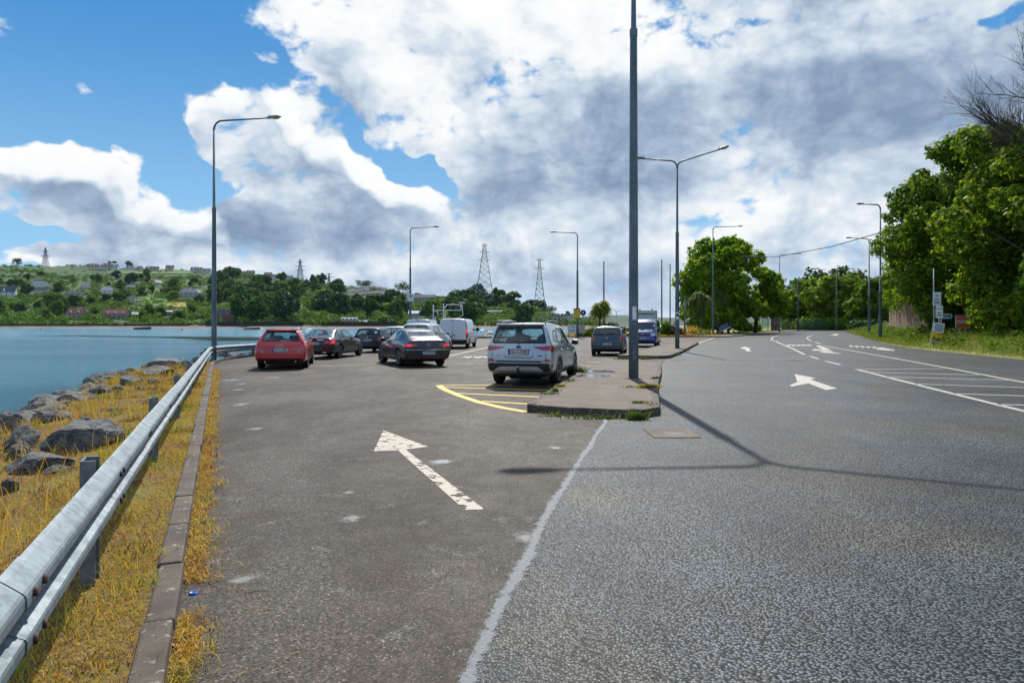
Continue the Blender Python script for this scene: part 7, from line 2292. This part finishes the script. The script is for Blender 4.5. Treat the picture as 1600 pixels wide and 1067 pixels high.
def bed_growth():
    r = np.random.default_rng(61); n = 16000
    x = r.uniform(6, 46, n); y = 85.2 + 14 * r.random(n) ** 2
    keep = (y > 84.5 + np.maximum(0, (x - 22)) * 1.75)
    x, y = x[keep], y[keep]; n = len(x)
    blades('bed_grass', np.stack([x, y, np.full(n, .06)], 1), r.uniform(.06, .30, n), r.uniform(.03, .06, n), r.uniform(.2, .9, n), M['straw'], seed=62)
    n = 9000; x = r.uniform(36, 76, n); y = x * 1.75 + 45 + r.uniform(3, 9, n)
    blades('verge_tufts', np.stack([x, y, np.full(n, .06)], 1), r.uniform(.06, .25, n), r.uniform(.04, .08, n), r.uniform(.2, .9, n), M['verge'], seed=63)
bed_growth()
def at(px, Y): return ((px - 800) * Y / F, Y)
make_tree('large bright leafy tree behind the telegraph pole in the middle distance', (*at(1126, 112), .05), 15.4, 15.5, 36000, .29, 71, 'leaf_light', .0, .35, 70, .28, shell=.5)
make_tree('smaller leafy tree leaning out right of the large bright one', (*at(1180, 116), .05), 11.6, 12, 13000, .29, 72, 'leaf_light', .20, .3, 26, .27, shell=.5)
make_tree('low dark tree under the large bright one', (*at(1098, 118), .05), 8.5, 9, 4500, .40, 73, 'leaf_dark', .02, .25, 20, .4)
for i, (px, Y, h, w, n, mt, lab) in enumerate(((1262, 180, 13.0, 15, 4500, 'leaf', 'dark green tree right of the lone dark pole'), (1312, 172, 13.5, 17, 6500, 'leaf', 'broad pale green tree behind the farthest street lamp'), (1296, 215, 19.5, 24, 6000, 'leaf_dark', 'tall dark rounded tree rising behind the pale green one'),
                                               (1345, 205, 17.5, 20, 5000, 'leaf_dark', 'dark tree between the pale green one and the wall lamps'), (1375, 150, 11.5, 12, 4500, 'leaf', 'leafy tree just left of the brick wall'), (1240, 200, 10, 12, 2500, 'leaf_dark', 'low dark tree behind the lone dark pole'))):
    make_tree(lab, (*at(px, Y), .05), h, w, n, .55, 80 + i, mt, .06, .35, 26, .36, shell=.55)
def hedge(label, x0, x1, Y, h, mat, seed, leaf=.22, n=3000, name='hedge', cat='hedge', d=1.4):
    r = np.random.default_rng(seed); B = []
    for k in range(int((x1 - x0) / 5) + 6):
        px = r.uniform(x0, x1); hh = h * r.uniform(.55, 1.0); x, y = at(px, Y + r.uniform(-d, d))
        B.append((x, y, hh * .5, d * r.uniform(.6, 1), d * r.uniform(.6, 1), hh * .52))
    V, Fc = leaf_cloud(B, n, leaf, seed, .5); o = np_mesh(name, V, Fc, M[mat]); tag(o, label, cat); return o
hedge('clipped dark bush left of the bus shelter', 1158, 1182, 128, 2.0, 'leaf_dark', 91, .2, 3500, 'bush', 'bush')
hedge('small yellow-leaved bush between the dark bush and the bus shelter', 1178, 1186, 127, 2.1, 'leaf_light', 92, .2, 700, 'bush', 'bush', .7)
hedge('pale green hedge at the end of the road below the background trees', 1250, 1342, 166, 3.2, 'leaf_light', 93, .3, 6000, d=2.4)
hedge('dark hedge at the bend left of the brick wall', 1325, 1372, 140, 2.6, 'leaf_dark', 94, .3, 3000, d=2)
hedge('low green hedge behind the green fence', 1225, 1290, 172, 2.5, 'leaf', 95, .3, 3000)
hedge('yellow-green shrub beside the blue van', 1036, 1044, 88, 2.2, 'leaf_light', 96, .16, 900, 'shrub', 'shrub', .7)
hedge('russet shrub right of the yellow-green one in the bed', 1047, 1058, 88, 1.8, 'leaf_rust', 97, .16, 900, 'shrub', 'shrub', .8)
hedge('green shrub spilling over the kerb left of the grey-blue hatchback', 906, 926, 86, 1.3, 'leaf', 98, .15, 1500, 'shrub', 'shrub', .9)
hedge('dark scrub along the shore behind the palm-like plant', 930, 975, 100, 2.0, 'leaf_dark', 99, .2, 2500, 'shrub', 'shrub', 1.2)

def cordyline(label, base, h, crowns, seed, mat='verge', leaf=1.15):
    t = thing('cabbage_palm', label, 'palm', base); r = np.random.default_rng(seed)
    mb = MB(); mb.tube([(0, 0, -.2), (.1, 0, h * .45)], [.17, .12], 8)
    for (dx, dz) in crowns: mb.tube([(.1, 0, h * .45), (.1 + dx * .6, .1, h * .45 + dz * .5), (.1 + dx, .1, h * .45 + dz)], [.11, .09, .06], 7)
    mb.build('trunk', M['bark'], t)
    for (dx, dz) in crowns:
        n = 230; c = np.array([[.1 + dx, .1, h * .45 + dz]])
        d = r.normal(size=(n, 3)); d[:, 2] = d[:, 2] * .8 + .25; d /= np.linalg.norm(d, axis=1, keepdims=True)
        L = leaf * r.uniform(.6, 1.1, (n, 1)); s = np.cross(d, r.normal(size=(n, 3))); s /= np.linalg.norm(s, axis=1, keepdims=True); w = .045
        a = c + d * .05; m1 = c + d * L * .55 + np.array([[0, 0, -.10]]) * L; e = c + d * L + np.array([[0, 0, -.62]]) * L
        V = np.concatenate([a - s * w * .5, a + s * w * .5, m1 - s * w, m1 + s * w, e], 0); i = np.arange(n)
        Fc = np.concatenate([np.stack([i, i + n, i + 3 * n], 1), np.stack([i, i + 3 * n, i + 2 * n], 1), np.stack([i + 2 * n, i + 3 * n, i + 4 * n], 1)], 0)
        np_mesh('crown', V, Fc, M[mat], t)
    return t
cordyline('shaggy cabbage palm standing alone behind the grey-blue hatchback', (*at(936, 88), .06), 4.6, ((-.25, 1.6), (.45, 1.9), (.1, 1.1), (-.5, .9), (.7, 1.2)), 5)
cordyline('branching cabbage palm in front of the large bright tree', (*at(1094, 100), .06), 5.6, ((-1.0, 2.2), (.6, 2.4), (-.3, 3.0), (-1.6, 1.6)), 6, 'weed', 1.5)
cordyline('slim cabbage palm right of the branching one', (*at(1121, 106), .06), 7.0, ((0, 3.0), (.5, 2.4)), 7, 'weed', 1.4)
def flax(label, px, Y, h, seed, mat):
    r = np.random.default_rng(seed); n = 130
    P = np.stack([r.normal(0, .25, n), r.normal(0, .25, n), np.zeros(n)], 1)
    o = blades('flax', P, r.uniform(.5, 1, n) * h, r.uniform(.06, .10, n), r.uniform(.3, .95, n), M[mat], kind=None, seed=seed); o.location = (*at(px, Y), .06); tag(o, label, 'plant')
flax('spiky yellow flax plant in the bed before the branching palm', 1083, 90, 1.7, 11, 'straw'); flax('low reddish flax plant at the left end of the bed', 1066, 88, 1.5, 12, 'straw'); flax('small flax plant beside the tree lamp', 1103, 93, 1.1, 13, 'verge')
for i, (px, Y, s) in enumerate(((1078, 88, .5), (1088, 89, .45), (1096, 90, .5), (1062, 87, .4), (1102, 92, .4))):
    o = link('stone', rock_me[i % 7]); o.location = (*at(px, Y), .15); o.scale = (s * 1.3, s * .7, s * .55); tag(o, ('pale stone edging the planting bed, second from the left', 'pale stone in the middle of the bed edging', 'pale stone below the branching palm', 'leftmost pale stone of the bed edging', 'rightmost pale stone of the bed edging')[i], 'stone', 'stones edging the planting bed')

# ------------------------------------------------------------------ signs, shelter, fence
M['sign_back'] = pmat('grey_sign_metal', (.35, .36, .37), .5, .4)
M['sign_white'] = pmat('white_sign_face', (.66, .74, .72), .45, var=.06)
M['sign_red'] = pmat('red_sign_face', (.55, .045, .02), .45, var=.08)
M['sign_orange'] = pmat('orange_sign_face', (.72, .26, .03), .45, var=.08)
M['sign_yellow'] = pmat('yellow_sign_face', (.80, .56, .02), .45, var=.06)
M['sign_blue'] = pmat('blue_sign_face', (.03, .05, .36), .45, var=.08)
M['sign_navy'] = pmat('navy_sign_face', (.015, .03, .16), .45, var=.06)
M['sign_green'] = pmat('green_sign_face', (.02, .17, .16), .45, var=.08)
M['sign_pink'] = pmat('pale_pink_sign_face', (.62, .46, .42), .45, var=.08)
VX = Matrix.Rotation(PI / 2, 4, 'X')
def board(parent, x, z, w, h, face, name='sign_panel', rz=0.0, tilt=0.0, frame=None, t=.03, y=0.0):
    m = MB(); M4 = Matrix.Translation((x, y, z)) @ Matrix.Rotation(rz, 4, 'Z') @ Matrix.Rotation(tilt, 4, 'Y')
    m.prism([(-w / 2, -h / 2), (w / 2, -h / 2), (w / 2, h / 2), (-w / 2, h / 2)], -t / 2, t / 2, M4 @ VX)
    o = m.build(name, face, parent)
    if frame:
        m = MB(); b = .03
        for (cx, cz, sx, sz) in ((0, h / 2, w + b, b), (0, -h / 2, w + b, b), (-w / 2, 0, b, h), (w / 2, 0, b, h)):
            m.prism([(cx - sx / 2, cz - sz / 2), (cx + sx / 2, cz - sz / 2), (cx + sx / 2, cz + sz / 2), (cx - sx / 2, cz + sz / 2)], -t / 2 - .003, t / 2 + .006, M4 @ VX)
        m.build('frame', frame, o)
    return o, M4 @ VX @ Matrix.Translation((0, 0, t / 2 + .002))
def bars(parent, M4, rows_, mat, name='lettering'):
    """Lines of small writing too far off to read: short dark dashes. rows_: (x, z, width, height)."""
    m = MB(); r = random.Random(len(rows_) * 7)
    for (x, z, w, h) in rows_:
        u = x - w / 2
        while u < x + w / 2 - .01:
            l = r.uniform(.5, 1.1) * h; l = min(l, x + w / 2 - u)
            m.prism([(u, z - h / 2), (u + l, z - h / 2), (u + l, z + h / 2), (u, z + h / 2)], 0, .003, M4); u += l + h * .25
    m.build(name, mat, parent)
def posts(parent, xs, h, r=.035, name='post', y=.05):
    for x in xs:
        m = MB(); m.tube([(x, y, -.4), (x, y, h)], r, 8); m.build(name, M['sign_back'], parent)
def arrow_poly(w, h): return [(-w / 2, 0), (-w * .12, h / 2), (-w * .12, h * .16), (w / 2, h * .16), (w / 2, -h * .16), (-w * .12, -h * .16), (-w * .12, -h / 2)]
def signs():
    Y = 46.0; g = rbz(*at(1464, Y))
    t = thing('traffic_sign', 'upper white road sign with a black arrow on the roadside post before the trees', 'sign', (*at(1461.5, Y), 0), -.45)
    b, M4 = board(t, .08, 3.22, .46, .86, M['sign_white'], y=-.06); posts(t, (-.08,), 5.2, .04)
    m = MB(); m.prism([(x, y + .2) for x, y in arrow_poly(.2, .14)][::-1], 0, .003, M4); m.build('arrow', M['ink'], b); bars(b, M4, ((0, -.02, .30, .07), (0, -.17, .34, .07), (0, -.29, .34, .07)), M['ink'])
    t = thing('traffic_sign', 'lower white road sign with a double-headed arrow on the roadside post', 'sign', (*at(1467.5, Y - .3), 0), -.45)
    b, M4 = board(t, 0, 2.38, .40, .78, M['sign_white'], y=-.06); posts(t, (0,), 2.75, .04)
    m = MB(); m.prism([(-.15, .2), (-.08, .26), (-.08, .215), (.08, .215), (.08, .26), (.15, .2), (.08, .14), (.08, .185), (-.08, .185), (-.08, .14)], 0, .003, M4); m.build('arrow', M['ink'], b); bars(b, M4, ((0, -.05, .26, .07), (0, -.22, .30, .09)), M['ink'])
    t = thing('direction_sign', 'green and blue finger sign pointing right beside the white road signs', 'sign', (*at(1478, Y + .4), 0), -.2)
    b, M4 = board(t, 0, 2.2, .58, .18, M['sign_green']); board(t, 0, 2.0, .58, .17, M['sign_blue'], 'lower_panel'); posts(t, (-.25,), 2.3, .035)
    bars(b, M4, ((0, 0, .42, .07), (0, -.2, .42, .08)), M['sign_white'])
    m = MB(); m.prism([(.29, -.29), (.37, -.1), (.29, .09), (.32, -.1)], 0, .004, M4); m.build('point', M['sign_white'], b)
    t = thing('poster_board', 'tall leaning poster board, white above and yellow below, in front of the road signs', 'poster', (*at(1464.5, Y - .8), 0), -.35)
    b, M4 = board(t, 0, 1.0, .66, 1.36, M['sign_white'], 'panel', 0, .14); posts(t, (-.2, .2), 1.5, .03)
    m = MB(); m.prism([(-.33, -.45), (.33, -.45), (.33, .10), (-.33, .10)], 0, .003, M4); m.build('yellow_field', M['sign_yellow'], b)
    bars(b, M4, ((.05, .52, .46, .09), (.05, .36, .46, .09), (.05, .21, .40, .09)), M['sign_blue'])
    m = MB(); r = random.Random(4)
    for k in range(9):
        x, z, s = r.uniform(-.26, .26), r.uniform(-.40, .05), r.uniform(.05, .1); m.prism([(x - s, z - s * .5), (x + s * .6, z - s), (x + s, z + s * .4), (x - s * .3, z + s)], .003, .006, M4)
    m.build('picture', M['sign_orange'], b)
    t = thing('information_sign', 'red roadside sign with a white name band standing in the verge', 'sign', (*at(1504, 48.5), 0), -.3)
    b, M4 = board(t, 0, 1.74, .80, .86, M['sign_red'], frame=M['sign_white']); posts(t, (-.18, .18), 1.4, .04)
    m = MB(); m.prism([(-.33, -.08), (.33, -.08), (.33, .12), (-.33, .12)], 0, .003, M4); m.build('name_band', M['sign_white'], b)
    text_mesh('lettering', 'GLENBROOK', .145, M['ink'], b, M4 @ Matrix.Translation((0, .02, .005)), bold=.004, sx=.72)
    bars(b, M4, ((0, .27, .62, .07),), M['sign_pink']); bars(b, M4, ((0, -.2, .62, .06), (0, -.31, .6, .05)), M['sign_orange'], 'small_lettering')
    # on the quay
    t = thing('warning_sign', 'square yellow sign fixed to the left-facing street lamp', 'sign', (7.42, 81.28, 0))
    b, M4 = board(t, 0, 2.72, .74, 1.22, M['sign_yellow'], frame=M['sign_back'])
    m = MB(); m.prism([(-.37, .5), (.37, .5), (.37, .6), (-.37, .6)], 0, .004, M4); m.prism([(-.37, -.6), (.37, -.6), (.37, -.5), (-.37, -.5)], 0, .004, M4); m.build('dark_band', M['rust'], b)
    bars(b, M4, ((0, .3, .5, .08), (0, .12, .44, .08), (0, -.1, .5, .06)), M['sign_orange'])
    t = thing('traffic_sign', 'round blue sign just right of the yellow sign', 'sign', (*at(911, 82.5), 0))
    m = MB(); m.lathe([(0, -.015), (.34, -.015), (.35, 0), (.34, .012), (0, .012)], 28, Matrix.Translation((0, -.05, 2.86)) @ VX); b = m.build('disc', M['sign_navy'], t)
    m = MB(); m.prism([(-.05, .16), (.05, .16), (.05, -.02), (.12, -.02), (0, -.18), (-.12, -.02), (-.05, -.02)], 0, .003, Matrix.Translation((0, -.064, 2.86)) @ VX); m.build('symbol', M['sign_white'], b); posts(t, (0,), 3.0, .045)
    t = thing('notice_board', 'pale blue-white notice board left of the yellow sign lamp', 'sign', (*at(894, 83), 0))
    b, M4 = board(t, 0, .95, 1.05, 1.1, M['sign_white'], 'panel'); posts(t, (-.4, .4), 1.5, .04); bars(b, M4, ((.1, .32, .6, .08), (.15, .12, .2, .07), (0, -.1, .7, .05), (0, -.25, .7, .05)), M['sign_green'])
    t = thing('notice_board', 'pinkish notice board on a single post right of the yellow sign lamp', 'sign', (*at(909.5, 82), 0))
    b, M4 = board(t, 0, 1.0, .70, .96, M['sign_pink'], 'panel'); posts(t, (.02,), 1.2, .03); bars(b, M4, ((0, .25, .4, .08), (0, .05, .4, .06), (0, -.12, .44, .06)), M['sign_back'])
    t = thing('notice', 'white notice with a red emblem on the lamp behind the vans', 'sign', (*at(641.5, 77.7), 0))
    b, M4 = board(t, 0, 4.45, .68, .82, M['sign_white']); m = MB(); m.lathe([(0, 0), (.13, 0), (.13, .004), (0, .004)], 14, M4 @ Matrix.Translation((0, .16, 0))); m.build('emblem', M['sign_red'], b)
    t = thing('banner', 'blue banner board lying tilted on the grass by the telegraph pole', 'sign', (*at(1131, 108), 0), 0)
    b, M4 = board(t, 0, 1.05, 1.95, .95, M['sign_blue'], 'panel', 0, -.42); m = MB(); m.prism([(-.97, -.47), (.97, -.47), (.97, -.26), (-.97, -.26)], 0, .004, M4); m.build('white_strip', M['sign_white'], b); bars(b, M4, ((0, .25, 1.5, .14), (0, 0, 1.4, .12)), M['sign_white']); posts(t, (-.5, .5), 1.0, .03)
signs()
def shelter():
    Y = 146; t = thing('bus_shelter', 'glazed bus shelter with a dark advertising panel at the end of the road', 'bus shelter', (*at(1207, Y), .1))
    m = MB(); m.box((0, .6, 3.0), (3.6, 1.7, .14), 0, .03); m.build('roof', M['pole2'], t)
    for x in (-1.6, -.5, 1.6):
        m = MB(); m.tube([(x, 1.2, 0), (x, 1.2, 2.95)], .05, 8); m.build('post', M['pole2'], t)
    m = MB(); m.box((-.9, 1.25, 1.5), (1.3, .02, 2.2)); m.build('glass_panel', M['glass'], t)
    m = MB(); m.box((.75, .3, 1.45), (1.9, .16, 2.7), 0, .03); p = m.build('advert_case', M['pole2'], t)
    ad = pmat('dim_poster', (.16, .05, .05), .3, var=.5, scale=1.6, col2=(.03, .03, .04)); m = MB(); m.box((.75, .212, 1.5), (1.6, .01, 2.3)); m.build('poster', ad, p)
    m = MB(); m.box((-.5, 1.0, .5), (1.8, .35, .06)); m.build('bench', M['sign_back'], t)
    Y = 158; x0, x1 = at(1222, Y)[0], at(1292, Y)[0]
    t = thing('fence', 'green palisade fence right of the bus shelter', 'fence', (x0, Y, 0)); gm = pmat('green_fence_paint', (.03, .075, .05), .6)
    m = MB(); 
    for z in (.5, 2.1): m.box(((x1 - x0) / 2, 0, z), (x1 - x0, .05, .06))
    m.build('rail', gm, t); m = MB()
    x = 0
    while x < x1 - x0: m.box((x, -.04, 1.3), (.10, .02, 2.5)); x += .24
    m.build('pales', gm, t)
    for k in range(5):
        m = MB(); m.box(((x1 - x0) * k / 4, .05, 1.4), (.14, .1, 2.9)); m.build('post', gm, t)
    # lorry body and pipe frame seen above the vehicles
    t = thing('box_trailer', 'pale green-white box trailer standing behind the bright blue van', 'trailer', (*at(1011, 66), 0), -.25); wg = pmat('pale_green_panel', (.50, .60, .55), .5, var=.08)
    m = MB(); m.box((-.1, 1.6, 1.9), (1.75, 3.2, 1.9), 0, .03); bx = m.build('box_body', wg, t); m = MB(); m.box((-.1, -.012, 2.52), (1.5, .02, .10)); m.build('stripe', M['sign_green'], bx)
    m = MB(); m.box((-.1, 1.6, .85), (1.6, 3.0, .16)); m.build('chassis', M['well'], t)
    for s in (-.7, .7):
        m = MB(); m.lathe([(.2, -.1), (.36, -.1), (.38, 0), (.36, .1), (.2, .1)], 18, Matrix.Translation((s - .1, 1.8, .38)) @ Matrix.Rotation(PI / 2, 4, 'Y')); m.build('wheel', M['rubber'], t)
        m = MB(); m.box((s * .8 - .1, .1, 2.9), (.12, .12, .14), 0, .02); m.build('roof_lamp', M['trim'], t)
    Y = 62; k = Y / F; t = thing('pipe_frame', 'white tubular frame rising behind the roofs of the two vans', 'frame', (*at(700, Y), 0)); m = MB()
    q = lambda x, y: ((x - 700) * k, 0, H + (HOR - y) * k)
    R_ = .045
    for a in ([(677, 476), (677, 540)], [(693, 474), (693, 540)], [(721.5, 475.5), (723.5, 492), (712, 499), (706, 505), (706, 540)], [(697, 476), (722, 476)], [(675, 485), (720, 485)], [(693, 483), (699, 476)], [(720, 476), (720, 485)], [(677, 485), (677, 494), (684, 494), (684, 485)]):
        m.tube([q(*p) for p in a], R_, 6)
    for a in ([(677, 485), (677, 540)], [(693, 485), (693, 540)]):
        m.tube([tuple(Vector(q(*p)) + Vector((0, 1.6, 0))) for p in a], R_, 6)
    for x in (677, 693, 718): m.tube([q(x, 485), tuple(Vector(q(x, 485)) + Vector((0, 1.6, 0)))], R_, 6)
    m.build('tubes', M['white'], t); m = MB(); m.box((q(680.5, 0)[0], .1, H + 14 * k), (.28, .2, .42), 0, .02); m.build('control_box', M['trim'], t)
    m = MB(); m.box((q(722, 0)[0], 0, H + 32 * k), (.5, .12, .1)); m.build('lamp_bar', M['white'], t)
shelter()
# ------------------------------------------------------------------ the air between here and the hills
def haze():
    m = bpy.data.materials.new('thin_haze'); m.use_nodes = True
    t = NT(m.node_tree); t.n.clear()
    v = t.new('ShaderNodeVolumePrincipled'); v.inputs['Color'].default_value = (.55, .74, 1.0, 1); v.inputs['Density'].default_value = .000020; v.inputs['Anisotropy'].default_value = .2
    o = t.new('ShaderNodeOutputMaterial'); t.l.new(v.outputs[0], o.inputs['Volume'])
    mb = MB(); mb.box((350, 2250, 122), (9700, 5500, 255)); mb.build('haze', m, kind='stuff')
haze()
